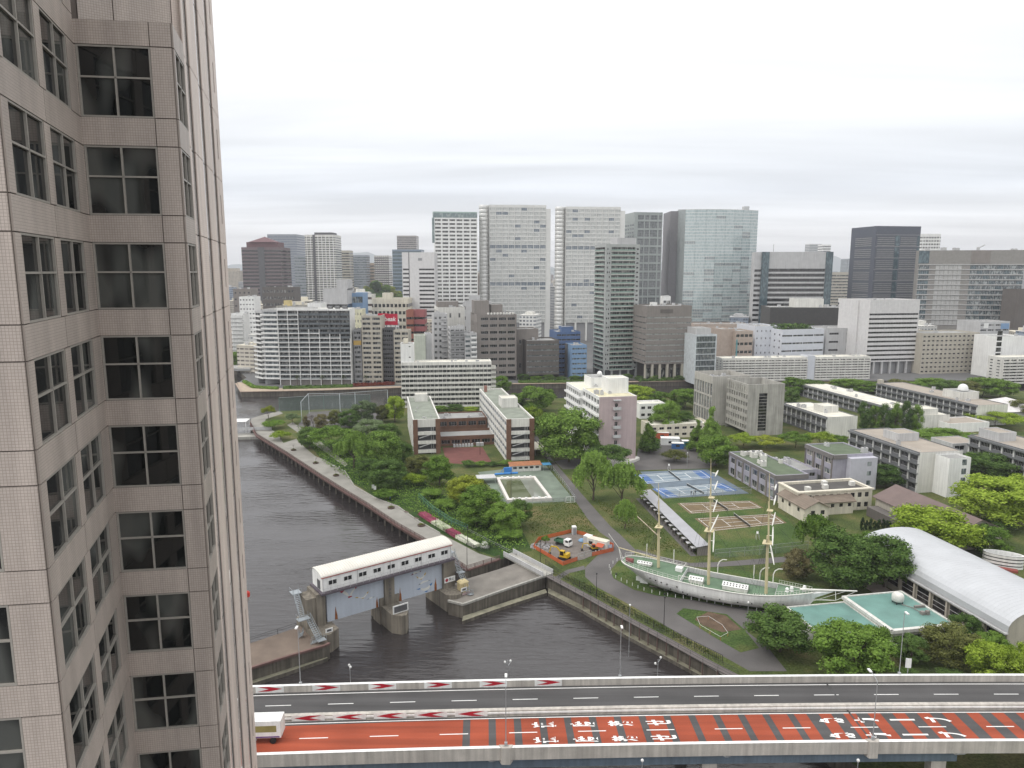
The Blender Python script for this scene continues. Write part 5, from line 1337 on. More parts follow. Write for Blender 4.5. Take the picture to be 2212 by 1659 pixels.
s = office('light_blue_building', 'light blue building with window ribbons on the far bank', 1236, 1268, 746, 512, 18, 3, 6, bluel, wf=(.05, .95), hf=(.42, .75), gm=bglass, mull=3, v0=2, units=3); s.strip('outside_stair', 'L', 2, 6, 0, s.H, .05, 1.2, dgrey); s.end()
# tall green-grey apartment tower
gtow = mk('green_grey_wall', (.37, .385, .375), .75, .06, .2, streak=.06); gbal = mk('green_balcony_glass', (.23, .31, .275), .3, .08)
s = tw('green_grey_apartment_tower', 'slender green-grey apartment tower with glazed balconies on every floor', 1309, 1383, 527, 524, 22, gtow, yr(1309, 1383, 524) + 2, 'apartment tower')
nf = 27; v0 = 5.0; fh = (s.H - 1.6 - v0) / nf
s.openings('F', [(s.W * .17, s.W * .86)], [(v0 + fh * i + .15, v0 + fh * (i + 1) - .5) for i in range(nf)], rec=1.4, mull=9, gm=wglass, fm=offwhite, v0=v0)
s.openings('L', [(s.D * .06, s.D * .92)], [(v0 + fh * i + .15, v0 + fh * (i + 1) - .5) for i in range(nf)], rec=1.4, mull=6, gm=wglass, fm=offwhite, v0=v0)
s.slabs('F', nf, v0 + .1, fh, .35, s.W * .17, s.W * .86, .35, 1.1, offwhite, rail=gbal, ends=False); s.slabs('L', nf, v0 + .1, fh, .35, s.D * .06, s.D * .92, .35, 1.1, offwhite, rail=gbal, ends=False)
for i in range(nf):
 for u in (.045, .10):
  if (i * 3 + int(u * 100)) % 4: s.strip('small_window', 'F', s.W * u, s.W * u + .7, v0 + fh * i + .9, v0 + fh * i + 2.2, .003, .03, dglass)
for i in range(0, nf, 1): s.strip('small_window', 'F', s.W * .90, s.W * .96, v0 + fh * i + .9, v0 + fh * i + 2.0, .003, .03, dglass)
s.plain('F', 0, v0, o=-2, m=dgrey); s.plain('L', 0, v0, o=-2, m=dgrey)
for u in (.02, .25, .5, .75, .98): s.strip('column', 'F', max(0, s.W * u - .7), min(s.W, s.W * u + .7), 0, v0, -1.5, -.01, gtow)
s.roof(roofgrey); s.box('penthouse', .4, .95, .2, .8, s.rz, s.rz + 5.5, lgrey); s.units(4, 77); s.end()
# taupe ribbon office with columns at its foot
s = tw('ribbon_office', 'broad taupe office of thin pale window ribbons standing on tall columns', 1397, 1495, 661, 503, 30, taupe, yr(1397, 1495, 503), 'office')
s.grid('F', 6, 9, (.03, .97), (.35, .58), 12, vt=s.H - 6, mull=5, rec=.25, gm=glass('bright_blind_glass', (.16, .18, .17), (.42, .43, .41), share=.6)); s.grid('L', 4, 9, (.1, .9), (.35, .58), 12, vt=s.H - 6, mull=3, rec=.25)
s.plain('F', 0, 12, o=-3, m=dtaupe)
for i in range(7): s.strip('column', 'F', max(.05, s.W * i / 6 - .8), min(s.W - .05, s.W * i / 6 + .8), 0, 11.9, -1.8, -.02, beige)
for i in range(3): s.strip('lobby_window', 'F', 2 + i * 9, 9 + i * 9, 1 + .0, 9, -2.99, -2.95, wglass)
s.strip('rooftop_sign', 'F', s.W * .30, s.W * .58, s.H - 5, s.H - 2.4, .003, .15, dtaupe)
s.roof(roofgrey); s.units(6, 88); s.box('penthouse', .2, .3, .2, .4, s.rz, s.rz + 3, white); s.end()
s = office('glass_fronted_block', 'narrow block with dark gridded glass front and white frame beside the long white slab', 1503, 1549, 723, 490, 30, 1, 8, mk('blue_white_frame', (.52, .56, .58), .6), wf=(.05, .95), hf=(.04, .94), gm=glass('ribbed_dark_glass', (.07, .085, .09), (.17, .19, .19)), mull=11, pent=(.1, .8, .1, .6, 5, lgrey)); s.end()
# long white slab on the right, in two lengths
A, B, z = front(1560, 1744, 774, 506, 512)
s = danchi('long_apartment_slab', 'long white slab of balcony bands, the left length beside the pale stair shaft', A, B, 12, z, 8, 26); s.units(5, 91); s.end(); FOOT.append(((A.x + B.x) / 2, A.y + 6, 34))
A2, B2, z2 = front(1760, 1880, 771, 512.5, 517)
s = danchi('long_apartment_slab', 'right length of the long white slab below the ribbon-window white office', A2, B2, 12, z2, 8, 18); s.units(4, 92); s.end(); FOOT.append(((A2.x + B2.x) / 2, A2.y + 6, 24))
s = Bld('stair_shaft', 'plain pale stair shaft joining the two lengths of the long white slab', B + Vector((.1, -1.2)), A2 + Vector((-.1, -1.2)), 11, z + 1.2, 0, 'stair shaft', None, mk('bluish_white', (.58, .60, .64), .7, .05)); s.roof(); s.end()
# behind the slab
s = office('pinkish_school', 'pinkish beige block with teal pipe behind the long slab', 1590, 1627, 715, 545, 20, 4, 5, mk('pinkish_wall', (.40, .33, .28), .8, .08), wf=(.1, .9), hf=(.4, .75), left=None, gm=dglass); s.strip('teal_pipe', 'F', .5, 1.5, 0, s.H * .8, .003, .4, mk('teal_pipe', (.12, .28, .30), .6)); s.end()
office('pinkish_block', 'plain pinkish end block left of the teal-piped one', 1558, 1588, 711, 548, 24, 0, 0, mk('pinkish_wall', (.40, .33, .28)), units=2).end()
bw_ = mk('bluish_white', (.58, .60, .64))
s = tw('roof_garden_office', 'bluish white office crowned by a green roof garden', 1690, 1781, 712, 545, 30, bw_, yr(1690, 1781, 545) + 4, 'office')
s.grid('F', 4, 5, (.03, .97), (.4, .62), 2, vt=s.H - 2, gm=wglass, mull=5); s.grid('L', 5, 6, (.38, .62), (.4, .7), 2, vt=s.H - 2, gm=dglass); s.roof(roofgrey); RG = s; s.end()
s = office('white_side_block', 'white side block with few small windows left of the roof garden office', 1632, 1688, 705, 556, 30, 6, 6, bw_, wf=(.38, .62), hf=(.4, .65), gm=dglass, units=2); s.end()
s = office('grey_louvre_office', 'light grey office with short dark window slots behind the long slab', 1785, 1859, 709, 560, 26, 2, 5, lgrey, wf=(.2, .75), hf=(.35, .6), gm=dglass, mull=3, units=3); s.end()
# white office with curved ribbon ends
s = tw('white_ribbon_office', 'white office with continuous dark window ribbons and blank upper storey', 1881, 1988, 648, 540, 30, mk('warm_white', (.60, .59, .585), .7, .06, streak=.06), yr(1881, 1988, 540), 'office')
s.grid('F', 1, 11, (.0, .985), (.28, .70), 9, vt=s.H - 9, mull=17, rec=.35, gm=dglass, fm=mgrey); s.openings('R', [], [])
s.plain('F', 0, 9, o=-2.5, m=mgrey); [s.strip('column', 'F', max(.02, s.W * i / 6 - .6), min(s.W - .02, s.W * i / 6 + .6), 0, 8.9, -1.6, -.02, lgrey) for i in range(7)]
s.roof(roofgrey); s.units(2, 99); s.end()
office('white_ribbon_office_core', 'blank white core block on the left flank of the white ribbon-window office', 1855, 1880, 648, 552, 24, 0, 0, mk('warm_white', (.60, .59, .585)), units=0).end()
s = office('beige_window_grid_block', 'beige block with even grid of small square windows at the right', 1994, 2117, 720, 540, 26, 13, 9, beige, wf=(.22, .74), hf=(.35, .72), gm=dglass, mull=1, units=3); s.end()
s = office('logo_office', 'light grey office with two small rooftop sign panels at the right', 2118, 2182, 695, 575, 24, 4, 9, lgrey, wf=(.1, .9), hf=(.4, .7), units=2)
s.strip('sign_panel', 'F', s.W * .12, s.W * .28, s.H - 5, s.H - 1.2, .003, .12, white); s.strip('sign_panel', 'F', s.W * .7, s.W * .98, s.H - 6, s.H - 1.5, .003, .12, bluel); s.end()
s = office('white_stair_block', 'white block with column of big dark square landings at the right edge', 2152, 2216, 727, 520, 20, 0, 0, white, units=2)
for k in range(8): s.strip('dark_landing', 'F', .8, s.W * .2, 3 + k * 4, 6 + k * 4, .003, .06, dglass)
s.end()
A3, B3, z3 = front(2166, 2290, 772, 492, 500)
s = danchi('long_apartment_slab', 'white balcony slab cut off by the right edge of the picture', A3, B3, 12, z3, 8, 16); s.end()
FOOT.append(((A3.x + B3.x) / 2, A3.y + 6, 26))
# roof garden planting
rg = MB(); r = random.Random(5)
for i in range(900):
 x = r.uniform(-.46, .30) * RG.W; y = r.uniform(.06, .6) * RG.D; z = RG.rz + r.uniform(.3, 4.2); a = r.uniform(0, 6.3); t = r.uniform(-.6, .6); q = r.uniform(.5, 1.0)
 u = Vector((cos(a), sin(a), t)).normalized() * q; v = u.cross(Vector((r.uniform(-1, 1), r.uniform(-1, 1), 1))).normalized() * q
 p = Vector((x, y, z)); rg.quad(p - u, p - v, p + u, p + v)
GARDEN = rg, RG.root
# ---- skyscrapers behind
silverw = mk('silver_panel', (.66, .66, .635), .45, .05, .1, metal=.1)
sgl = glass('silver_tower_glass', (.40, .415, .40), (.52, .53, .51), .2, 1.6, .5); sgd = glass('silver_tower_glass_dark', (.14, .17, .20), (.22, .25, .28), .12, 1.7, .3)
def silver(label, pl, pr, pt, pb, Y):
 s = tw('silver_tower', label, pl, pr, pt, Y, 38, silverw, yr(pl, pr, Y) * .5 + Y * .5, 'skyscraper', 'twin silver office towers')
 nf, nb = 28, 9; v0 = zy(pb, Y); fh = (s.H - 2.0 - v0) / nf
 r = random.Random(int(pl)); bw = s.W / nb
 rows = []
 for i in range(nf):
  if i in (9, 18): rows.append((v0 + fh * i + .2, v0 + fh * (i + 1) - .2))
  else: rows.append((v0 + fh * i + .25, v0 + fh * (i + 1) - .9))
 pick = {}
 for i in range(nf):
  for j in range(nb): pick[(j, i)] = i in (9, 18) or r.random() < .10
 bw0 = .25
 # two passes share one wall: pale panes and the few dark ones
 s.openings('F', [(bw * j + bw0, bw * (j + 1) - bw0) for j in range(nb)], rows, v0=v0, rec=.25, mull=2, gm=None, fm=silverw, name='glass_panel')
 for o in s.root.children:
  if o.name.startswith('glass_panel'):
   j = int((o.location.x + s.W / 2) / bw); i = int(round((o.location.z - v0 - .2) / fh))
   mesh = win_mesh(bw - 2 * bw0, rows[min(i, nf - 1)][1] - rows[min(i, nf - 1)][0], 2, 0, .07, sgd if pick.get((j, i)) else sgl, silverw); o.data = mesh
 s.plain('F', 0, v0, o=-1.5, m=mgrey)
 for j in range(nb + 1): s.strip('mullion', 'F', max(.02, bw * j - .2), min(s.W - .02, bw * j + .2), v0, s.H, .003, .35, silverw)
 for j in range(6): s.strip('podium_column', 'F', max(0, s.W * j / 5 - 1), min(s.W, s.W * j / 5 + 1), 0, v0, -1.4, -.01, silverw)
 # rounded stair shaft on the left corner
 b = MB(); nfl = 34; hh = s.H / nfl
 for k in range(nfl): b.lathe([(5.0, 0), (5.2, .2), (5.2, hh - .5), (5.0, hh - .3), (5.0, hh)], 14, (0, 0, hh * k))
 b.build('round_shaft', mk('silver_shaft', (.62, .62, .60), .35, .05, .1, metal=.2), s.root, (-s.W / 2 - 5.6, 7, 0), smooth=True)
 s.strip('flank_panel', 'R', 0, 10, 0, s.H - 4, .003, 5.0, silverw)
 s.roof(roofgrey, par=2); s.end(); return s
silver('left silver glass tower with round shaft on its left corner', 1057, 1180, 442, 697, 800)
silver('right silver glass tower half behind the green-grey apartment tower', 1223, 1341, 446, 697, 800)
s = tw('white_condominium_tower', 'white residential tower with dark glazed crown left of the twin silver towers', 938, 1031, 470, 780, 30, white, 786, 'residential tower')
s.grid('F', 6, 33, (.1, .9), (.25, .75), 0, vt=s.H - .5, mull=3, rec=.8, gm=wglass, fm=offwhite); s.roof(roofgrey, par=.3)
s.box('glazed_crown', -.03, 1.0, 0, .9, s.H, s.H + 5, glass('crown_glass', (.16, .21, .21), (.3, .35, .34))); s.box('crown_rail', -.03, 1.0, 0, .9, s.H + 5, s.H + 6.2, mk('green_copper', (.35, .45, .41), .6))
s.strip('glazed_corner', 'F', -2.5, -.05, s.H - 26, s.H, -2, .3, glass('crown_glass', (.16, .21, .21))); s.end()
s = tw('white_slab_office', 'off-white office with blank middle strip and thin window lines behind the red building', 868, 938, 545, 720, 30, mk('warm_white', (.60, .59, .585)), None, 'office')
s.openings('F', [(.6, s.W * .2), (s.W * .52, s.W * .99)], [(3 + 4.1 * i, 4.8 + 4.1 * i) for i in range(19)], rec=.3, mull=4, gm=dglass, fm=lgrey); s.strip('dark_seam', 'F', s.W * .2, s.W * .225, 0, s.H, .003, .05, dgrey)
s.strip('rooftop_sign', 'F', s.W * .5, s.W * .62, s.H - 8, s.H - 5.5, .003, .2, mgrey); s.roof(); s.end()
s = tw('grid_tower', 'grey tower of big square window grids right of the twin silver towers', 1371, 1432, 458, 830, 32, mk('grey_green_panel', (.33, .36, .35), .55, .06), yr(1371, 1432, 830), 'skyscraper')
s.openings('F', [(s.W * a, s.W * c) for a, c in ((.12, .34), (.37, .53), (.56, .82), (.86, .97))], [(20 + 9.4 * i, 27.6 + 9.4 * i) for i in range(13)], rec=.5, mull=4, trans=2, gm=glass('grid_tower_glass', (.10, .115, .12), (.2, .22, .22)), fm=mgrey, fr=.25)
s.grid('L', 4, 28, (.1, .9), (.3, .8), 10, vt=s.H - 12, gm=bglass); s.roof(par=3); s.end()
s = tw('slim_dark_tower', 'slim dark grey slab tower tight beside the curved glass tower', 1449, 1476, 456, 850, 40, mk('slim_tower_panel', (.20, .195, .205), .6, .06), None, 'skyscraper')
s.grid('F', 1, 30, (.58, .98), (.35, .75), 6, vt=s.H - 30, gm=bglass, mull=3); s.roof(); s.end()
# curved glass tower
c0 = Vector((xa(1481, 830, 140), 830)); c1 = Vector((xa(1638, 846, 140), 846)); H = zy(452, 830)
gt = thing('curved_glass_tower', ((c0.x + c1.x) / 2, (c0.y + c1.y) / 2, 0), atan2(c1.y - c0.y, c1.x - c0.x), 'tall pale glass tower with gently bowed front', 'skyscraper')
FOOT.append((gt.location.x, gt.location.y + 20, 60)); GW = (c1 - c0).length; NB, NF = 8, 36
cg = glass('curved_tower_glass', (.30, .395, .405), (.43, .51, .515), .04, 2.0, .5, bump=.02); cg2 = glass('curved_tower_glass_deep', (.20, .24, .25), (.3, .34, .35), .04, 2.0, .3, bump=.02)  # pale base colour stands in for sky reflected in the panes
def gy(u): return -9.0 * (1 - (2 * u - 1) ** 2) * 1.0
zb = zy(693, 830); fh = (H - zb) / NF; r = random.Random(3)
frm = MB()
for j in range(NB):
 u0, u1 = j / NB, (j + 1) / NB; p0 = Vector((-GW / 2 + GW * u0, gy(u0), 0)); p1 = Vector((-GW / 2 + GW * u1, gy(u1), 0)); d = p1 - p0; L = d.length; a = atan2(d.y, d.x)
 w = L - .25; me = []
 for g in (cg, cg2):
  b = MB(); n = 6
  b.mat(0).quad((0, 0, 0), (w, 0, 0), (w, 0, fh - .55), (0, 0, fh - .55)); b.mat(1)
  for k in range(1, n): b.b2(w * k / n - .06, w * k / n + .06, -.12, -.004, 0, fh - .55)
  me.append(b.mesh('glass_panel', [g, silverw]))
 for i in range(NF):
  q = p0 + d.normalized() * .12
  inst('glass_panel', me[1 if (r.random() < (.06 if i > 18 else .3)) else 0], gt, (q.x, q.y, zb + fh * i), a)
 for i in range(NF + 1): frm.bar(p0 + Vector((0, .15, zb + fh * i - .27)), p1 + Vector((0, .15, zb + fh * i - .27)), .5, .5)
frm.build('floor_edge', silverw, gt)
b = MB(); pts = [(-GW / 2 + GW * j / NB, gy(j / NB) + .4) for j in range(NB + 1)] + [(GW / 2, 38), (-GW / 2, 38)]
b.prism(pts, 0, H); b.build('core', mk('glass_tower_core', (.30, .33, .33), .5), gt)
b = MB(); b.box(GW * .38, 10, H, 6, 6, 5); b.b2(-GW / 2, GW / 2, 20, 21, H, H + 1.5); b.build('roof_plant', lgrey, gt)
b = MB(); b.b2(-GW / 2 - 4, GW / 2 + 10, -14, 30, 0, zb - 1.5); b.build('podium', dgrey, gt)
# dark banded office, black podium block
s = tw('banded_office', 'broad office of alternating dark and white bands with dark glazed corners', 1662, 1785, 544, 760, 34, lgrey, None, 'office')
s.openings('F', [(.1, s.W - .1)], [(4 + 5.1 * i, 7.2 + 5.1 * i) for i in range(int((s.H - 16) / 5.1))], rec=.4, mull=22, gm=dglass, fm=dgrey)
tealg = glass('teal_dark_glass', (.045, .075, .09), (.10, .15, .17), share=.3)
s.strip('glazed_corner', 'F', -7, -.05, 0, s.H, -9, 1.2, tealg); s.strip('glazed_corner', 'F', s.W + .05, s.W + 7, 0, s.H, -9, 1.2, tealg)
s.strip('side_bands', 'F', -14, -7.1, 0, s.H - .2, -12, -2, lgrey)
for i in range(int((s.H - 16) / 5.1)): s.strip('side_window', 'F', -13.7, -7.3, 4 + 5.1 * i, 6.4 + 5.1 * i, -2, -1.95, dglass)
b = MB(); b.tube((-s.W * .4, 5, s.H), (-s.W * .4, 5, s.H + 8), .3); b.build('mast', lgrey, s.root); s.roof(); s.end()
s = tw('black_podium_block', 'long low black-louvred block in front of the banded office', 1664, 1864, 664, 650, 40, mk('black_louvre', (.075, .073, .07), .6, .12), 640, 'building')
b = MB(); [b.b2(-s.W / 2, s.W / 2, -.25, -.01, z, z + .25) for z in [1 + .9 * i for i in range(int(s.H / .9))]]; b.build('louvres', mk('black_louvre', (.045, .045, .047)), s.root)['kind'] = 'stuff'
s.roof(roofgrey, par=.6); s.box('roof_hall', .3, .62, .3, .8, s.rz, s.rz + 8, offwhite); s.units(10, 5, big=1.6); s.end()
# dark tower with louvred bands
dkt = mk('slate_tower_panel', (.095, .105, .13), .5, .06)
s = tw('slate_tower', 'dark slate office tower with fine horizontal louvres', 1894, 1990, 488, 740, 40, dkt, yr(1894, 1990, 740), 'skyscraper')
lv = mk('pale_louvre', (.30, .30, .29), .5)
def louvre(f, us, n):
 for (u0, u1) in us:
  b = MB()
  for i in range(n):
   if i % 6 == 5: continue
   z = 10 + (s.H - 18) * i / n; b.b2(0, u1 - u0, -.35, -.004, z, z + .62)
  o = inst('louvre_bank', b.mesh('louvre_bank', lv), s.root, s.P(f, u0, 0), s.frame(f)[4]); o['kind'] = 'stuff'
louvre('F', [(s.W * .04, s.W * .42), (s.W * .56, s.W * .92)], 54); louvre('L', [(s.D * .2, s.D * .85)], 54)
for i in range(9): s.strip('floor_line', 'F', 0, s.W, 10 + (s.H - 18) * (i + .92) / 9, 10 + (s.H - 18) * (i + .97) / 9, .003, .2, mgrey)
for i in range(9):
 for u in (.44, .94): s.strip('glass_bay', 'F', s.W * u, s.W * (u + .1 if u < .9 else 1.0) - .1, 10 + (s.H - 18) * i / 9, 10 + (s.H - 18) * (i + .9) / 9, .003, .06, tealg)
s.roof(dgrey); s.end()
# hotel-like complex at the right
tn = mk('grey_tan_panel', (.245, .235, .22), .7, .07)
s = tw('glass_band_complex', 'wide grey-tan complex with glazed bands and pale gridded centre at the right edge', 1986, 2216, 541, 690, 9, tn, 672, 'office')
H = s.H; vv = zy(700, 690); nf = 12; fh = (H - 13 - vv) / nf; W_ = s.W
rows = [(vv + fh * i + .4, vv + fh * (i + 1) - .7) for i in range(nf)]
s.openings('F', [(W_ * .01, W_ * .11)], rows, v0=0, u0=0, u1=W_ * .17, rec=.3, mull=4, gm=[tealg, bglass], fm=lgrey)
s.openings('F', [(W_ * (.17 + .042 * j) + .2, W_ * (.17 + .042 * (j + 1)) - .2) for j in range(6)], rows, v0=0, u0=W_ * .17, u1=W_ * .43, rec=.15, mull=1, gm=glass('pale_grid_glass', (.36, .36, .35), (.43, .43, .42), .3), fm=lgrey)
s.openings('F', [(W_ * (.50 + .0625 * j) + .1, W_ * (.50 + .0625 * (j + 1)) - .1) for j in range(8)], rows, v0=0, u0=W_ * .43, u1=W_, rec=.3, mull=3, gm=[bglass, tealg, bglass, bglass], fm=lgrey)
for i in range(nf + 1): s.strip('floor_band', 'F', 0, W_, vv + fh * i - .35, vv + fh * i + .25, .003, .4, lgrey)
s.strip('crown_band', 'F', 0, W_ * .1, H - 12, H - .5, .003, .2, tealg); s.strip('crown_panel', 'F', W_ * .5, W_ * .68, H - 12, H - .3, .003, .25, taupe)
s.roof(roofgrey, par=1); s.units(6, 71, big=2)
b = MB(); b.bar((W_ * .1, 10, s.H + 2), (W_ * .16, 10, s.H + 5), 1, 1); b.box(W_ * .1, 10, s.rz, 2, 2, 4); b.build('gondola_crane', lgrey, s.root); s.end()
s = tw('dark_edge_block', 'dark brown block cut off at the right edge below the glazed complex', 2199, 2260, 625, 640, 20, dtaupe, 640, 'building'); s.roof(); s.end()
# ---- named towers of the far left and far right
def banded(name, label, pl, pr, pt, Y, D, wall, nf, hf, gm, v0=0.0, group=None, cat='tower', base=None, fins=0, finm=None, top=3.0, rows_only=True):
 s = tw(name, label, pl, pr, pt, Y, D, wall, None, cat, group)
 fh = (s.H - top - v0) / nf
 b = MB(); b.b2(0, s.W - .4, -.06, 0, 0, fh * hf); me = b.mesh('window_band', gm); b = MB(); b.b2(0, s.D - .4, -.06, 0, 0, fh * hf); m2 = b.mesh('window_band', gm)
 for i in range(nf):
  inst('window_band', me, s.root, s.P('F', .2, v0 + fh * i + fh * .25, .01)); f = 'L' if pl > CX else 'R'
  inst('window_band', m2, s.root, s.P(f, .2, v0 + fh * i + fh * .25, .01), s.frame(f)[4])
 for k in range(fins):
  u = s.W * (k + .5) / fins; s.strip('fin', 'F', u - .5, u + .5, 0, s.H, .08, .6, finm or wall)
 s.roof(par=1.0); return s
maroon = mk('maroon_panel', (.15, .115, .12), .6, .06)
s = banded('pyramid_topped_tower', 'dark maroon office tower with stepped pyramid roof at the far left', 521, 606, 534, 1150, 50, maroon, 20, .5, dglass)
b = MB(); w = s.W; b.b2(-w * .40, w * .40, w * .1, w * .62, s.H - .5, s.H + 8)
hh = zy(510, 1150) - zy(534, 1150)
b.face([(-w * .34, w * .06, s.H + 8), (w * .34, w * .06, s.H + 8), (0, w * .34, s.H + hh)]); b.face([(w * .34, w * .06, s.H + 8), (w * .34, w * .62, s.H + 8), (0, w * .34, s.H + hh)]); b.face([(w * .34, w * .62, s.H + 8), (-w * .34, w * .62, s.H + 8), (0, w * .34, s.H + hh)]); b.face([(-w * .34, w * .62, s.H + 8), (-w * .34, w * .06, s.H + 8), (0, w * .34, s.H + hh)])
b.build('pyramid_roof', mk('maroon_roof', (.14, .075, .08), .7), s.root); s.strip('dark_bay', 'F', w * .42, w * .58, 0, s.H, .08, .9, dgrey); s.end()
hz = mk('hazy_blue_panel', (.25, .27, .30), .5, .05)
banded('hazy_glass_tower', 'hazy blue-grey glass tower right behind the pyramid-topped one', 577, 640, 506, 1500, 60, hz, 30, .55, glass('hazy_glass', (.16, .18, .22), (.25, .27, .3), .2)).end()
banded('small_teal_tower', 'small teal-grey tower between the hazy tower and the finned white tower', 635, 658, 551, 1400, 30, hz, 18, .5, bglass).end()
s = banded('finned_white_tower', 'white-finned residential tower at the far left', 658, 723, 507, 1250, 45, offwhite, 34, .5, wglass, fins=8, finm=white, cat='residential tower'); s.strip('dark_bay', 'F', s.W * .26, s.W * .34, 0, s.H, .08, .9, dgrey); s.box('crown', .3, .9, .1, .8, s.rz, s.rz + 5, dgrey); s.end()
banded('tan_tower', 'tan residential tower next to the finned white tower', 727, 755, 541, 1400, 30, beige, 22, .5, wglass, cat='residential tower').end()
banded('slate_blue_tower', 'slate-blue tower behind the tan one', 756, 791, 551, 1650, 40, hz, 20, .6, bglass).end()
banded('tan_terrace_block', 'broad tan stepped block beyond the wooded rise', 773, 817, 568, 1700, 50, mk('tan_wall', (.42, .33, .25), .8), 12, .4, wglass).end()
banded('striped_residence', 'residential tower of brown and white upright stripes left of the blue tower', 808, 840, 552, 1600, 40, offwhite, 22, .5, wglass, fins=7, finm=maroon, cat='residential tower').end()
banded('blue_glass_tower', 'blue glass block with flat top left of the off-white office', 847, 910, 539, 1500, 50, mk('blue_grey_panel', (.19, .24, .30), .5), 16, .7, tealg).end()
banded('far_residence', 'grey residential tower peeping over the blue glass block', 857, 899, 509, 1900, 50, mk('grey_brown_panel', (.32, .29, .28), .7), 30, .45, wglass, cat='residential tower').end()
banded('white_dotted_tower', 'white residential tower peeping between the slate tower and the glazed complex', 1991.5, 2033, 505, 1100, 40, white, 26, .45, wglass, fins=7, finm=white, cat='residential tower').end()
banded('pale_far_tower', 'pale far-off tower, left of two peeping above the banded office', 1749, 1775, 527, 2600, 40, lgrey, 30, .5, bglass).end()
banded('pale_far_tower', 'white far-off tower, right of two peeping above the banded office', 1778, 1795, 528, 2400, 40, white, 20, .5, wglass).end()
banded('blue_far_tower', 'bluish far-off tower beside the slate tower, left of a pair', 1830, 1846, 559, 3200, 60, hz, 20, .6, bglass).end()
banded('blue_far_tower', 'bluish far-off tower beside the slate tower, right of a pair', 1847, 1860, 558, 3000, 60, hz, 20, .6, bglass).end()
banded('beige_far_apartment', 'beige apartment block between the banded office and the slate tower', 1797, 1838, 588, 1100, 30, beige, 16, .5, wglass, cat='apartment block').end()
s = banded('small_white_office', 'small white office under a red rooftop sign beside the slate tower', 1832, 1864, 646, 800, 24, white, 8, .45, dglass); s.strip('red_sign', 'F', s.W * .6, s.W * .99, s.H + .2, s.H + 8, -.4, .2, mk('sign_red', (.45, .04, .03), .5))
s.strip('sign_mark', 'F', s.W * .72, s.W * .92, s.H + 5.2, s.H + 6.6, .22, .26, white); s.strip('sign_mark', 'F', s.W * .79, s.W * .85, s.H + 2, s.H + 5.2, .22, .26, white); s.end()
s = banded('grey_windowless_block', 'grey stepped block with almost no windows above the white condominium', 697, 749, 624, 640, 30, lgrey, 2, .2, dglass, v0=20); s.box('upper_step', .55, 1.0, .1, .8, s.rz, s.rz + 9, lgrey); s.end()
s = banded('cream_cross_braced_block', 'cream office with crossed braces on its front beyond the beige condominium', 803, 881, 645, 690, 30, cream, 7, .45, dglass, fins=9, finm=cream, cat='office'); s.box('penthouse', .25, .5, .3, .7, s.rz, s.rz + 6, cream)
for k in range(3): b = MB(); u = s.W * .45; z = 8 + 9 * k; b.bar(s.P('F', u, z, .8), s.P('F', u + 6, z + 5, .8), .5, .6); b.bar(s.P('F', u + 12, z, .8), s.P('F', u + 6, z + 5, .8), .5, .6); b.build('brace', cream, s.root)
s.end()
redb = mk('red_brick_tile', (.27, .10, .07), .7, .08); pinkb = mk('raspberry_tile', (.30, .10, .10), .7, .08)
banded('red_brick_block', 'orange-brown and raspberry brick block above the beige condominium wing', 877, 893, 670, 600, 16, redb, 7, .3, dglass).end()
banded('raspberry_block', 'raspberry-red block joined to the orange-brown one', 893.5, 917, 670, 602, 16, pinkb, 7, .3, dglass).end()
s = office('white_stack_apartment', 'white balcony apartment at the far left beside the canal trees', 499, 525, 677, 610, 14, 2, 12, white, wf=(.05, .95), hf=(.3, .7), mull=3, slant=False); s.slabs('F', 12, 1, (s.H - 1) / 12, 1.2, 0, s.W * .95, .25, 1.1, white); s.end()
s = office('white_slim_apartment', 'slim white apartment with paired small windows behind the balcony one', 516, 549, 641, 650, 16, 5, 13, white, wf=(.25, .7), hf=(.4, .7), gm=dglass, slant=False); s.end()
office('brown_pair_block', 'brown and tan block behind the slim white apartment', 503, 542, 624, 720, 20, 4, 9, taupe, wf=(.3, .7), hf=(.4, .7), gm=dglass, slant=False).end()
office('dark_brown_apartment', 'dark brown apartment with grid of balconies below the hazy tower', 566, 635, 620, 800, 24, 9, 8, dtaupe, wf=(.15, .85), hf=(.3, .7), slant=False).end()
office('white_flat_block', 'plain white box building directly above the white condominium roof', 664, 694, 655, 560, 16, 0, 0, white, slant=False).end()
office('yellow_topped_block', 'low concrete block with small yellow roof hut left of the plain white box', 596, 662, 661, 580, 16, 6, 10, concrete, wf=(.1, .9), slant=False, pent=(.2, .4, .3, .7, 5, mk('yellow_hut', (.55, .45, .22), .8))).end()
office('bluish_glass_hall', 'bluish glazed low hall right of the grey stepped block', 750, 783, 633, 660, 24, 3, 5, bluel, wf=(.02, .98), hf=(.3, .8), gm=bglass, slant=False).end()
office('striped_white_block', 'white block with brown bands behind the cream braced office', 783, 803, 636, 720, 20, 2, 8, offwhite, wf=(.02, .98), hf=(.4, .75), gm=glass('brown_band_glass', (.08, .05, .04), (.2, .15, .12)), slant=False).end()
office('yellowish_block', 'pale yellow small block behind the top right of the white condominium', 757, 782, 668, 575, 14, 4, 8, mk('pale_yellow', (.60, .58, .42), .8), wf=(.35, .65), gm=dglass, slant=False).end()
office('rooftop_house_block', 'white block with little pitched rooftop house before the right silver tower shaft', 1000, 1060, 652, 600, 20, 3, 6, lgrey, wf=(.1, .3), slant=False, pent=(.2, .6, .2, .6, 6, lgrey)).end()
office('grey_flat_roofed_hall', 'low pinkish hall with dark plant under the curved glass tower', 1500, 1620, 700, 640, 20, 8, 2, mk('pinkish_wall', (.40, .33, .28)), slant=False, units=10).end()
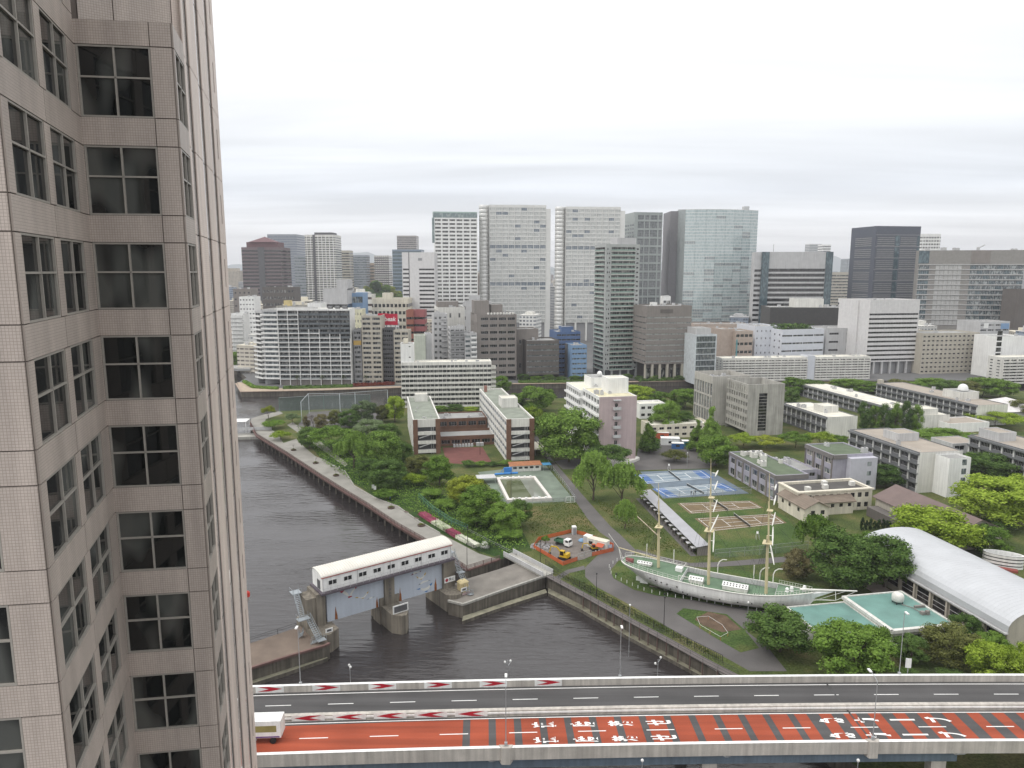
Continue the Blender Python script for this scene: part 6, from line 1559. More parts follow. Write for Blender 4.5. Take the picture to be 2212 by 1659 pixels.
office('red_white_building', 'tiny red and white building between the grid tower and the slim dark tower', 1433, 1449, 640, 700, 14, 2, 5, white, slant=False).end()
# wooded rise
hill = MB(); n = 14
hc = Vector((xa(806, 1300, 40), 1330))
for i in range(n):
 for k in range(24):
  t0, t1 = 2 * pi * k / 24, 2 * pi * (k + 1) / 24; r0, r1 = i / n, (i + 1) / n
  def hq(t, r): return (hc.x + 62 * r * cos(t), hc.y + 110 * r * sin(t), 44 * (1 - r * r) ** 1.0)
  hill.quad(hq(t0, r0), hq(t0, r1), hq(t1, r1), hq(t1, r0))
tag(hill.build('hill', dgrass), kind='structure'); FOOT.append((hc.x, hc.y, 95))
# crowded city behind
fm = [farwin('far_white_facade', (.62, .62, .60), (.10, .11, .12), 3.2, 3.2, .62, .5), farwin('far_grey_facade', (.36, .36, .37), (.07, .08, .09), 2.6, 3.4, .7, .55), farwin('far_beige_facade', (.46, .41, .34), (.08, .08, .08), 3.4, 3.1, .5, .45),
      farwin('far_brown_facade', (.22, .17, .14), (.06, .06, .06), 3.0, 3.2, .5, .5), farwin('far_blue_facade', (.28, .32, .38), (.08, .1, .13), 2.4, 3.6, .85, .6), farwin('far_cream_facade', (.56, .52, .44), (.12, .11, .10), 4.2, 3.0, .8, .4)]
fname = ['white', 'grey', 'beige', 'brown', 'bluish', 'cream']
r = random.Random(11)
def free(x, y, rad):
 return all((x - fx) ** 2 + (y - fy) ** 2 > (rad + fr) ** 2 for fx, fy, fr in FOOT)
SEC = [(0, 'left of the pyramid-topped tower'), (521, 'round the pyramid-topped tower'), (607, 'below the hazy and finned towers'), (724, 'by the wooded rise'), (868, 'by the off-white office'), (938, 'under the white residential tower'), (1031, 'behind the left silver tower'), (1190, 'behind the right silver tower'), (1341, 'by the grid tower'), (1480, 'behind the curved glass tower'), (1640, 'by the banded office'), (1800, 'left of the slate tower'), (1894, 'behind the slate tower'), (1992, 'behind the glazed complex'), (2120, 'at the right edge')]
FARC = MB()
def fill(Y0, Y1, n, smin, smax, hmin, hmax, dist, single=True):
 for _ in range(n):
  Y = r.uniform(Y0, Y1); px = r.uniform(488, 2225); X = xa(px, Y, 30)
  w, d = r.uniform(smin, smax), r.uniform(smin, smax)
  if not free(X, Y, max(w, d) * .62): continue
  k = r.choices(range(6), (4, 3, 2, 1, 1, 3))[0]; h = r.uniform(hmin, hmax) * (r.random() * .6 + .5)
  if not single:
   FOOT.append((X, Y, max(w, d) * .5)); FARC.mat(k).box(X, Y, 0, w, d, h); FARC.box(X, Y + d * .1, h, w * .5, d * .4, h * .08); continue
  # leave out what the towers in front would hide
  if 1035 < px < 1345 and zy(690, Y) > h: continue
  FOOT.append((X, Y, max(w, d) * .5)); sec = [q for a, q in SEC if px >= a][-1]; size = 'tall' if h > .62 * hmax else 'low' if h < .42 * hmax else 'mid-height'
  t = thing('city_block', (X, Y, 0), r.choice((GA, 0, GA, -.3, .35)), '%s %s block in the %s, %s' % (size, fname[k], dist, sec), 'building', 'blocks of the %s of the city' % dist)
  pm_ = [offwhite, lgrey, beige, taupe, lgrey, cream][k]
  b = MB(); b.b2(-w / 2, w / 2, -d / 2, d / 2, 0, h); b.build('body', fm[k], t)
  b = MB(); b.b2(-w * .25, w * .2, -d * .2, d * .25, h, h + r.uniform(2, 5)); b.build('penthouse', pm_, t)
  b = MB(); b.b2(-w / 2 - .2, w / 2 + .2, -d / 2 - .2, d / 2 + .2, h - .02, h + .3); b.build('parapet', pm_, t)
  if Y < 900:
   for q in range(r.randint(2, 5)): b = MB(); b.box(r.uniform(-.45, .45) * w, r.uniform(-.45, .45) * d, h + .3, r.uniform(1, 3), r.uniform(1, 3), r.uniform(1, 2.4)); b.build('rooftop_unit', lgrey, t)
fill(525, 640, 60, 10, 20, 12, 34, 'near belt')
fill(590, 900, 160, 14, 30, 16, 44, 'near belt')
fill(900, 1700, 220, 18, 40, 20, 58, 'middle belt')
fill(1700, 5600, 520, 30, 80, 25, 85, 'hazy belt', False)
tag(FARC.build('distant_city', fm), 'hazy mass of far-off city roofs along the horizon', 'city', kind='stuff')
# low mountains on the horizon
mt = MB(); rr = random.Random(2); prev = None
for ridge, (Ym, zs) in enumerate(((9500, 150), (11500, 330))):
 pts = []
 for i in range(161):
  X = -9000 + 18000 * i / 160; h = zs * (.45 + .3 * sin(i * .11 + ridge) + .2 * sin(i * .31 + 2 * ridge) + .12 * sin(i * .77) + .08 * rr.random()); pts.append((X, max(25, h)))
 for (x0, h0), (x1, h1) in zip(pts, pts[1:]):
  mt.quad((x0, Ym - 700, 0), (x1, Ym - 700, 0), (x1, Ym, h1), (x0, Ym, h0)); mt.quad((x0, Ym, h0), (x1, Ym, h1), (x1, Ym + 900, 0), (x0, Ym + 900, 0))
tag(mt.build('mountains', mk('far_mountain', (.10, .13, .13), .95)), kind='structure')
# street bridge at the far left
br = thing('canal_bridge', (-214, 548, 0), .1, 'pale flat road bridge over the side canal left of the condominium', 'bridge')
b = MB(); b.b2(-60, 16, -6, 6, 2.2, 3.4); b.build('deck', lgrey, br)
for y in (-6.1, 6.1): b = MB(); b.b2(-60, 16, y - .15, y + .15, 3.41, 4.6); b.build('parapet', offwhite, br)
for x in (-38, -14): b = MB(); b.b2(x - 1, x + 1, -5, 5, -6, 2.2); b.build('pier', concrete, br)
# ------------------------------------------------------------------ trees
def leaf_mat(name, dark, mid, light):
 m = bpy.data.materials.new(name); MATS[name] = m
 m.use_nodes = True; nt = m.node_tree; nd = nt.nodes; lk = nt.links; nd.clear()
 out = nd.new('ShaderNodeOutputMaterial'); geo = nd.new('ShaderNodeNewGeometry'); oi = nd.new('ShaderNodeObjectInfo'); tc = nd.new('ShaderNodeTexCoord')
 n = nd.new('ShaderNodeTexNoise'); n.inputs['Scale'].default_value = .55; n.inputs['Detail'].default_value = 3; lk.new(geo.outputs['Position'], n.inputs['Vector'])
 a = nd.new('ShaderNodeMath'); a.operation = 'MULTIPLY_ADD'; lk.new(geo.outputs['Random Per Island'], a.inputs[0]); a.inputs[1].default_value = .42; lk.new(n.outputs[0], a.inputs[2])
 s = nd.new('ShaderNodeMath'); s.operation = 'MULTIPLY_ADD'; lk.new(oi.outputs['Random'], s.inputs[0]); s.inputs[1].default_value = .30; lk.new(a.outputs[0], s.inputs[2])
 r = nd.new('ShaderNodeValToRGB'); e = r.color_ramp.elements
 e[0].position = .48; e[0].color = (*dark, 1); e[1].position = 1.0; e[1].color = (*light, 1); x = e.new(.74); x.color = (*mid, 1)
 lk.new(s.outputs[0], r.inputs[0])
 d = nd.new('ShaderNodeBsdfDiffuse'); t = nd.new('ShaderNodeBsdfTranslucent'); mx = nd.new('ShaderNodeMixShader'); mx.inputs[0].default_value = .22
 lk.new(r.outputs[0], d.inputs[0]); lk.new(r.outputs[0], t.inputs[0]); lk.new(d.outputs[0], mx.inputs[1]); lk.new(t.outputs[0], mx.inputs[2]); lk.new(mx.outputs[0], out.inputs[0])
 return m
LM = {'mid': leaf_mat('leaf_mid', (0.044, 0.081, 0.018), (0.104, 0.183, 0.033), (0.185, 0.291, 0.059)),
 'dark': leaf_mat('leaf_dark', (0.028, 0.054, 0.017), (0.066, 0.118, 0.032), (0.126, 0.201, 0.055)),
 'bright': leaf_mat('leaf_bright', (0.074, 0.122, 0.016), (0.189, 0.271, 0.029), (0.330, 0.436, 0.066)),
 'yellow': leaf_mat('leaf_yellow', (0.087, 0.109, 0.014), (0.212, 0.248, 0.031), (0.357, 0.410, 0.066)),
 'willow': leaf_mat('leaf_willow', (0.058, 0.103, 0.023), (0.136, 0.224, 0.045), (0.231, 0.351, 0.080)),
 'olive': leaf_mat('leaf_olive', (0.048, 0.057, 0.019), (0.112, 0.125, 0.040), (0.185, 0.198, 0.068)),
 'grey': leaf_mat('leaf_greygreen', (0.051, 0.078, 0.036), (0.116, 0.163, 0.076), (0.197, 0.259, 0.129)),
 'brown': leaf_mat('leaf_brownish', (0.065, 0.054, 0.028), (0.142, 0.124, 0.061), (0.225, 0.205, 0.105)),
 'pine': leaf_mat('leaf_pine', (0.014, 0.030, 0.014), (0.033, 0.064, 0.027), (0.064, 0.105, 0.045))}
bark = mk('bark', (.085, .065, .05), .95, .2, 2)
CROWN = {}
def crown_mesh(kind, col, seed, nl=None):
 """unit crown: about 1 wide (radius .5) and 1 high, base at z=0. Leaf sprays over uneven lobes."""
 k = (kind, col, seed)
 if k in CROWN: return CROWN[k]
 r = random.Random(seed * 13 + len(kind)); b = MB(); lobes = []
 if kind == 'round':
  for i in range(46):
   t = r.uniform(0, 6.283); ph = r.uniform(-.85, 1.0); rad = .33 * sqrt(max(0, 1 - ph * ph * .85)) * r.uniform(.6, 1.12)
   lobes.append((rad * cos(t), rad * sin(t), .47 + ph * .37, r.uniform(.085, .15)))
 elif kind == 'spread':
  for i in range(34):
   t = r.uniform(0, 6.283); rr = .40 * sqrt(r.random()); lobes.append((rr * cos(t), rr * sin(t), .45 + .35 * (1 - (rr / .42) ** 2) * r.uniform(.6, 1.1) + r.uniform(-.12, .08), r.uniform(.09, .16)))
 elif kind == 'cone':
  for i in range(40):
   z = r.random() ** 1.15; rr = .36 * (1 - z) + .03; t = r.uniform(0, 6.283); lobes.append((rr * .7 * cos(t), rr * .7 * sin(t), .06 + z * .88, .06 + .10 * (1 - z)))
 elif kind == 'column':
  for i in range(26):
   z = r.random(); rr = .26 * sin(pi * min(1, z * .85 + .12)); t = r.uniform(0, 6.283); lobes.append((rr * cos(t), rr * sin(t), .06 + z * .86, r.uniform(.12, .2)))
 elif kind == 'low':
  for i in range(26):
   t = r.uniform(0, 6.283); rr = .38 * sqrt(r.random()); lobes.append((rr * cos(t), rr * sin(t), .34 + .3 * (1 - (rr / .45) ** 2) * r.uniform(.5, 1.1), r.uniform(.12, .2)))
 if kind == 'willow':
  heads = []
  for i in range(26):
   t = r.uniform(0, 6.283); rr = .42 * sqrt(r.random()); heads.append((rr * cos(t), rr * sin(t), .98 - .38 * (rr / .42) ** 2 * r.uniform(.7, 1.1)))
  for hx, hy, hz_ in heads:
   for s in range(26):
    x = hx + r.gauss(0, .055); y = hy + r.gauss(0, .055); z = hz_ + r.gauss(0, .03); L = r.uniform(.14, .5) * (hz_); n = 6
    dx = hx * r.uniform(.0, .25); dy = hy * r.uniform(0, .25)
    for q in range(n):
     f = q / n; p = Vector((x + dx * sin(f * 1.5), y + dy * sin(f * 1.5), z - L * f)); a = r.uniform(0, 6.283); w = .014 + .012 * r.random(); h = L / n * .75
     u = Vector((cos(a), sin(a), 0)) * w; v = Vector((r.uniform(-.01, .01), r.uniform(-.01, .01), h))
     b.quad(p - u, p - v * .2 + u, p - v + u, p - v - u)
 else:
  N = nl or {'round': 14000, 'spread': 11000, 'cone': 8500, 'column': 6500, 'low': 6500}[kind]
  tot = sum(l[3] ** 2 for l in lobes)
  for lx, ly, lz, lr in lobes:
   n = int(N * lr * lr / tot)
   for i in range(n):
    d = Vector((r.gauss(0, 1), r.gauss(0, 1), r.gauss(.25, 1))).normalized(); rad = lr * (1 - .55 * r.random() ** 2.2) * r.uniform(.85, 1.12)
    p = Vector((lx + d.x * rad, ly + d.y * rad, lz + d.z * rad * .85))
    if p.z < .02: continue
    nrm = (d + Vector((r.gauss(0, .5), r.gauss(0, .5), r.gauss(.25, .5)))).normalized()
    u = nrm.orthogonal().normalized(); a = r.uniform(0, 6.283); w = nrm.cross(u); u, w = u * cos(a) + w * sin(a), w * cos(a) - u * sin(a)
    s = r.uniform(.009, .020) * (1.15 if kind in ('cone', 'column') else 1.0)
    b.quad(p - u * s, p - w * s * .7, p + u * s, p + w * s * .7)
  # shaded inner mass so the sky does not show through the middle
  for lx, ly, lz, lr in lobes:
   vs = []; q = lr * .55
   b.lathe([(.1 * q, -q * .8), (q * .8, -q * .4), (q, 0), (q * .75, q * .5), (.1 * q, q * .8)], 7, (lx, ly, lz))
 CROWN[k] = b.mesh('crown', LM[col]); return CROWN[k]
TRUNK = {}
def trunk_mesh(seed, slim=1.0):
 if (seed, slim) in TRUNK: return TRUNK[(seed, slim)]
 r = random.Random(seed + 99); b = MB(); p = Vector((0, 0, -.1)); R = .032 * slim
 pts = [p]
 for i in range(4): p = p + Vector((r.uniform(-.02, .02), r.uniform(-.02, .02), .16)); pts.append(p)
 for i in range(4): b.tube(pts[i], pts[i + 1], R * (1 - .15 * i), 7, R * (1 - .15 * (i + 1)))
 for i in range(6):
  a = r.uniform(0, 6.283); s = pts[2 + i % 3]; e = s + Vector((cos(a) * .2, sin(a) * .2, r.uniform(.16, .3))); b.tube(s, e, R * .5, 5, R * .2)
  for j in range(2): e2 = e + Vector((cos(a + j - .5) * .12, sin(a + j - .5) * .12, .12)); b.tube(e, e2, R * .22, 4, R * .08)
 TRUNK[(seed, slim)] = b.mesh('trunk', bark); return TRUNK[(seed, slim)]
def tree(pos, w, h, kind, col, label, cat='tree', group=None, seed=None, name='tree', gap=None):
 seed = random.randint(1, 3) if seed is None else seed
 t = thing(name, pos, random.uniform(0, 6.28), label, cat, group)
 g = {'round': .04, 'spread': .12, 'cone': .03, 'column': .02, 'low': .0, 'willow': .02}[kind] if gap is None else gap
 inst('crown', crown_mesh(kind, col, seed), t, (0, 0, h * g), 0, (w, w, h * (1 - g)))
 inst('trunk', trunk_mesh(seed), t, (0, 0, 0), 0, (h * .75, h * .75, h * (.75 if kind != 'low' else .5)))
 return t
WF = {'round': 1.42, 'spread': 1.3, 'cone': 1.3, 'column': 1.3, 'low': 1.2, 'willow': 1.15}
def ptree(px, base, top, wpx, kind, col, label, group=None, dy=0.0, **k):
 """tree whose foot shows at (px, base), whose crown tops out at row top and is wpx wide"""
 g = gp(px, base); t_ = g.y * CT + CAM_Z * ST; w = wpx / FPX * t_; h = max(1.5, zy(top, g.y))
 return tree((g.x, g.y, 0), w * WF[kind], h, kind, col, label, group=group, **k)
ORD = 'first second third fourth fifth sixth seventh eighth ninth tenth eleventh twelfth thirteenth fourteenth'.split()
PARK = 'trees of the canal park'
for a in (
 (580, 905, 873, 27, 'spread', 'yellow', 'small lone yellow-green tree at the tip of the canal promenade'),
 (592, 926, 900, 46, 'low', 'mid', 'low spreading green tree by the promenade landing bridge'),
 (606, 950, 925, 42, 'low', 'bright', 'low bright bush-like tree beside the promenade steps'),
 (632, 915, 889, 30, 'spread', 'grey', 'grey-green small tree before the ball court netting'),
 (662, 924, 898, 20, 'column', 'brown', 'thin brownish tree at the left of the ball court fence'),
 (695, 928, 890, 27, 'round', 'brown', 'brownish budding tree before the ball court'),
 (724, 920, 882, 28, 'round', 'olive', 'olive young tree in the middle before the ball court'),
 (755, 924, 881, 42, 'round', 'dark', 'dark evergreen right of the olive tree at the ball court'),
 (788, 912, 862, 46, 'round', 'grey', 'tall grey-green fluffy tree at the right end of the ball court'),
 (826, 910, 872, 32, 'round', 'olive', 'olive brown tree between the ball court and the bright tree'),
 (854, 912, 849, 38, 'round', 'bright', 'bright yellow-green tree left of the brick school wing'),
 (797, 955, 903, 66, 'round', 'grey', 'wide grey-green tree behind the willow of the canal park'),
 (840, 960, 910, 50, 'round', 'dark', 'dark tree against the left flank of the brick school wing'),
 (718, 975, 915, 82, 'spread', 'mid', 'broad tree with lit top in the canal park'),
 (668, 968, 920, 42, 'round', 'dark', 'dark tree at the left edge of the park thicket'),
 (745, 985, 945, 50, 'round', 'dark', 'dark low tree under the broad lit tree'),
 (764, 1014, 931, 70, 'willow', 'willow', 'drooping willow left of the bright round park tree'),
 (826, 1014, 926, 76, 'round', 'willow', 'tall bright green round tree in the middle of the park'),
 (841, 1054, 986, 74, 'round', 'dark', 'dark spreading tree below the bright round park tree'),
 (800, 1035, 985, 50, 'round', 'dark', 'dark tree at the foot of the drooping willow'),
 (872, 1000, 950, 40, 'round', 'dark', 'dark tree before the near end of the brick school wing'),
 (905, 1024, 980, 52, 'round', 'olive', 'olive-dark tree right of the dark spreading one'),
 (949, 1050, 980, 62, 'round', 'mid', 'round green tree in front of the red court'),
 (834, 1076, 1052, 48, 'low', 'mid', 'round shrub-like tree at the edge of the promenade bed'),
 (892, 1048, 1016, 52, 'low', 'bright', 'low bright bush in the rough grass above the flower bed'),
 (930, 1075, 1050, 46, 'low', 'mid', 'low bush beside the green netting fence'),
 (965, 1098, 1072, 50, 'low', 'mid', 'bushy growth left of the yellow-green pool tree'),
 (1005, 1090, 1024, 68, 'round', 'yellow', 'yellow-green tree left of the pool'),
 (1036, 1124, 1046, 96, 'round', 'mid', 'broad mid-green tree on the slope below the pool'),
 (1086, 1146, 1082, 78, 'round', 'mid', 'lower green tree of the slope beside the lawn'),
 (1124, 1138, 1074, 44, 'round', 'dark', 'dark narrow tree right at the lawn edge below the pool'),
 (1030, 1140, 1100, 60, 'low', 'mid', 'low thicket at the foot of the slope trees'),
 (1100, 1165, 1138, 56, 'low', 'mid', 'low scrub between the slope trees and the works yard'),
 (1178, 1176, 1150, 18, 'low', 'mid', 'small green bush inside the works yard netting'),
 ): ptree(*a, group=PARK)
CAMP = 'trees of the campus'
for a in (
 (1081, 850, 808, 42, 'round', 'mid', 'light green tree at the right end of the white danchi slab'),
 (1152, 888, 829, 70, 'round', 'mid', 'wide light green tree between school wing and white lecture annex'),
 (1117, 884, 846, 34, 'round', 'dark', 'darker tree at the left of the wide light green one'),
 (1186, 872, 836, 28, 'round', 'mid', 'small tree at the far left corner of the white lecture annex'),
 (1147, 938, 874, 44, 'round', 'bright', 'bright tree rising over the path by the longer school wing'),
 (1180, 990, 882, 62, 'spread', 'willow', 'tall fresh green tree left in the big clump before the pink block'),
 (1229, 998, 874, 118, 'round', 'willow', 'largest fresh green tree in front of the pink lecture block'),
 (1262, 1000, 930, 60, 'willow', 'mid', 'drooping lower part tree at the right of the big clump'),
 (1311, 1014, 952, 88, 'spread', 'dark', 'dark spreading tree at the foot of the pink end wall'),
 (1281, 1080, 977, 80, 'willow', 'willow', 'left one of the two big weeping willows by the path'),
 (1345, 1094, 1002, 86, 'willow', 'willow', 'right one of the two big weeping willows beside the blue courts'),
 (1350, 1142, 1080, 46, 'willow', 'willow', 'small weeping willow below the two big ones'),
 (1403, 974, 898, 50, 'cone', 'mid', 'conical fresh green tree right of the pink block'),
 (1404, 978, 945, 46, 'low', 'dark', 'dark bush under the conical tree by the pink block'),
 (1380, 875, 828, 62, 'round', 'bright', 'yellowish green tree behind the white penthouse of the pink block'),
 (1440, 935, 860, 62, 'round', 'mid', 'tall green tree in front of the low cream laboratory'),
 (1474, 930, 884, 52, 'round', 'dark', 'dark tree left of the ribbed concrete wing'),
 (1457, 997, 964, 54, 'low', 'olive', 'round olive shrub in the yard behind the blue courts'),
 (1480, 882, 836, 62, 'round', 'mid', 'green tree before the back canal left of the concrete wing'),
 (1425, 880, 842, 46, 'round', 'mid', 'round tree near the back canal right of the pink block'),
 (1535, 985, 876, 62, 'cone', 'willow', 'tall feathery conifer in front of the ribbed concrete wing'),
 (1505, 975, 905, 46, 'cone', 'mid', 'shorter feathery conifer left of the tall one'),
 (1546, 1006, 934, 74, 'round', 'mid', 'dense tree at the corner of the blue courts'),
 (1605, 968, 932, 54, 'spread', 'bright', 'bright tree row start left under the concrete block'),
 (1656, 968, 938, 58, 'spread', 'yellow', 'yellow-green tree under the dark glazed strip'),
 (1718, 968, 929, 56, 'spread', 'mid', 'green tree behind the green-roofed hall'),
 (1771, 968, 927, 52, 'spread', 'bright', 'bright tree behind the green-roofed block'),
 (1812, 962, 938, 40, 'spread', 'mid', 'last small tree of the row left of the tan-roofed laboratory'),
 (1709, 880, 835, 30, 'round', 'dark', 'dark tree in the gap right of the concrete block'),
 (1912, 1054, 1000, 64, 'round', 'dark', 'very dark round tree beside the stair tower laboratory'),
 (2038, 966, 922, 102, 'spread', 'mid', 'broad green tree between the two tan-roofed laboratories'),
 (2128, 1040, 975, 108, 'round', 'dark', 'large dark tree in front of the right-edge laboratory'),
 (2138, 1130, 1024, 150, 'round', 'bright', 'huge bright camphor at the right below the dark tree'),
 (2200, 1110, 1022, 90, 'round', 'bright', 'bright camphor cut by the right edge'),
 (2014, 1192, 1092, 158, 'round', 'bright', 'huge bright camphor behind the silver vaulted roof'),
 (2133, 1196, 1130, 80, 'round', 'mid', 'darker tree right of the camphor behind the vault'),
 (2150, 1150, 1110, 60, 'low', 'dark', 'dark undergrowth tree below the huge right camphor'),
 (2150, 920, 885, 90, 'spread', 'bright', 'bright tree beyond the observatory laboratory at the right'),
 (2200, 900, 862, 60, 'round', 'olive', 'thin olive tree at the right edge below the pale hall'),
 (1760, 1200, 1113, 76, 'willow', 'mid', 'feathery tree left in the dark clump beyond the ship bow'),
 (1820, 1270, 1138, 140, 'round', 'dark', 'massive dark green tree beyond the ship bow'),
 (1908, 1272, 1150, 118, 'round', 'dark', 'right dark tree of the clump touching the silver vault'),
 (1868, 1215, 1145, 60, 'round', 'mid', 'green tree peeping between the two massive dark ones'),
 (1722, 1248, 1185, 66, 'round', 'brown', 'sparse brown thicket tree behind the ship foremast'),
 (1684, 1408, 1310, 124, 'round', 'dark', 'round dark green tree in front of the smaller teal roof'),
 (1834, 1462, 1346, 140, 'round', 'mid', 'big green tree in front of the seam of the two teal roofs'),
 (1892, 1440, 1345, 72, 'round', 'mid', 'green tree right behind the big one at the teal roofs'),
 (1968, 1432, 1368, 62, 'round', 'dark', 'small dark tree before the larger teal roof'),
 (2050, 1436, 1344, 96, 'round', 'olive', 'olive tree at the corner of the larger teal roof'),
 (2082, 1396, 1322, 66, 'round', 'dark', 'dark tree against the side of the vaulted gymnasium'),
 (2140, 1424, 1362, 68, 'round', 'mid', 'light green tree at the near end of the vaulted gymnasium'),
 (2142, 1484, 1388, 96, 'round', 'bright', 'bright round tree behind the expressway at the right'),
 (2202, 1484, 1384, 70, 'round', 'bright', 'bright tree cut by the right edge just above the expressway'),
 (1794, 1380, 1342, 22, 'cone', 'pine', 'small dark conifer before the smaller teal roof'),
 (1960, 1475, 1440, 60, 'low', 'dark', 'dark shrubs behind the far parapet below the teal roofs'),
 (2060, 1482, 1445, 70, 'low', 'dark', 'dark shrubs behind the far parapet left of the bright round tree'),
 ): ptree(*a, group=CAMP)
for i in range(6): ptree(1863 + 23 * i, 930, 866 + (i * 7) % 9, 32, 'column', 'mid' if i % 2 else 'dark', ('first', 'second', 'third', 'fourth', 'fifth', 'last')[i] + ' upright poplar from the left in the row before the longest laboratory', group='row of poplars')
for i in range(9): ptree(1862 + 9 * i, 1146 - i, 1118 + (i * 5) % 8, 10, 'column', 'pine', ORD[i] + ' dark pencil cypress from the left in the row below the tiled house', group='row of cypresses')
for i in range(13):
 px = 1716 + 37 * i; ptree(px, 852 - (i % 3) * 2 + (i > 8) * 8, 812 + (i * 5) % 13 - (i > 9) * 4, 56, 'round', ('mid', 'dark', 'olive', 'mid')[i % 4], ORD[i] + ' tree from the left in the belt between laboratories and white slabs', group='tree belt behind the laboratories')
for i in range(5): ptree(920 + 32 * i, 893, 868 + (i * 7) % 11, 34, 'round', ('dark', 'mid', 'dark', 'bright', 'dark')[i], ('first', 'second', 'third', 'fourth', 'last')[i] + ' tree from the left at the foot of the white danchi slab', group='trees under the danchi slab')
for i in range(5): ptree(960 + 22 * i, 925 + (i % 2) * 6, 910, 24, 'low', 'dark', ORD[i] + ' dark shrub from the left in the court between the school wings', group='shrubs of the school court')
for i in range(7): ptree(1010 + 28 * i, 1008 - i, 990 + (i % 3) * 3, 30, 'low', ('dark', 'mid')[i % 2], ('first', 'second', 'third', 'fourth', 'fifth', 'sixth', 'last')[i] + ' shrub from the left in the hedge between school wings and pool', group='hedge shrubs by the pool')
# trees of the far bank
for i in range(14):
 px = 1130 + 28 * i; 
 if 1270 < px < 1290: continue
 ptree(px, 822, 806 + (i * 5) % 8, 24, 'round', ('dark', 'mid', 'dark')[i % 3], ORD[i] + ' street tree from the left at the foot of the far bank offices', group='street trees of the far bank')
for i in range(5): ptree(508 + 10 * i, 793 - 4 * i, 757 - 3 * i, 26, 'round', ('mid', 'dark')[i % 2], ORD[i] + ' tree from the left on the bank of the side canal', group='trees of the side canal')
pal = leaf_mat('palm_leaf', (.03, .045, .015), (.05, .07, .022), (.08, .10, .035))
pm = MB(); r = random.Random(4)
for k in range(26):
 a = r.uniform(0, 6.28); el = r.uniform(-.4, 1.2); d = Vector((cos(a) * cos(el), sin(a) * cos(el), sin(el))); s = d.cross(Vector((0, 0, 1))).normalized() * .16
 p0 = Vector((0, 0, 0)); p1 = d * 1.1; p2 = d * 1.9 + Vector((0, 0, -.7)); pm.quad(p0 - s * .3, p0 + s * .3, p1 + s, p1 - s); pm.face([p1 - s, p1 + s, p2])
pmesh = pm.mesh('fronds', pal); tm = MB().tube((0, 0, 0), (.1, 0, 6), .22, 7, .16).mesh('trunk', bark)
for px in (643, 697, 743, 791):
 g = gp(px, 833); t = thing('palm_tree', g, random.uniform(0, 6), {643: 'first', 697: 'second', 743: 'third', 791: 'last'}[px] + ' palm from the left in the bank garden before the white condominium', 'palm', 'palms of the bank garden'); inst('fronds', pmesh, t, (.1, 0, 6), 0, 1.25); inst('trunk', tm, t)
# wooded rise
for i in range(60):
 a = random.uniform(0, 6.283); q = sqrt(random.random()) * .97; x = hc.x + 62 * q * cos(a); y = hc.y + 110 * q * sin(a); z = 44 * (1 - q * q)
 tree((x, y, z - 1), random.uniform(14, 22), random.uniform(12, 18), 'round', ('mid', 'dark', 'pine', 'mid', 'yellow')[i % 5], ('green', 'dark', 'dark', 'green', 'yellowish')[i % 5] + ' tree on the wooded rise far behind the white condominium', group='trees of the wooded rise')
# hedges, flower beds (too many leaves to count)
def bed(name, pts, w, h, m, label, dens=40, leaf=.16, kind='stuff', seed=1):
 """a hedge or flower bed along a line of ground points"""
 r = random.Random(seed); b = MB(); P = [gp(*p) for p in pts]
 for a, c in zip(P, P[1:]):
  d = c - a; L = d.length; n = int(L * dens); nn = Vector((-d.y, d.x, 0)).normalized()
  for i in range(n):
   t = r.random(); o = r.uniform(-1, 1); z = h * sqrt(max(0, 1 - o * o * .75)) * r.uniform(.55, 1.08); p = a + d * t + nn * (o * w / 2) + Vector((0, 0, z))
   nr = Vector((r.gauss(0, .6) + nn.x * o, r.gauss(0, .6) + nn.y * o, 1)).normalized(); u = nr.orthogonal().normalized() * leaf * r.uniform(.6, 1.4); v = nr.cross(u)
   b.quad(p - u, p - v, p + u, p + v)
  b.bar(a + Vector((0, 0, h * .35)), c + Vector((0, 0, h * .35)), w * .75, h * .7)
 o = b.build(name, m); tag(o, label, 'hedge' if 'hedge' in name else 'flower bed', None, kind); return o
azp = leaf_mat('azalea_pink', (.14, .03, .05), (.24, .04, .085), (.33, .09, .14)); azw = leaf_mat('azalea_white', (.16, .22, .08), (.48, .52, .36), (.72, .72, .62)); redh = leaf_mat('red_hedge_leaf', (.09, .02, .018), (.16, .035, .03), (.22, .07, .04))
bed('flower_bed', [(912, 1112), (940, 1130)], 3.2, 1.3, azp, 'pink azalea bed beginning beside the green netting')
bed('flower_bed', [(940, 1130), (970, 1148)], 3.2, 1.3, azw, 'white azalea bed after the first pink one', seed=2)
bed('flower_bed', [(970, 1148), (990, 1161)], 3.2, 1.3, azp, 'pink azalea bed in the middle of the row', seed=3)
bed('flower_bed', [(990, 1161), (1030, 1182)], 2.8, 1.2, azw, 'sparse white azalea bed nearest the footbridge', 22, seed=4)
ws = thing('white_blossom_shrub', gp(1047, 1182), 0, 'round shrub covered in white blossom at the end of the flower beds', 'shrub'); b = MB(); r = random.Random(9)
for i in range(500):
 d = Vector((r.gauss(0, 1), r.gauss(0, 1), abs(r.gauss(0, 1)))).normalized(); p = d * r.uniform(.6, 1.5); p.z *= 1.2; u = d.orthogonal().normalized() * .11; v = d.cross(u); b.quad(p - u, p - v, p + u, p + v)
b.build('blossom', mk('white_petal', (.78, .78, .72), .8), ws); inst('foliage', crown_mesh('low', 'mid', 1), ws, (0, 0, 0), 0, (2.8, 2.8, 1.9))
bed('hedge', [(612, 840), (700, 838), (762, 836)], 4, 2.0, LM['dark'], 'dark green hedge along the far canal bank below the condominium', 14, .5)
bed('hedge', [(762, 835), (852, 831)], 4, 2.2, redh, 'dark red hedge along the far canal bank', 14, .5, seed=6)
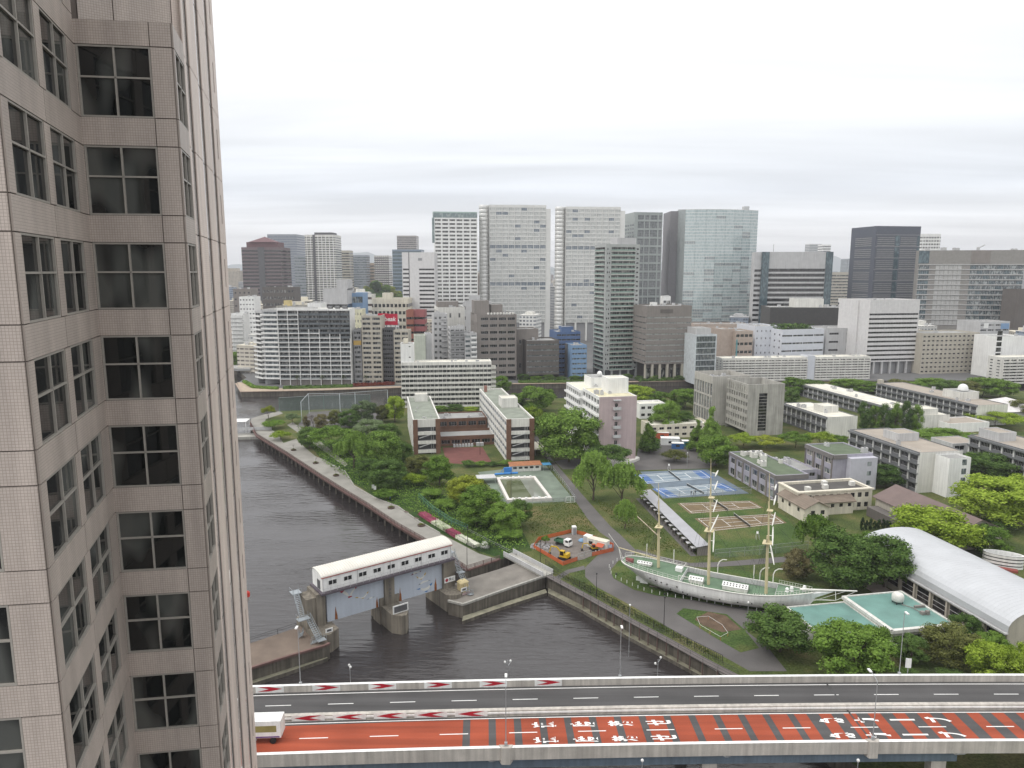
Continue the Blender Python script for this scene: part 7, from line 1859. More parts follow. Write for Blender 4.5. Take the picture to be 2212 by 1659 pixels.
bed('hedge', [(528, 826), (548, 838), (600, 841)], 3.5, 1.8, LM['mid'], 'green hedge round the tip of the far bank', 14, .45, seed=7)
bed('hedge', [(1120, 827), (1260, 826)], 4, 2.0, LM['dark'], 'low dark hedge along the far bank before the brown office', 12, .5, seed=8)
bed('hedge', [(1380, 825), (1500, 821)], 4, 2.2, LM['dark'], 'low dark hedge along the far bank before the ribbon office', 12, .5, seed=9)
go = GARDEN[0].build('garden_planting', LM['dark'], GARDEN[1]); go['kind'] = 'stuff'
# bare-branched tree
bt_ = thing('bare_tree', gp(677, 926), 0, 'bare twiggy tree before the ball court netting', 'tree'); b = MB(); r = random.Random(3)
def twig(p, d, L, R, n):
 e = p + d * L; b.tube(p, e, R, 5, R * .6)
 if n: [twig(e, (d + Vector((r.gauss(0, .45), r.gauss(0, .45), r.uniform(0, .3)))).normalized(), L * .72, R * .6, n - 1) for _ in range(3)]
twig(Vector((0, 0, 0)), Vector((0, 0, 1)), 2.4, .2, 4); b.build('branches', bark, bt_)
# tufts of rough grass and weeds on lawns
gt_ = MB(); r = random.Random(12)
def inside(P, x, y):
 k = False
 for a, c in zip(P, P[1:] + P[:1]):
  if (a.y > y) != (c.y > y) and x < (c.x - a.x) * (y - a.y) / (c.y - a.y) + a.x: k = not k
 return k
def scatter(P, n):
 X, Y = [p.x for p in P], [p.y for p in P]
 while n:
  x, y = r.uniform(min(X), max(X)), r.uniform(min(Y), max(Y))
  if inside(P, x, y): n -= 1; yield Vector((x, y, 0))
for zone, n in (([(1134, 1096), (1245, 1086), (1290, 1150), (1150, 1160)], 1500), ([(1240, 1040), (1330, 1130), (1400, 1190), (1480, 1195), (1380, 1100), (1290, 1080)], 1800), ([(1320, 1235), (1420, 1285), (1600, 1312), (1500, 1240)], 700), ([(1190, 1236), (1290, 1290), (1440, 1368), (1560, 1430), (1540, 1410), (1400, 1335), (1270, 1262)], 900)):
 for p in scatter([gp(*q) for q in zone], n):
  a = r.uniform(0, 6.28); h = r.uniform(.1, .3); u = Vector((cos(a), sin(a), 0)) * r.uniform(.08, .2); gt_.quad(p - u, p + u, p + u * .8 + Vector((.05, .05, h)), p - u * .8 + Vector((-.04, .05, h)))
ug = MB(); PU = [Vector((*q, 0)) for q in P2([(640, 925), (700, 1000), (760, 1040), (830, 1082), (905, 1112), (1000, 1160), (1090, 1196), (1140, 1180), (1120, 1130), (1000, 1075), (960, 1040), (880, 1010), (850, 960), (800, 935), (720, 925)])]
for p in scatter(PU, 24000):
 hgt = .5 + .7 * (sin(p.x * .35) * sin(p.y * .27 + 1) + 1); p.z = r.random() * hgt; nr = Vector((r.gauss(0, .5), r.gauss(0, .5), 1)).normalized(); u = nr.orthogonal().normalized() * r.uniform(.1, .28); v = nr.cross(u); ug.quad(p - u, p - v, p + u, p + v)
tag(ug.build('undergrowth', LM['mid']), 'leafy undergrowth covering the ground of the canal park', 'undergrowth', kind='stuff')
tag(gt_.build('grass', leaf_mat('weed_leaf', (.04, .07, .018), (.065, .105, .025), (.12, .14, .04))), 'rough tufts of grass and weeds over the campus lawns', 'grass', kind='stuff')
# ------------------------------------------------------------------ the old training ship
hullm = mk('hull_paint', (.68, .68, .67), .55, .07, .3, streak=.12); deckg = mk('green_deck', (.125, .195, .125), .8, .14, .5); mastm = mk('cream_mast', (.55, .48, .30), .6, .06); yardm = mk('white_yard', (.68, .67, .62), .55, .05)
SA = radians(-26.0)
ship = thing('sailing_ship', (46.66, 163.2, 0), SA, 'white three-masted sailing ship set on the lawn as a monument', 'ship')
ST_ = [(-21.4, .9, 5.9, 4.9, 1.2), (-20.6, 2.2, 5.85, 4.3, 1.2), (-19, 3.3, 5.75, 3.4, 1.2), (-17, 3.95, 5.6, 2.1, 1.3), (-14.5, 4.35, 5.4, .75, 1.5), (-11, 4.6, 5.1, .18, 2.8), (-6, 4.75, 4.7, .05, 4.4), (0, 4.8, 4.4, 0, 5.5), (6, 4.75, 4.4, 0, 5.0), (11, 4.4, 4.6, 0, 3.6), (15, 3.7, 4.95, .02, 2.6), (18, 2.7, 5.3, .1, 2.0), (20.3, 1.7, 5.6, .5, 1.2), (22, .9, 5.85, 2.2, 1.1), (23.4, .15, 6.1, 4.6, 1.0)]
nv = 9
def sec(st, side):
 x, hb, zt, zb, p = st; return [Vector((x, side * max(.12, hb * (1 - (1 - t) ** p)) if t > 0 else side * .12, zb + (zt - zb) * t)) for t in [i / (nv - 1) for i in range(nv)]]
b = MB()
for a, c in zip(ST_, ST_[1:]):
 for sd in (-1, 1):
  A, C = sec(a, sd), sec(c, sd)
  for i in range(nv - 1): b.quad(A[i], C[i], C[i + 1], A[i + 1]) if sd < 0 else b.quad(A[i], A[i + 1], C[i + 1], C[i])
for st, fl in ((ST_[0], 1), (ST_[-1], 0)):
 A, C = sec(st, -1), sec(st, 1)
 for i in range(nv - 1): b.quad(A[i], A[i + 1], C[i + 1], C[i])
HU = b.build('hull', hullm, ship, smooth=True)
def half(x, dz=0.0):
 for a, c in zip(ST_, ST_[1:]):
  if a[0] <= x <= c[0]:
   t = (x - a[0]) / (c[0] - a[0]); return a[1] + (c[1] - a[1]) * t, a[2] + (c[2] - a[2]) * t
 return .3, 5.5
def deck(name, x0, x1, dz, inset):
 b = MB(); n = 16; xs = [x0 + (x1 - x0) * i / n for i in range(n + 1)]
 for a, c in zip(xs, xs[1:]):
  ha, za = half(a); hc_, zc = half(c); ha = max(.1, ha - inset); hc_ = max(.1, hc_ - inset); b.quad((a, -ha, za + dz), (c, -hc_, zc + dz), (c, hc_, zc + dz), (a, ha, za + dz))
 return b.build(name, deckg, ship)
deck('poop_deck', -21, -6, -.12, .12); deck('main_deck', -6, 15.2, -1.15, .3); deck('forecastle_deck', 15.2, 23, -.1, .1)
for x in (-6, 15.2):
 h, z = half(x); b = MB(); b.b2(x - .05, x + .05, -h + .1, h - .1, z - 1.15, z - .1); b.build('break_bulkhead', hullm, ship)
# inner bulwark and cap rail
for sd in (-1, 1):
 b = MB(); r_ = MB(); xs = [-21 + 44 * i / 40 for i in range(41)]
 for a, c in zip(xs, xs[1:]):
  ha, za = half(a); hc_, zc = half(c); r_.bar((a, sd * ha, za + .04), (c, sd * hc_, zc + .04), .3, .12)
  if -6 < a and c < 15.3: b.quad((a, sd * (ha - .14), za - 1.15), (c, sd * (hc_ - .14), zc - 1.15), (c, sd * (hc_ - .14), zc), (a, sd * (ha - .14), za))
 b.build('bulwark', lgrey, ship); r_.build('cap_rail', yardm, ship)
 for x0, x1 in ((-21, -6.2), (15.4, 22.6)):
  rl = MB(); xs = [x0 + (x1 - x0) * i / 12 for i in range(13)]
  for i, a in enumerate(xs):
   h, z = half(a); rl.tube((a, sd * (h - .15), z), (a, sd * (h - .15), z + 1.0), .035, 5)
   if i: h0, z0 = half(xs[i - 1]); rl.path([(xs[i - 1], sd * (h0 - .15), z0 + 1), (a, sd * (h - .15), z + 1)], .03); rl.path([(xs[i - 1], sd * (h0 - .15), z0 + .5), (a, sd * (h - .15), z + .5)], .025)
  rl.build('railing', yardm, ship)
# rubbing strake, portholes, rudder
b = MB(); k = [(st[0], st[1] * (1 - (1 - .1) ** st[4]) if False else 0, st[3]) for st in ST_]
b.b2(-14.2, 20.2, -.16, .16, -.25, .14); b.build('keel', mk('keel_paint', (.20, .14, .15), .7), ship)
b = MB(); b.b2(-16.6, -14.6, -.12, .12, .5, 2.6); b.b2(-17.6, -16.5, -.1, .1, .9, 2.0); b.build('rudder', hullm, HU)
def hull_pt(x, t, sd):
 for a, c in zip(ST_, ST_[1:]):
  if a[0] <= x <= c[0]:
   f = (x - a[0]) / (c[0] - a[0]); hb, zt, zb, p = [a[i] + (c[i] - a[i]) * f for i in (1, 2, 3, 4)]; return Vector((x, sd * hb * (1 - (1 - t) ** p), zb + (zt - zb) * t))
pm_ = MB().tube((0, 0, 0), (0, -.06, 0), .17, 10).mesh('porthole', dglass)
for x, t in ((-13, .72), (-11.6, .71), (-10.2, .70), (-8.8, .69), (-6.4, .69), (-8, .45), (-5, .47), (-4, .38), (0, .48), (3.5, .5), (7.5, .5), (10.5, .52), (13, .5), (15, .52), (17, .55)):
 for sd in (-1, 1):
  p = hull_pt(x, t, sd); inst('porthole', pm_, HU, p, 0 if sd < 0 else pi)
# skylights and deckhouses
def house_(x0, x1, z, h, hw, n):
 b = MB(); b.b2(x0, x1, -hw, hw, z, z + h * .6); b.build('deckhouse', offwhite, ship)
 b = MB(); b.quad((x0 - .1, -hw - .1, z + h * .6), (x1 + .1, -hw - .1, z + h * .6), (x1 + .1, 0, z + h), (x0 - .1, 0, z + h)); b.quad((x0 - .1, 0, z + h), (x1 + .1, 0, z + h), (x1 + .1, hw + .1, z + h * .6), (x0 - .1, hw + .1, z + h * .6)); b.build('skylight_roof', white, ship)
 k = (h * .4) / (hw + .1)
 for i in range(n):
  x = x0 + (x1 - x0) * (i + .5) / n
  for row in (.35, .75) if n > 5 else (.5,): b = MB(); y = -hw * row; zz = z + h - k * abs(y); b.tube((x, y, zz), (x, y - .03, zz + .06), .16, 8); b.build('skylight_port', dglass, ship)
house_(-17.2, -13.8, 5.35, .9, .8, 5); house_(-4.4, -1.2, 3.3, 1.5, 1.2, 5); house_(3.4, 9.0, 3.3, 1.6, 1.3, 8)
b = MB(); b.tube((-20, -.9, 6.2), (-18.2, -.9, 6.2), .55, 12); b.b2(-20, -18.2, -1.2, -.6, 5.5, 5.8); b.build('steering_gear_box', mk('dull_red', (.22, .07, .07), .6), ship)
b = MB(); b.b2(-8.2, -6.6, .8, 2.4, 4.6, 5.6); b.build('companionway', white, ship)
b = MB(); b.path([(-6.2, -4.3, 4.7), (-6.2, -4.3, 6.0), (-3.2, -4.4, 6.0), (-3.2, -4.4, 4.5)], .08); b.path([(-6.2, -4.3, 5.4), (-3.2, -4.4, 5.4)], .05); b.path([(-6.2, 0, 6.2), (-6.2, 3.6, 6.2)], .05); b.build('gangway_frame', yardm, ship)
for x, y, h in ((17.5, -.3, .9), (18.4, .2, 1.1), (21, .8, 1.2)): b = MB(); b.lathe([(.5, 0), (.3, .3), (.45, .6), (.25, h)], 10); b.build('capstan', white, ship, (x, y, half(x)[1] - .1))
for i in range(6): b = MB(); b.box(-3.6 + i * .6, -2.7, 3.3, .14, .14, .9); b.build('pin_rail_post', yardm, ship); b = MB(); b.box(10.6 + i * .5, -2.9 + .15 * i, 3.4, .14, .14, 1.0); b.build('pin_rail_post', yardm, ship)
for x, sd, hh in ((1.2, 1, 3.5), (11.0, 1, 3.2), (14, 1, 3.4)):
 h, z = half(x); b = MB(); b.path([(x, sd * h, z - .3), (x, sd * h, z + hh * .6), (x + .3, sd * (h + .2), z + hh * .85), (x + 1.0, sd * (h + .5), z + hh), (x + 1.9, sd * (h + .8), z + hh)], .12, 7); b.build('davit', yardm, ship)
for x, sd in ((-16.2, 1), (-9.5, 1), (9.6, 1)): h, z = half(x); b = MB(); b.tube((x, sd * h, z), (x, sd * h, z + 3.6), .12, 7); b.build('stanchion', yardm, ship)
def mast(x, z0, zt, yards, tops, lower):
 b = MB(); b.tube((x, 0, z0), (x - .3, 0, lower), .36, 10, .28); lm_ = b.build('lower_mast', mastm, ship)
 b = MB(); b.tube((x - .05, 0, lower - 2.2), (x - .5, 0, lower + (zt - lower) * .55), .22, 8, .15); b.build('topmast', mastm, ship)
 b = MB(); b.tube((x - .35, 0, lower + (zt - lower) * .45), (x - .7, 0, zt), .13, 7, .05); b.build('topgallant_mast', mastm, ship)
 for zz, w in tops: b = MB(); b.prism([(x - 1.3 * w, -1.5 * w), (x + .8 * w, -1.1 * w), (x + .8 * w, 1.1 * w), (x - 1.3 * w, 1.5 * w)], zz, zz + .14, bottom=True); b.tube((x, -1 * w, zz), (x, 0, zz - 1.2), .07, 5); b.tube((x, 1 * w, zz), (x, 0, zz - 1.2), .07, 5); b.build('top_platform', mastm, lm_)
 for zz, L, br in yards:
  d = Vector((sin(br), cos(br), 0)); c = Vector((x + .75, 0, zz)); b = MB()
  b.tube(c, c + d * L / 2, .2, 8, .09); b.tube(c, c - d * L / 2, .2, 8, .09); b.bar(c, Vector((x - .2, 0, zz)), .15, .15); b.build('yard', yardm, lm_)
 # shrouds and stays
 s_ = MB()
 for sd in (-1, 1):
  for k in range(4): h, z = half(x - 1.2 - k * .8); s_.tube((x - .3, sd * .1, lower - .3), (x - 1.2 - k * .8, sd * h, z), .025, 4)
  h, z = half(x - 4); s_.tube((x - .5, 0, zt - 4), (x - 4.5, sd * h, z), .02, 4)
 s_.build('shrouds', dsteel, ship)
mast(-12.1, 5.3, 26.5, [], [(15.5, .8)], 16.5)
mast(0, 3.3, 34.0, [(14.2, 14, -.17), (18.6, 12.5, -.04), (22.8, 9.5, -.09), (27.7, 7.4, -.09), (30.6, 5.2, -.06)], [(16.6, 1.0), (24.6, .6)], 18.5)
mast(13.0, 3.4, 32.0, [(13.6, 14, -.18), (17.6, 12.5, -.105), (21.6, 9.5, -.045), (26, 7.2, -.05), (29, 5, -.05)], [(15.8, 1.0), (23.4, .6)], 17.5)
b = MB(); b.tube((-12, 0, 7.4), (-22.3, 0, 8.6), .16, 7, .1); b.build('spanker_boom', mastm, ship)
b = MB(); b.tube((-22.3, 0, 8.6), (-25, 0, 11.8), .06, 5); b.tube((-22.2, .0, 8.4), (-21.4, .6, 6), .08, 5); b.tube((-22.2, .0, 8.4), (-21.4, -.6, 6), .08, 5); b.build('ensign_staff', yardm, ship)
b = MB(); b.face([(22.2, -.75, 5.7), (27, -.1, 6.9), (22.6, -.35, 4.4)]); b.face([(22.2, .75, 5.7), (22.6, .35, 4.4), (27, .1, 6.9)]); b.face([(22.2, -.75, 5.7), (22.2, .75, 5.7), (27, .1, 6.9), (27, -.1, 6.9)]); b.face([(22.6, -.35, 4.4), (27, -.1, 6.9), (27, .1, 6.9), (22.6, .35, 4.4)]); b.build('beak', hullm, HU)
b = MB(); b.tube((20.2, 0, 6.1), (31.7, 0, 8.0), .26, 9, .14); b.build('bowsprit', yardm, ship)
b = MB(); b.tube((27.4, 0, 7.1), (27.6, 0, 5.0), .08, 6); b.path([(22.6, -.3, 4.2), (27.6, 0, 5.0), (31.5, 0, 7.9)], .05); b.path([(22.6, .3, 4.2), (27.6, 0, 5.0)], .05); b.path([(22.9, 0, 3.8), (26, 0, 5.6), (29.5, 0, 7.5)], .04); b.build('dolphin_striker', yardm, ship)
st = MB()
for a, c in (((-.5, 0, 28), (13, 0, 6)), ((-.3, 0, 18.3), (11, 0, 4.5)), ((12.4, 0, 27), (31.3, 0, 7.9)), ((12.7, 0, 17.3), (25, 0, 6.8)), ((-12.4, 0, 20), (0, 0, 6.5)), ((12.4, 0, 22), (28.5, 0, 7.4))): st.tube(a, c, .022, 4)
st.build('stays', dsteel, ship)
# supports and the little white posts round the lawn
for x in (-10, -2, 6, 14): b = MB(); b.box(x, 0, -.02, 1.0, 1.6, .1); b.build('cradle_block', concrete, ship)
postm = MB().tube((0, 0, 0), (0, 0, .85), .08, 7).mesh('lawn_post', white)
k = 0
for px, py in [(1316, 1226), (1318, 1232), (1320, 1240), (1330, 1249), (1342, 1255), (1354, 1260), (1366, 1266), (1378, 1271), (1391, 1276), (1408, 1281), (1425, 1285), (1442, 1288), (1459, 1291), (1476, 1293), (1493, 1296), (1510, 1298), (1527, 1301), (1544, 1304), (1562, 1307), (1580, 1310), (1598, 1313), (1616, 1316), (1634, 1319), (1324, 1218), (1333, 1212)]:
 o = inst('lawn_post', postm, None, gp(px, py)); tag(o, 'little white post edging the lawn under the ship', 'post', 'white posts round the ship lawn')
for px, py in ((1331, 1246), (1436, 1290), (1494, 1299), (1598, 1318)):
 t = thing('ground_spotlight', gp(px, py - 4), 0, 'small black floodlight in the grass at the ship keel', 'floodlight', 'floodlights of the ship'); b = MB(); b.box(0, 0, .15, .4, .3, .35); b.build('lamp_housing', dsteel, t); b = MB(); b.tube((0, 0, 0), (0, 0, .2), .05); b.build('stake', dsteel, t)
# ------------------------------------------------------------------ canal lock gate
LA = radians(36.2)
lg = thing('canal_floodgate', (-40.6, 147.06, 0), LA, 'canal floodgate of two raised pale blue leaves painted with gulls under a white machine house', 'floodgate')
pier = mk('pier_concrete', (.18, .16, .13), .9, .2, .3, streak=.4, bump=.2)
LW, LD = 32.2, 5.7
gateb = mk('gate_blue_paint', (.47, .515, .58), .5, .04, .2, streak=.05)
def pierbox(x0, x1, y0, y1, z1, nose=None, name='pier'):
 b = MB(); xm = (x0 + x1) / 2
 poly = [(x0, y0), (x1, y0), (x1, y1), (x0, y1)] if nose is None else [(x0, y0), (xm - .6, nose), (xm + .6, nose), (x1, y0), (x1, y1), (xm + .6, y1 + (y0 - nose)), (xm - .6, y1 + (y0 - nose)), (x0, y1)]
 b.prism(poly, -6, z1); return b.build(name, pier, lg)
pierbox(-1.3, .6, .4, 5.9, 8.3); pierbox(.62, 1.5, 2.4, 5.0, 8.0, name='gate_slot_pier'); pierbox(-3.4, -1.32, .8, 5.2, 7.6, name='stair_pier')
pierbox(14.9, 17.3, .6, 5.2, 8.3); pierbox(14.0, 18.2, -4.2, 6.5, 1.2, -6.2, 'pier_foot'); pierbox(13.6, 14.85, 1.0, 4.5, 3.0, name='gate_slot_pier'); pierbox(17.35, 18.6, 1.0, 4.5, 3.0, name='gate_slot_pier')
pierbox(30.3, 32.3, .4, 5.9, 8.3); pierbox(29.2, 34.0, -2.6, 7.5, 1.0, -4.0, 'pier_foot'); pierbox(-3.4, 2.2, -2.6, 7.5, 1.0, -4.0, 'pier_foot'); pierbox(32.32, 33.8, 1.0, 5.5, 8.0, name='stair_pier')
for x0, x1 in ((1.3, 14.95), (17.25, 30.35)):
 b = MB(); b.b2(x0, x1, 1.3, 1.75, 1.0, 8.25); b.build('gate_leaf', gateb, lg)
 for z in (2.2, 4.4, 6.6): b = MB(); b.b2(x0 + .2, x1 - .2, 1.76, 2.6, z, z + .3); b.build('gate_stiffener', gateb, lg)
GY = 1.28
def gl(quad_, pts):
 """paint shapes: picture points inside a gate leaf quad (tl, tr, br, bl) -> leaf coordinates"""
 out = []
 for x, y in pts:
  tl, tr, br, bl = quad_; u = (x - (tl[0] + bl[0]) / 2) / ((tr[0] + br[0]) / 2 - (tl[0] + bl[0]) / 2); yt = tl[1] + (tr[1] - tl[1]) * u; yb = bl[1] + (br[1] - bl[1]) * u; out.append((u, (y - yt) / (yb - yt)))
 return out
def paint(leaf, quad_, pts, m, lift=.004, name='painted_gull'):
 x0, x1 = ((1.3, 14.95), (17.25, 30.35))[leaf]; b = MB(); b.face([(x0 + (x1 - x0) * u, GY - lift, 8.25 - 7.25 * v) for u, v in gl(quad_, pts)]); return b.build(name, m, lg)
Q0 = ((705, 560), (1700, 295), (1705, 910), (725, 1220)); Q1 = ((120, 380), (985, 150), (985, 720), (130, 955))
wpt = mk('gull_white', (.66, .66, .62), .6, .04); rpt = mk('gull_red', (.33, .03, .05), .6); ypt = mk('gull_yellow', (.50, .34, .05), .6); bpt = mk('gull_blue', (.05, .17, .40), .6); gpt = mk('gull_grey', (.17, .20, .22), .6); mpt = mk('gull_maroon', (.16, .05, .09), .6); rust = mk('rust', (.24, .09, .03), .9, .3, 1.5)
G = [(0, Q0, [(975, 625), (1015, 572), (1070, 630), (1085, 680), (1108, 690), (1110, 640), (1160, 560), (1195, 525), (1205, 545), (1165, 600), (1140, 650), (1138, 688), (1068, 700), (1065, 690), (1020, 660)], wpt), (0, Q0, [(928, 588), (960, 570), (1018, 566), (985, 605), (972, 628)], rpt), (0, Q0, [(1192, 520), (1215, 488), (1255, 458), (1225, 520), (1205, 552)], rpt), (0, Q0, [(1070, 700), (1138, 688), (1140, 708), (1078, 738)], rpt),
     (0, Q0, [(1235, 722), (1290, 732), (1335, 722), (1380, 670), (1395, 640), (1405, 655), (1375, 710), (1345, 738), (1300, 750), (1260, 742)], wpt), (0, Q0, [(1180, 735), (1235, 715), (1255, 740), (1220, 742)], ypt), (0, Q0, [(1388, 645), (1432, 605), (1420, 640), (1402, 662)], ypt), (0, Q0, [(1300, 750), (1345, 738), (1350, 752), (1310, 758)], ypt),
     (0, Q0, [(1430, 760), (1450, 740), (1500, 730), (1490, 748), (1450, 768)], wpt), (0, Q0, [(1380, 790), (1430, 755), (1438, 768)], gpt), (0, Q0, [(1490, 732), (1540, 718), (1500, 745)], gpt),
     (0, Q0, [(840, 1172), (846, 1020), (852, 910), (858, 900), (864, 960), (872, 1010), (884, 1080), (888, 1165)], rust), (0, Q0, [(1552, 955), (1556, 830), (1568, 770), (1574, 720), (1580, 790), (1590, 860), (1594, 945)], rust),
     (1, Q1, [(330, 385), (365, 350), (400, 345), (408, 355), (370, 385), (350, 395)], wpt), (1, Q1, [(302, 382), (335, 375), (345, 392), (315, 398)], gpt), (1, Q1, [(395, 348), (435, 328), (410, 360)], gpt),
     (1, Q1, [(465, 410), (500, 365), (520, 380), (585, 362), (590, 375), (530, 400), (490, 425)], wpt), (1, Q1, [(425, 442), (465, 402), (478, 428)], mpt), (1, Q1, [(580, 360), (618, 352), (600, 378)], mpt), (1, Q1, [(500, 410), (555, 392), (520, 415)], mpt),
     (1, Q1, [(555, 500), (570, 480), (600, 492), (640, 470), (665, 425), (680, 440), (655, 490), (620, 518), (580, 520)], wpt), (1, Q1, [(522, 455), (560, 480), (550, 510)], ypt), (1, Q1, [(662, 430), (698, 380), (690, 425), (675, 455)], ypt), (1, Q1, [(590, 520), (635, 508), (610, 535)], ypt),
     (1, Q1, [(585, 612), (640, 560), (735, 545), (740, 558), (660, 590), (600, 620)], wpt), (1, Q1, [(550, 640), (590, 600), (600, 622)], gpt), (1, Q1, [(730, 545), (785, 545), (735, 562)], gpt),
     (1, Q1, [(590, 715), (600, 700), (660, 705), (720, 680), (755, 640), (775, 655), (745, 715), (690, 755), (620, 745)], wpt), (1, Q1, [(520, 718), (590, 695), (595, 718), (560, 728)], bpt), (1, Q1, [(752, 640), (812, 588), (795, 640), (775, 662)], bpt), (1, Q1, [(665, 770), (700, 752), (735, 755), (690, 785)], bpt),
     (1, Q1, [(222, 935), (228, 800), (238, 700), (243, 660), (250, 760), (262, 800), (268, 930)], rust), (1, Q1, [(206, 930), (212, 800), (222, 795), (222, 935)], ypt), (1, Q1, [(842, 770), (844, 640), (858, 580), (868, 500), (874, 590), (884, 640), (884, 755)], rust)]
for i, (lf, q, pts, m) in enumerate(G): paint(lf, q, pts, m, .004 + .0015 * (i % 5), 'rust_streak' if m in (rust,) else 'painted_gull')
def words(txt, size, m, parent, loc, rot, name='lettering', vertical=False):
 for i, ch in enumerate(txt if vertical else [txt]):
  cu = bpy.data.curves.new('lettering', 'FONT'); cu.body = ch; cu.size = size; cu.align_x = 'CENTER'; cu.align_y = 'CENTER'; cu.offset = .01
  tmp = bpy.data.objects.new('lettering', cu); COL.objects.link(tmp); dg = bpy.context.evaluated_depsgraph_get(); dg.update(); me = bpy.data.meshes.new_from_object(tmp.evaluated_get(dg)); bpy.data.objects.remove(tmp)
  me.materials.clear(); me.materials.append(m); inst(name, me, parent, (loc[0], loc[1], loc[2] - (size * 1.12 * i if vertical else 0)), rot=rot)
words('NO.2', .75, gpt, lg, (2.8, GY - .01, 7.5), (pi / 2, 0, 0)); words('NO.1', .75, gpt, lg, (28.8, GY - .01, 7.6), (pi / 2, 0, 0)); words('天王洲水門', .8, dgrey, lg, (16.1, .58, 6.6), (pi / 2, 0, 0), vertical=True)
# machine house
b = MB(); b.b2(-.6, LW + .6, -.9, LD + .3, 8.3, 8.75); b.build('house_deck', mk('deck_dark_purple', (.10, .085, .10), .7), lg)
b = MB(); b.prism([(0, 0), (LW, 0), (LW, LD), (0, LD)], 8.75, 12.0, cap=False)
ar = [(LD / 2 - LD / 2 * cos(pi * i / 12), 12.0 + .95 * sin(pi * i / 12)) for i in range(13)]
for x, fl in ((0, 1), (LW, -1)): b.face([(x, y, z) for y, z in ar][::fl])
HW = b.build('house_wall', white, lg)
rp = MB(); pw_ = (LW + .6) / 56
for (y0, z0), (y1, z1) in zip(ar, ar[1:]):
 rp.quad((0, y0 * 1.06 - .17, z0 + .06), (0, y1 * 1.06 - .17, z1 + .06), (pw_ - .09, y1 * 1.06 - .17, z1 + .06), (pw_ - .09, y0 * 1.06 - .17, z0 + .06))
 rp.quad((pw_ - .09, y0 * 1.06 - .17, z0 + .06), (pw_ - .09, y1 * 1.06 - .17, z1 + .06), (pw_ - .045, y1 * 1.06 - .17, z1 + .13), (pw_ - .045, y0 * 1.06 - .17, z0 + .13)); rp.quad((pw_ - .045, y0 * 1.06 - .17, z0 + .13), (pw_ - .045, y1 * 1.06 - .17, z1 + .13), (pw_, y1 * 1.06 - .17, z1 + .06), (pw_, y0 * 1.06 - .17, z0 + .06))
rpm = rp.mesh('roof_sheet', mk('cream_roof_sheet', (.62, .595, .54), .6, .06, .3), True)
for i in range(56): inst('roof_sheet', rpm, lg, (-.3 + pw_ * i, 0, 0))
b = MB(); b.b2(-.3, LW + .3, -.22, -.1, 11.86, 12.02); b.build('red_eave_trim', mk('eave_red', (.36, .10, .09), .6), lg)
wm_ = win_mesh(2.0, 1.15, 1, 0, .1, dglass, white)
for i in range(9): inst('house_window', wm_, HW, (1.6 + 3.5 * i - .3, -.03, 9.95))
for i in range(5): b = MB(); b.tube((.08 + 7.98 * i, -.1, 8.8), (.08 + 7.98 * i, -.1, 11.9), .06, 5); b.build('drainpipe', lgrey, lg)
b = MB(); b.quad((-.012, 1.2, 8.8), (-.012, 3.0, 8.8), (-.012, 3.0, 10.9), (-.012, 1.2, 10.9)); b.build('house_door', dgrey, HW)
b = MB()
for i in range(22): b.box(.0 + 1.5 * i, -.82, 8.75, .05, .05, 1.0)
for z in (9.25, 9.72): b.b2(-.4, LW + .4, -.85, -.8, z, z + .04)
b.build('walkway_railing', lgrey, lg)
# steel stairs at both ends
stl = mk('pale_galvanised', (.33, .36, .38), .5, .08, metal=.3)
def stair(p0, p1, w=1.0):
 p0, p1 = Vector(p0), Vector(p1); d = p1 - p0; n = max(4, int(abs(d.z) / .28)); side = Vector((d.y, -d.x, 0)).normalized() * w / 2; b = MB()
 for i in range(n): c = p0 + d * ((i + .5) / n); b.bar(c - side, c + side, .28, .05)
 for s in (-1, 1): b.bar(p0 + side * s, p1 + side * s, .08, .25); b.bar(p0 + side * s + Vector((0, 0, 1)), p1 + side * s + Vector((0, 0, 1)), .05, .05); [b.tube(p0 + d * t + side * s, p0 + d * t + side * s + Vector((0, 0, 1)), .03, 4) for t in (0, .25, .5, .75, 1)]
 return b.build('steel_stair', stl, lg)
def landing(x, y, z, w, d):
 b = MB(); b.b2(x - w / 2, x + w / 2, y - d / 2, y + d / 2, z - .12, z); [b.box(x + i * w / 2, y + j * d / 2, z, .05, .05, 1.0) for i in (-1, 1) for j in (-1, 1)]; b.b2(x - w / 2, x + w / 2, y - d / 2, y - d / 2 + .04, z + .95, z + 1); b.b2(x - w / 2, x - w / 2 + .04, y - d / 2, y + d / 2, z + .95, z + 1); return b.build('stair_landing', stl, lg)
landing(-4.3, 4.6, 8.3, 2.0, 2.2); stair((-4.6, 3.6, 8.2), (-4.6, .4, 4.4)); landing(-4.6, -.4, 4.3, 2.6, 1.6); stair((-3.6, -.4, 4.2), (-2.9, -4.4, .9)); landing(-2.6, -4.9, .9, 1.8, 1.4); stair((-4.3, -3.6, .1), (-2.6, -4.8, .9)); stair((-5.2, .2, .1), (-5.0, -.2, 1.2))
landing(34.6, 4.6, 8.2, 1.8, 2.0); stair((34.8, 3.6, 8.1), (34.8, .6, 4.6)); landing(34.8, .0, 4.5, 1.8, 1.4); stair((34.4, -.4, 4.4), (34.6, -3.6, .9)); stair((35, -3.4, .1), (35.0, -4.6, -.02 + .3))
for x, z in ((16.1, 1.3),):
 b = MB(); b.b2(x - 1.9, x + 1.9, -4.6, -4.45, z, z + 1.9); b.build('notice_frame', white, lg); b = MB(); b.b2(x - 1.6, x + 1.6, -4.66, -4.61, z + .25, z + 1.65); b.build('notice_screen', dgrey, lg)
b = MB(); b.b2(30.4, 33.4, .2, .3, 2.6, 3.9); b.build('sign_board', white, lg)
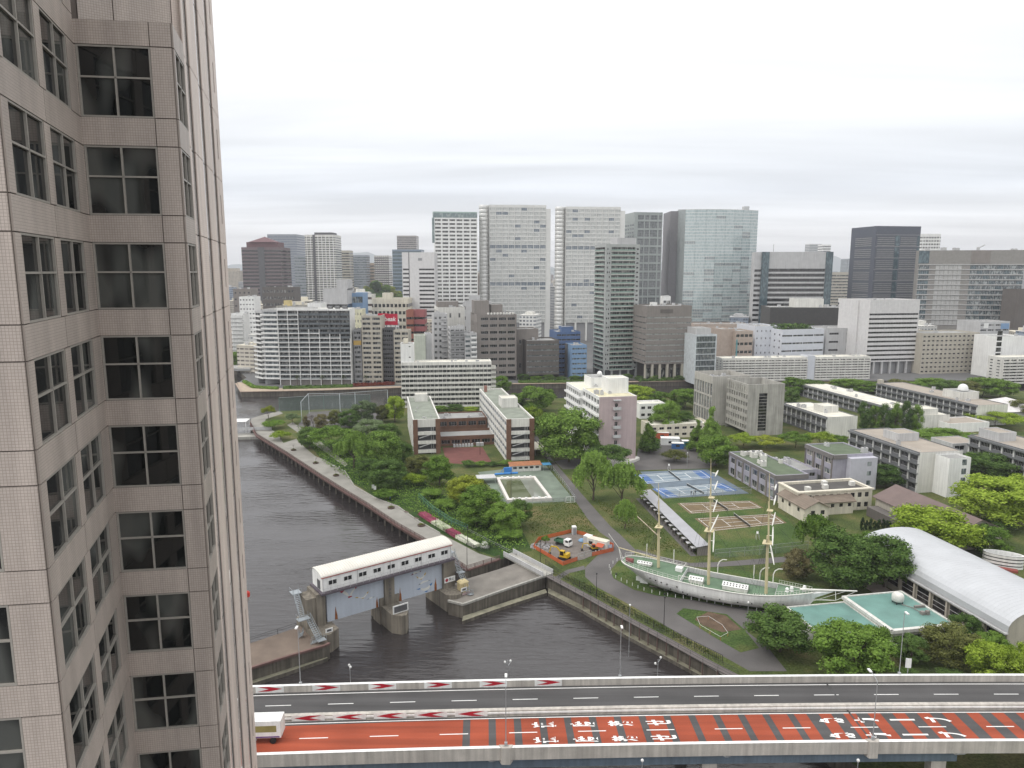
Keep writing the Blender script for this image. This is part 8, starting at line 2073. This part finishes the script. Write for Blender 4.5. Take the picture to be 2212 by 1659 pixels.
b = MB(); b.tube((31.0, .19, 3.25), (31.0, .16, 3.25), .42, 14); b.build('sign_ring', rpt, lg); words('禁止', .75, dgrey, lg, (32.3, .18, 3.25), (pi / 2, 0, 0))
for x in (-.2, 33.6): b = MB(); b.b2(x - .8, x + .8, -3.4, -3.3, 1.1, 2.0); b.build('sign_board', white, lg); b = MB(); b.b2(x - .5, x + .5, -3.42, -3.41, 1.3, 1.8); b.build('sign_print', dgrey, lg)
# generator on the spit
gn = thing('generator_box', gp(1000, 1281), LA, 'tall cream generator box on a pale plinth beside the floodgate', 'generator'); b = MB(); b.box(0, 0, 0, 2.8, 2.2, .5); b.build('plinth', mk('pinkish_plinth', (.45, .34, .34), .8), gn)
b = MB(); b.box(0, 0, .5, 2.2, 1.7, 2.4); b.box(0, 0, 2.9, 2.4, 1.9, .5, 0, .6); b.build('body', mk('generator_cream', (.55, .46, .26), .6, .1), gn); [MB().box(x, -.87, .8, .12, .06, 1.7).build('rib', mk('generator_tan', (.42, .30, .14), .6), gn) for x in (-.8, -.3, .3, .8)]
# ------------------------------------------------------------------ fences, rails, small things
def fence(name, label, pts, h, post, rail, netm_=None, step=3.0, cat='fence', z=0.0, pr=.05, rails=2, pick=0.0):
 P = [gp(*p, z) for p in pts]; o = P[0]; t = thing(name, o, 0, label, cat)
 pm = MB().tube((0, 0, 0), (0, 0, h), pr, 6).mesh('post', post)
 rm = MB(); nm = MB(); pk = MB()
 for a, c in zip(P, P[1:]):
  L = (c - a).length; n = max(1, int(L / step))
  for i in range(n + (c is P[-1])): q = a.lerp(c, i / n) - o; inst('post', pm, t, q)
  for k in range(rails): zz = Vector((0, 0, h * (1 - k * .8 / max(1, rails)))); rm.bar(a - o + zz, c - o + zz, pr, pr)
  if pick:
   for i in range(int(L / pick)): pk.box(*(a.lerp(c, i * pick / L) - o), .05, .05, h)
  if netm_: A, C = a - o, c - o; nm.quad(A + Vector((0, 0, .05)), C + Vector((0, 0, .05)), C + Vector((0, 0, h * .97)), A + Vector((0, 0, h * .97)))
 rm.build('rail', rail, t)
 if pick: pk.build('pickets', post, t)['kind'] = 'stuff'
 if netm_: nm.build('netting', netm_, t)
 return t
brn = mk('brown_rail', (.13, .085, .075), .6, .1); blk = mk('black_rail', (.025, .025, .025), .6)
fence('promenade_railing', 'reddish brown railing along the water edge of the promenade', [(541, 914), (554, 940.5), (618, 980), (695, 1031), (736, 1057), (798, 1095), (859, 1136), (915, 1168), (1008, 1231), (1079, 1208.5)], 1.15, brn, brn, step=2.2, rails=3, z=.35, cat='railing', pr=.09, pick=.4)
fence('green_net_fence', 'thin green netting fence along the rough slope above the flower beds', [(905, 1080), (935, 1108), (975, 1135), (1010, 1150)], 2.4, mk('green_post', (.09, .22, .18), .6), mk('green_post', (.09, .22, .18)), greennet, step=4)
fence('slope_railing', 'dark railing on the low wall beside the flower beds', [(1010, 1150), (1060, 1176), (1115, 1204)], 1.2, blk, steel, None, step=2.2)
fence('bed_railing', 'dark picket railing between promenade and flower beds', [(957, 1148), (1000, 1170), (1035, 1194), (1080, 1182)], 1.3, blk, blk, None, step=1.6, pick=.4)
fence('seawall_fence', 'black picket fence along the grass above the basin wall', [(1178, 1221), (1205, 1242), (1240, 1262), (1300, 1295), (1372, 1335), (1440, 1370), (1500, 1402), (1560, 1432)], 1.7, blk, blk, None, step=1.8, rails=2, pick=.45)
wk = thing('seawall_walkway', gp(1370, 1352), 0, 'narrow railed walkway on posts along the top of the basin wall', 'walkway')
wo = Vector(wk.location); W0 = [gp(*p, .5) for p in ((1186, 1244), (1266, 1287), (1369, 1344), (1446, 1385), (1524, 1428), (1590, 1462))]
b = MB(); [b.bar(a - wo, c - wo, 1.8, .15) for a, c in zip(W0, W0[1:])]; b.build('deck', mk('walkway_boards', (.13, .115, .11), .8), wk)
pm = MB().tube((0, 0, -3), (0, 0, 0), .13, 6).mesh('support_post', brn); rm = MB().tube((0, 0, 0), (0, 0, 1.1), .035, 5).mesh('rail_post', dsteel); b = MB()
for a, c in zip(W0, W0[1:]):
 d = c - a; n = int(d.length / 2.4); sd = Vector((-d.y, d.x, 0)).normalized() * .85
 for i in range(n):
  q = a.lerp(c, i / n) - wo; inst('rail_post', rm, wk, q + sd); inst('rail_post', rm, wk, q - sd)
  if a.x > 15: inst('support_post', pm, wk, q - sd)
 for s in (-1, 1): b.bar(a - wo + sd * s + Vector((0, 0, 1.1)), c - wo + sd * s + Vector((0, 0, 1.1)), .05, .05); b.bar(a - wo + sd * s + Vector((0, 0, .6)), c - wo + sd * s + Vector((0, 0, .6)), .04, .04)
b.build('handrail', dsteel, wk)
fb = thing('footbridge', gp(1150, 1222), 0, 'grey footbridge with solid parapets over the little channel behind the lock', 'bridge'); o = Vector(fb.location); A, C = gp(1098, 1200) - o, gp(1184, 1246) - o; b = MB(); b.bar(A + Vector((0, 0, .3)), C + Vector((0, 0, .3)), 3.2, .5); b.build('deck', concrete, fb)
sd = Vector((-(C - A).y, (C - A).x, 0)).normalized() * 1.6
for s in (-1, 1): b = MB(); b.bar(A + sd * s + Vector((0, 0, 1.0)), C + sd * s + Vector((0, 0, 1.0)), .12, 1.0); b.bar(A + sd * s + Vector((0, 0, 1.56)), C + sd * s + Vector((0, 0, 1.56)), .2, .1); b.build('parapet', lgrey, fb)
# ball court cage
wp = mk('pale_court_post', (.52, .56, .58), .5)
fence('ball_court_cage', 'tall white-posted netting cage of the ball court by the back canal', [(652, 914), (668, 893), (735, 893), (768, 890), (838, 884)], 11, wp, wp, greynet, step=16, pr=.16, rails=1)
fence('ball_court_back_fence', 'green netting fence on the canal side of the ball court', [(604, 890), (700, 884), (800, 882)], 8, mk('green_post', (.09, .22, .18)), wp, greennet, step=14, pr=.1, rails=1)
fence('tennis_chain_fence', 'chain-link fence along the near side of the blue courts', [(1436, 1078), (1530, 1073), (1622, 1067)], 2.6, steel, steel, greynet, step=4)
fence('lawn_chain_fence', 'low chain-link fence along the near side of the court lawn', [(1544, 1207), (1640, 1199), (1745, 1188)], 2.6, steel, steel, greynet, step=4)
fence('pool_fence', 'grey chain-link fence along the near side of the pool', [(1092, 1092), (1170, 1088), (1244, 1084), (1215, 1045), (1184, 1004)], 1.8, steel, steel, greynet, step=3)
fence('orange_site_netting', 'orange safety netting round the works yard', [(1247, 1211.5), (1216, 1222), (1153, 1185), (1163, 1168), (1234, 1151), (1262, 1157), (1325, 1182), (1325, 1191), (1279, 1202)], 1.15, mk('orange_post', (.4, .12, .05), .7), mk('orange_post', (.4, .12, .05)), orangenet, step=2.5, rails=1)
fence('bed_ribbon_fence', 'low orange and white ribbon fence round the earth bed', [(1505, 1341), (1530, 1339), (1560, 1358), (1572, 1375), (1556, 1384), (1512, 1358), (1505, 1341)], .9, mk('orange_post', (.4, .12, .05)), white, None, step=2.5, rails=1, pr=.04)
fence('dyke_railing', 'dark railing on the water side of the brown dyke', [(500, 1402), (540, 1389), (600, 1370), (640, 1357)], 1.2, blk, blk, None, step=4, rails=2, cat='railing')
fence('works_gate', 'grey mesh gate of the works yard left ajar', [(1248, 1211), (1262, 1206), (1278, 1202)], 1.8, steel, steel, greynet, step=1.5)
# small dump truck
GRN = mk('truck_green', (.05, .12, .07), .5)
tr = thing('dump_truck', gp(1217, 1178), radians(-38), 'small dump truck with white cab and green tipper body in the works yard', 'truck')
b = MB(); b.b2(-2.6, .6, -.95, .95, .95, 1.1); b.b2(-2.6, .6, -.95, -.88, 1.1, 1.6); b.b2(-2.6, .6, .88, .95, 1.1, 1.6); b.b2(-2.6, -2.52, -.88, .88, 1.1, 1.6); b.build('tipper_body', GRN, tr); b = MB(); b.b2(.62, .8, -.95, .95, .9, 2.1); b.build('headboard', white, tr)
b = MB(); b.b2(.9, 2.5, -.95, .95, .5, 1.35); b.box(1.6, 0, 1.35, 1.4, 1.85, .85, 0, .9); b.build('cab', white, tr); b = MB(); b.quad((2.32, -.8, 1.4), (2.32, .8, 1.4), (2.25, .75, 2.1), (2.25, -.75, 2.1)); b.quad((1.2, -.935, 1.42), (2.1, -.935, 1.42), (2.1, -.87, 2.05), (1.2, -.87, 2.05)); b.build('windscreen', dglass, tr)
b = MB(); b.b2(-2.4, 2.2, -.4, .4, .5, .9); b.build('chassis', dsteel, tr)
for x in (-1.7, 1.7):
 for y in (-.8, .8): b = MB(); b.tube((x, y - .14, .42), (x, y + .14, .42), .42, 14); b.build('wheel', black, tr)
# excavators
YEL = mk('digger_yellow', (.50, .33, .02), .5, .08)
def digger(pos, rz, sc, label, roof):
 e = thing('excavator', pos, rz, label, 'excavator'); e.scale = (sc, sc, sc)
 for y in (-.9, .9): b = MB(); b.b2(-1.3, 1.3, y - .25, y + .25, .1, .65); b.tube((-1.3, y - .25, .38), (-1.3, y + .25, .38), .33, 10); b.tube((1.3, y - .25, .38), (1.3, y + .25, .38), .33, 10); b.build('track', black, e)
 b = MB(); b.tube((0, 0, .5), (0, 0, .85), .5, 12); b.build('slew_ring', dsteel, e); b = MB(); b.prism([(-1.5, -.8), (-1.1, -1.05), (1.0, -1.05), (1.1, -.9), (1.1, 1.0), (-1.1, 1.05), (-1.5, .8)], .85, 1.35, bottom=True); b.b2(-1.4, -.3, -1.0, 1.0, 1.36, 1.95); b.build('upper_body', YEL, e)
 b = MB(); b.b2(-.2, 1.0, 0, .98, 1.36, 2.55); cab_ = b.build('cab', dglass, e); b = MB(); b.b2(-.25, 1.05, -.05, 1.03, 2.56, 2.7); [b.box(x, y, 1.36, .08, .08, 1.2) for x in (-.2, 1.0) for y in (-.02, 1.0)]; b.build('cab_frame', roof, cab_)
 b = MB(); b.bar((1.0, -.4, 1.4), (2.6, -.4, 3.0), .3, .35); b.bar((2.6, -.4, 3.0), (4.4, -.4, 2.9), .28, .32); b.build('boom', YEL, e); b = MB(); b.bar((4.4, -.4, 3.0), (4.9, -.4, 1.0), .24, .26); stk_ = b.build('stick', YEL, e); b = MB(); b.prism([(4.6, -.8), (5.3, -.8), (5.3, 0), (4.6, 0)], .15, .95, bottom=True); b.build('bucket', dsteel, stk_)
digger(gp(1219, 1208), radians(150), .95, 'yellow excavator with glazed cab and raised arm at the front of the works yard', YEL)
digger(gp(1283, 1188), radians(195), .7, 'small excavator with orange sunshade beside the site office', mk('orange_sheet', (.45, .10, .05)))
so = thing('site_office', gp(1292, 1184), radians(-35), 'cream site office container in the works yard', 'container'); b = MB(); b.b2(-3, 3, -1.1, 1.1, .2, 2.6); b.build('body', offwhite, so); b = MB(); b.b2(-3.05, 3.05, -1.15, 1.15, 2.6, 2.7); b.build('roof', cream, so); b = MB(); b.quad((-2.4, -1.115, 1.1), (-1.2, -1.115, 1.1), (-1.2, -1.115, 2.0), (-2.4, -1.115, 2.0)); b.build('window', dglass, so); b = MB(); b.quad((.4, -2.6, 1.5), (2.6, -2.6, 1.5), (2.6, -1.12, 2.1), (.4, -1.12, 2.1)); b.build('orange_awning', mk('orange_sheet', (.45, .10, .05)), so)
wb = thing('storage_box', gp(1270, 1176), radians(-35), 'tall white storage box left of the site office', 'container'); b = MB(); b.b2(-1, 1, -1, 1, 0, 2.6); b.build('body', lgrey, wb); b = MB(); b.b2(-1.04, 1.04, -1.04, 1.04, 2.6, 2.72); b.build('lid', white, wb)
tl = thing('portable_toilet', gp(1240, 1154), radians(10), 'grey portable toilet at the back corner of the works yard', 'toilet'); b = MB(); b.b2(-.6, .6, -.6, .6, 0, 2.3); b.build('body', lgrey, tl); b = MB(); b.box(0, 0, 2.3, 1.3, 1.3, .25, 0, .8); b.build('roof', white, tl); b = MB(); b.b2(-.45, .45, -.63, -.605, .1, 2.0); b.build('door', mgrey, tl)
rb_ = MB(); r = random.Random(8)
for i in range(160):
 a = r.uniform(0, 6.28); q = r.random() ** .6 * 2.6; s = r.uniform(.15, .5); rb_.box(q * cos(a) * 1.3, q * sin(a), max(0, .9 - q * .33) * r.random(), s, s * .8, s * .6, r.uniform(0, 3), .8)
o = rb_.build('rubble', mk('rubble', (.34, .33, .33), .9, .25, 2), None, gp(1170, 1181)); tag(o, 'heap of grey broken rubble inside the orange netting', 'rubble', kind='stuff')
tp_ = thing('blue_tarpaulin', gp(1257, 1169), 0, 'crumpled blue tarpaulin beside the storage box', 'tarpaulin'); b = MB(); b.lathe([(1.0, 0), (1.1, .25), (.6, .7), (.25, .8)], 9); b.build('sheet', mk('pale_blue_sheet', (.18, .30, .45), .6, .2, 2), tp_)
for i, (px, py) in enumerate(((1287, 1196), (1294, 1195), (1302, 1192), (1310, 1189))):
 t = thing('traffic_cone', gp(px, py), 0, 'red and white barrier post along the works yard netting', 'barrier post', 'barrier posts of the works yard'); b = MB(); b.tube((0, 0, 0), (0, 0, 1.0), .14, 8, .08); b.build('cone', white, t); b = MB(); b.tube((0, 0, .35), (0, 0, .65), .135, 8, .11); b.build('band', wred, t)
sb = thing('site_sign', gp(1318, 1189), .3, 'pale blue notice board at the corner of the works yard', 'sign'); b = MB(); b.box(0, 0, .2, 1.1, .06, 1.5); b.build('board', mk('pale_blue_board', (.35, .45, .58), .5), sb); [MB().box(0, -.04, .5 + .3 * k, .7, .02, .12).build('print', white, sb) for k in range(3)]; [MB().tube((x, .05, 0), (x, .05, 1.5), .03).build('post', steel, sb) for x in (-.4, .4)]
# promenade furniture
for i, (px, py) in enumerate(((634, 973), (682, 1001), (726, 1028), (845, 1098), (910, 1136))):
 t = thing('tree_planter', gp(px, py), 0, ('first', 'second', 'third', 'fourth', 'fifth')[i] + ' round planter with thin young tree along the promenade, counted from the pontoon', 'planter', 'planters of the promenade'); b = MB(); b.lathe([(1.1, 0), (1.2, .45), (.95, .45), (.9, .35)], 14); b.build('tub', mk('planter_tub', (.10, .07, .055), .8), t)
 b = MB(); r = random.Random(i)
 def tw_(p, d, L, R, n):
  e = p + d * L; b.tube(p, e, R, 4, R * .6)
  if n: [tw_(e, (d + Vector((r.gauss(0, .4), r.gauss(0, .4), .1))).normalized(), L * .7, R * .6, n - 1) for _ in range(3)]
 tw_(Vector((0, 0, .4)), Vector((0, 0, 1)), .9, .06, 3); b.build('young_tree', bark, t); inst('foliage', crown_mesh('low', 'olive', 1), t, (0, 0, .35), 0, (1.9, 1.9, .6))
for i, (px, py) in enumerate(((742, 1018), (720, 1008), (878, 1108), (900, 1122))):
 t = thing('bench', gp(px, py), radians(-40), ('pale bench nearest the park notice boards', 'pale bench at the lawn corner of the promenade', 'brown bench beside the pink azaleas', 'brown bench beside the white azaleas')[i], 'bench'); b = MB(); b.box(0, 0, .38, 1.8, .5, .08); b.build('seat', lgrey if i < 2 else brn, t); [MB().box(x, 0, 0, .12, .45, .38).build('leg', concrete, t) for x in (-.7, .7)]
for i, (px, py, h) in enumerate(((1009, 1222, 6), (942, 1146, 5), (1010, 1176, 5), (985, 1073, 7), (1104, 1078, 9), (1037, 982, 8), (1167, 1216, 6), (1288, 1297, 6.5), (1434, 1352, 6.5))):
 t = thing('park_lamp', gp(px, py), 0, ('black lamp on the promenade corner by the floodgate', 'black lamp standing in the azalea beds', 'black lamp by the sparse white azaleas', 'thin dark pole on the rough slope left of the pool', 'thin dark pole at the pool edge', 'thin dark pole by the red court', 'dark pole where the footbridge meets the bank', 'dark pole beside the black fence above the basin', 'dark pole beside the path below the ship stern')[i], 'lamp'); b = MB(); b.tube((0, 0, 0), (0, 0, h), .09, 7, .05); b.build('pole', blk, t); b = MB(); b.box(0, 0, h, .3, .3, .35); b.build('lamp_head', dsteel, t)
for px, py, h, lab in ((1484, 1010, 6, 'white yard lamp behind the blue courts'), (1613, 1368, 7, 'white-headed lamp beside the earth bed'), (1358, 1418, 11, 'white-headed lamp at the lower basin wall'), (640, 1435, 0, '')):
 if lab: globe_lamp(gp(px, py), h, lab)
# umpire chair and net trolley on the courts
for px, py, lab in ((1636, 1165, 'pale umpire stand on the near clay court lawn'), (1445, 1015, 'pale umpire stand between the blue courts')):
 t = thing('umpire_stand', gp(px, py), 0, lab, 'stand'); b = MB(); [b.tube((x, y, 0), (x * .5, y * .5, 1.8), .05) for x in (-.5, .5) for y in (-.5, .5)]; b.build('frame', lgrey, t); b = MB(); b.box(0, 0, 1.8, .6, .5, .08); b.box(0, .25, 1.88, .6, .06, .5); b.build('seat', white, t)
# pontoon and landing bridge at the promenade tip
pt_ = thing('pontoon', (-128, 344, WZ), .1, 'grey floating pontoon with white open roof frame at the promenade tip', 'pontoon'); b = MB(); b.prism([(-16, -4), (7, -4), (9, -1), (9, 4), (-16, 4)], -.5, 1.3); b.build('hull', concrete, pt_)
b = MB(); [b.box(x, y, 1.3, .25, .25, 5.5) for x in (-10, -2) for y in (5, 12)]; b.b2(-10.3, -1.7, 4.7, 12.3, 6.8, 7.0); b.build('canopy_frame', white, pt_); b = MB(); b.b2(-18, 11, 1.2, 2.6, 3.4, 3.7); b.b2(-18, 11, 1.2, 1.26, 3.7, 4.6); b.b2(-18, 11, 2.54, 2.6, 3.7, 4.6); b.build('gangway', lgrey, pt_)
# people
def person_mesh(name, shirt, trousers, seed):
 r = random.Random(seed); bm = bmesh.new(); J = {}
 def v(k, x, y, z): J[k] = bm.verts.new((x, y, z))
 s = r.uniform(-.12, .12)
 for k, p in dict(pel=(0, 0, .95), bel=(0, 0, 1.12), che=(0, 0, 1.32), nek=(0, 0, 1.47), hd=(0, -.02, 1.6), top=(0, -.01, 1.72), lh=(.1, 0, .9), lk=(.12, -.04 + s, .5), la=(.12, s * 2, .08), lt=(.13, s * 2 - .16, .04), rh=(-.1, 0, .9), rk=(-.12, -.04 - s, .5), ra=(-.12, -s * 2, .08), rt=(-.13, -s * 2 - .16, .04), ls=(.19, 0, 1.4), le=(.25, .03, 1.12), lw=(.24, -.08, .9), lf=(.23, -.12, .8), rs=(-.19, 0, 1.4), re=(-.25, .03, 1.12), rw=(-.24, -.08, .9), rf=(-.23, -.12, .8)).items(): v(k, *p)
 for a, c in [x.split() for x in 'pel bel,bel che,che nek,nek hd,hd top,pel lh,lh lk,lk la,la lt,pel rh,rh rk,rk ra,ra rt,che ls,ls le,le lw,lw lf,che rs,rs re,re rw,rw rf'.split(',')]: bm.edges.new((J[a], J[c]))
 R = dict(pel=.15, bel=.14, che=.16, nek=.06, hd=.1, top=.085, lh=.1, rh=.1, lk=.065, rk=.065, la=.045, ra=.045, lt=.035, rt=.035, ls=.07, rs=.07, le=.05, re=.05, lw=.035, rw=.035, lf=.035, rf=.035)
 keys = list(J); me = bpy.data.meshes.new(name); bm.to_mesh(me); bm.free(); o = bpy.data.objects.new(name, me); COL.objects.link(o); md = o.modifiers.new('s', 'SKIN')
 for i, k in enumerate(keys): me.skin_vertices[0].data[i].radius = (R[k], R[k] * .8)
 me.skin_vertices[0].data[0].use_root = True; o.modifiers.new('d', 'SUBSURF').levels = 1; dg = bpy.context.evaluated_depsgraph_get(); dg.update(); out = bpy.data.meshes.new_from_object(o.evaluated_get(dg)); bpy.data.objects.remove(o)
 out.materials.clear(); [out.materials.append(m) for m in (trousers, shirt, mk('skin', (.42, .27, .2), .6), mk('dark_hair', (.02, .016, .014), .6))]
 for p in out.polygons: c = p.center; p.material_index = 3 if c.z > 1.66 or (c.z > 1.56 and c.y > 0) else 2 if c.z > 1.47 or (c.z < .88 and abs(c.x) > .19) else 1 if c.z > .97 or abs(c.x) > .2 else 0; p.use_smooth = True
 return out
navy = mk('navy_cloth', (.02, .025, .05), .9); wht = mk('white_cloth', (.6, .6, .58), .9); ylw = mk('mustard_cloth', (.40, .28, .06), .9); blu = mk('blue_cloth', (.05, .11, .28), .9)
pA, pB, pC = person_mesh('person', navy, navy, 1), person_mesh('person', ylw, navy, 2), person_mesh('person', blu, navy, 3); pD = person_mesh('person', wht, navy, 4)
for px, py, me, rz, lab in ((1493, 1070, pA, .5, 'person in dark clothes standing left behind the court fence'), (1498, 1070, pD, 2, 'person in white top between the two others at the court fence'), (1502, 1069, pA, 3, 'person in dark clothes standing right behind the court fence'), (835, 1082, pB, 1, 'person in mustard top on the promenade'), (843, 1082, pC, 4, 'person in blue top on the promenade'), (717, 1005, pA, 2, 'person in dark clothes near the promenade planters'), (733, 1015, pD, 1, 'person in white top sitting area of the promenade')):
 tag(inst('person', me, None, gp(px, py) + Vector((0, 0, .04)), rz), lab, 'person')
# notice boards of the park
for px, py, lab in ((806, 1058, 'white notice board in the grass left of another'), (810, 1061, 'white notice board in the grass right of another')):
 t = thing('notice_board', gp(px, py), .2, lab, 'sign'); b = MB(); b.box(0, 0, .5, .9, .08, 1.4); b.build('board', white, t); b = MB(); b.box(0, .05, 0, .1, .1, .5); b.build('post', dsteel, t)
# ------------------------------------------------------------------ air
hz_ = MB(); hz_.b2(-9500, 9500, -260, 14500, -7, 420)
hm = bpy.data.materials.new('haze'); hm.use_nodes = True; nt = hm.node_tree; nt.nodes.clear(); o_ = nt.nodes.new('ShaderNodeOutputMaterial'); pv = nt.nodes.new('ShaderNodeVolumePrincipled'); pv.inputs['Color'].default_value = (.93, .95, 1.0, 1); pv.inputs['Density'].default_value = .0001; pv.inputs['Anisotropy'].default_value = 0.0; nt.links.new(pv.outputs[0], o_.inputs['Volume'])
tag(hz_.build('haze', hm), 'thin pale haze over the far city', 'haze', kind='stuff')
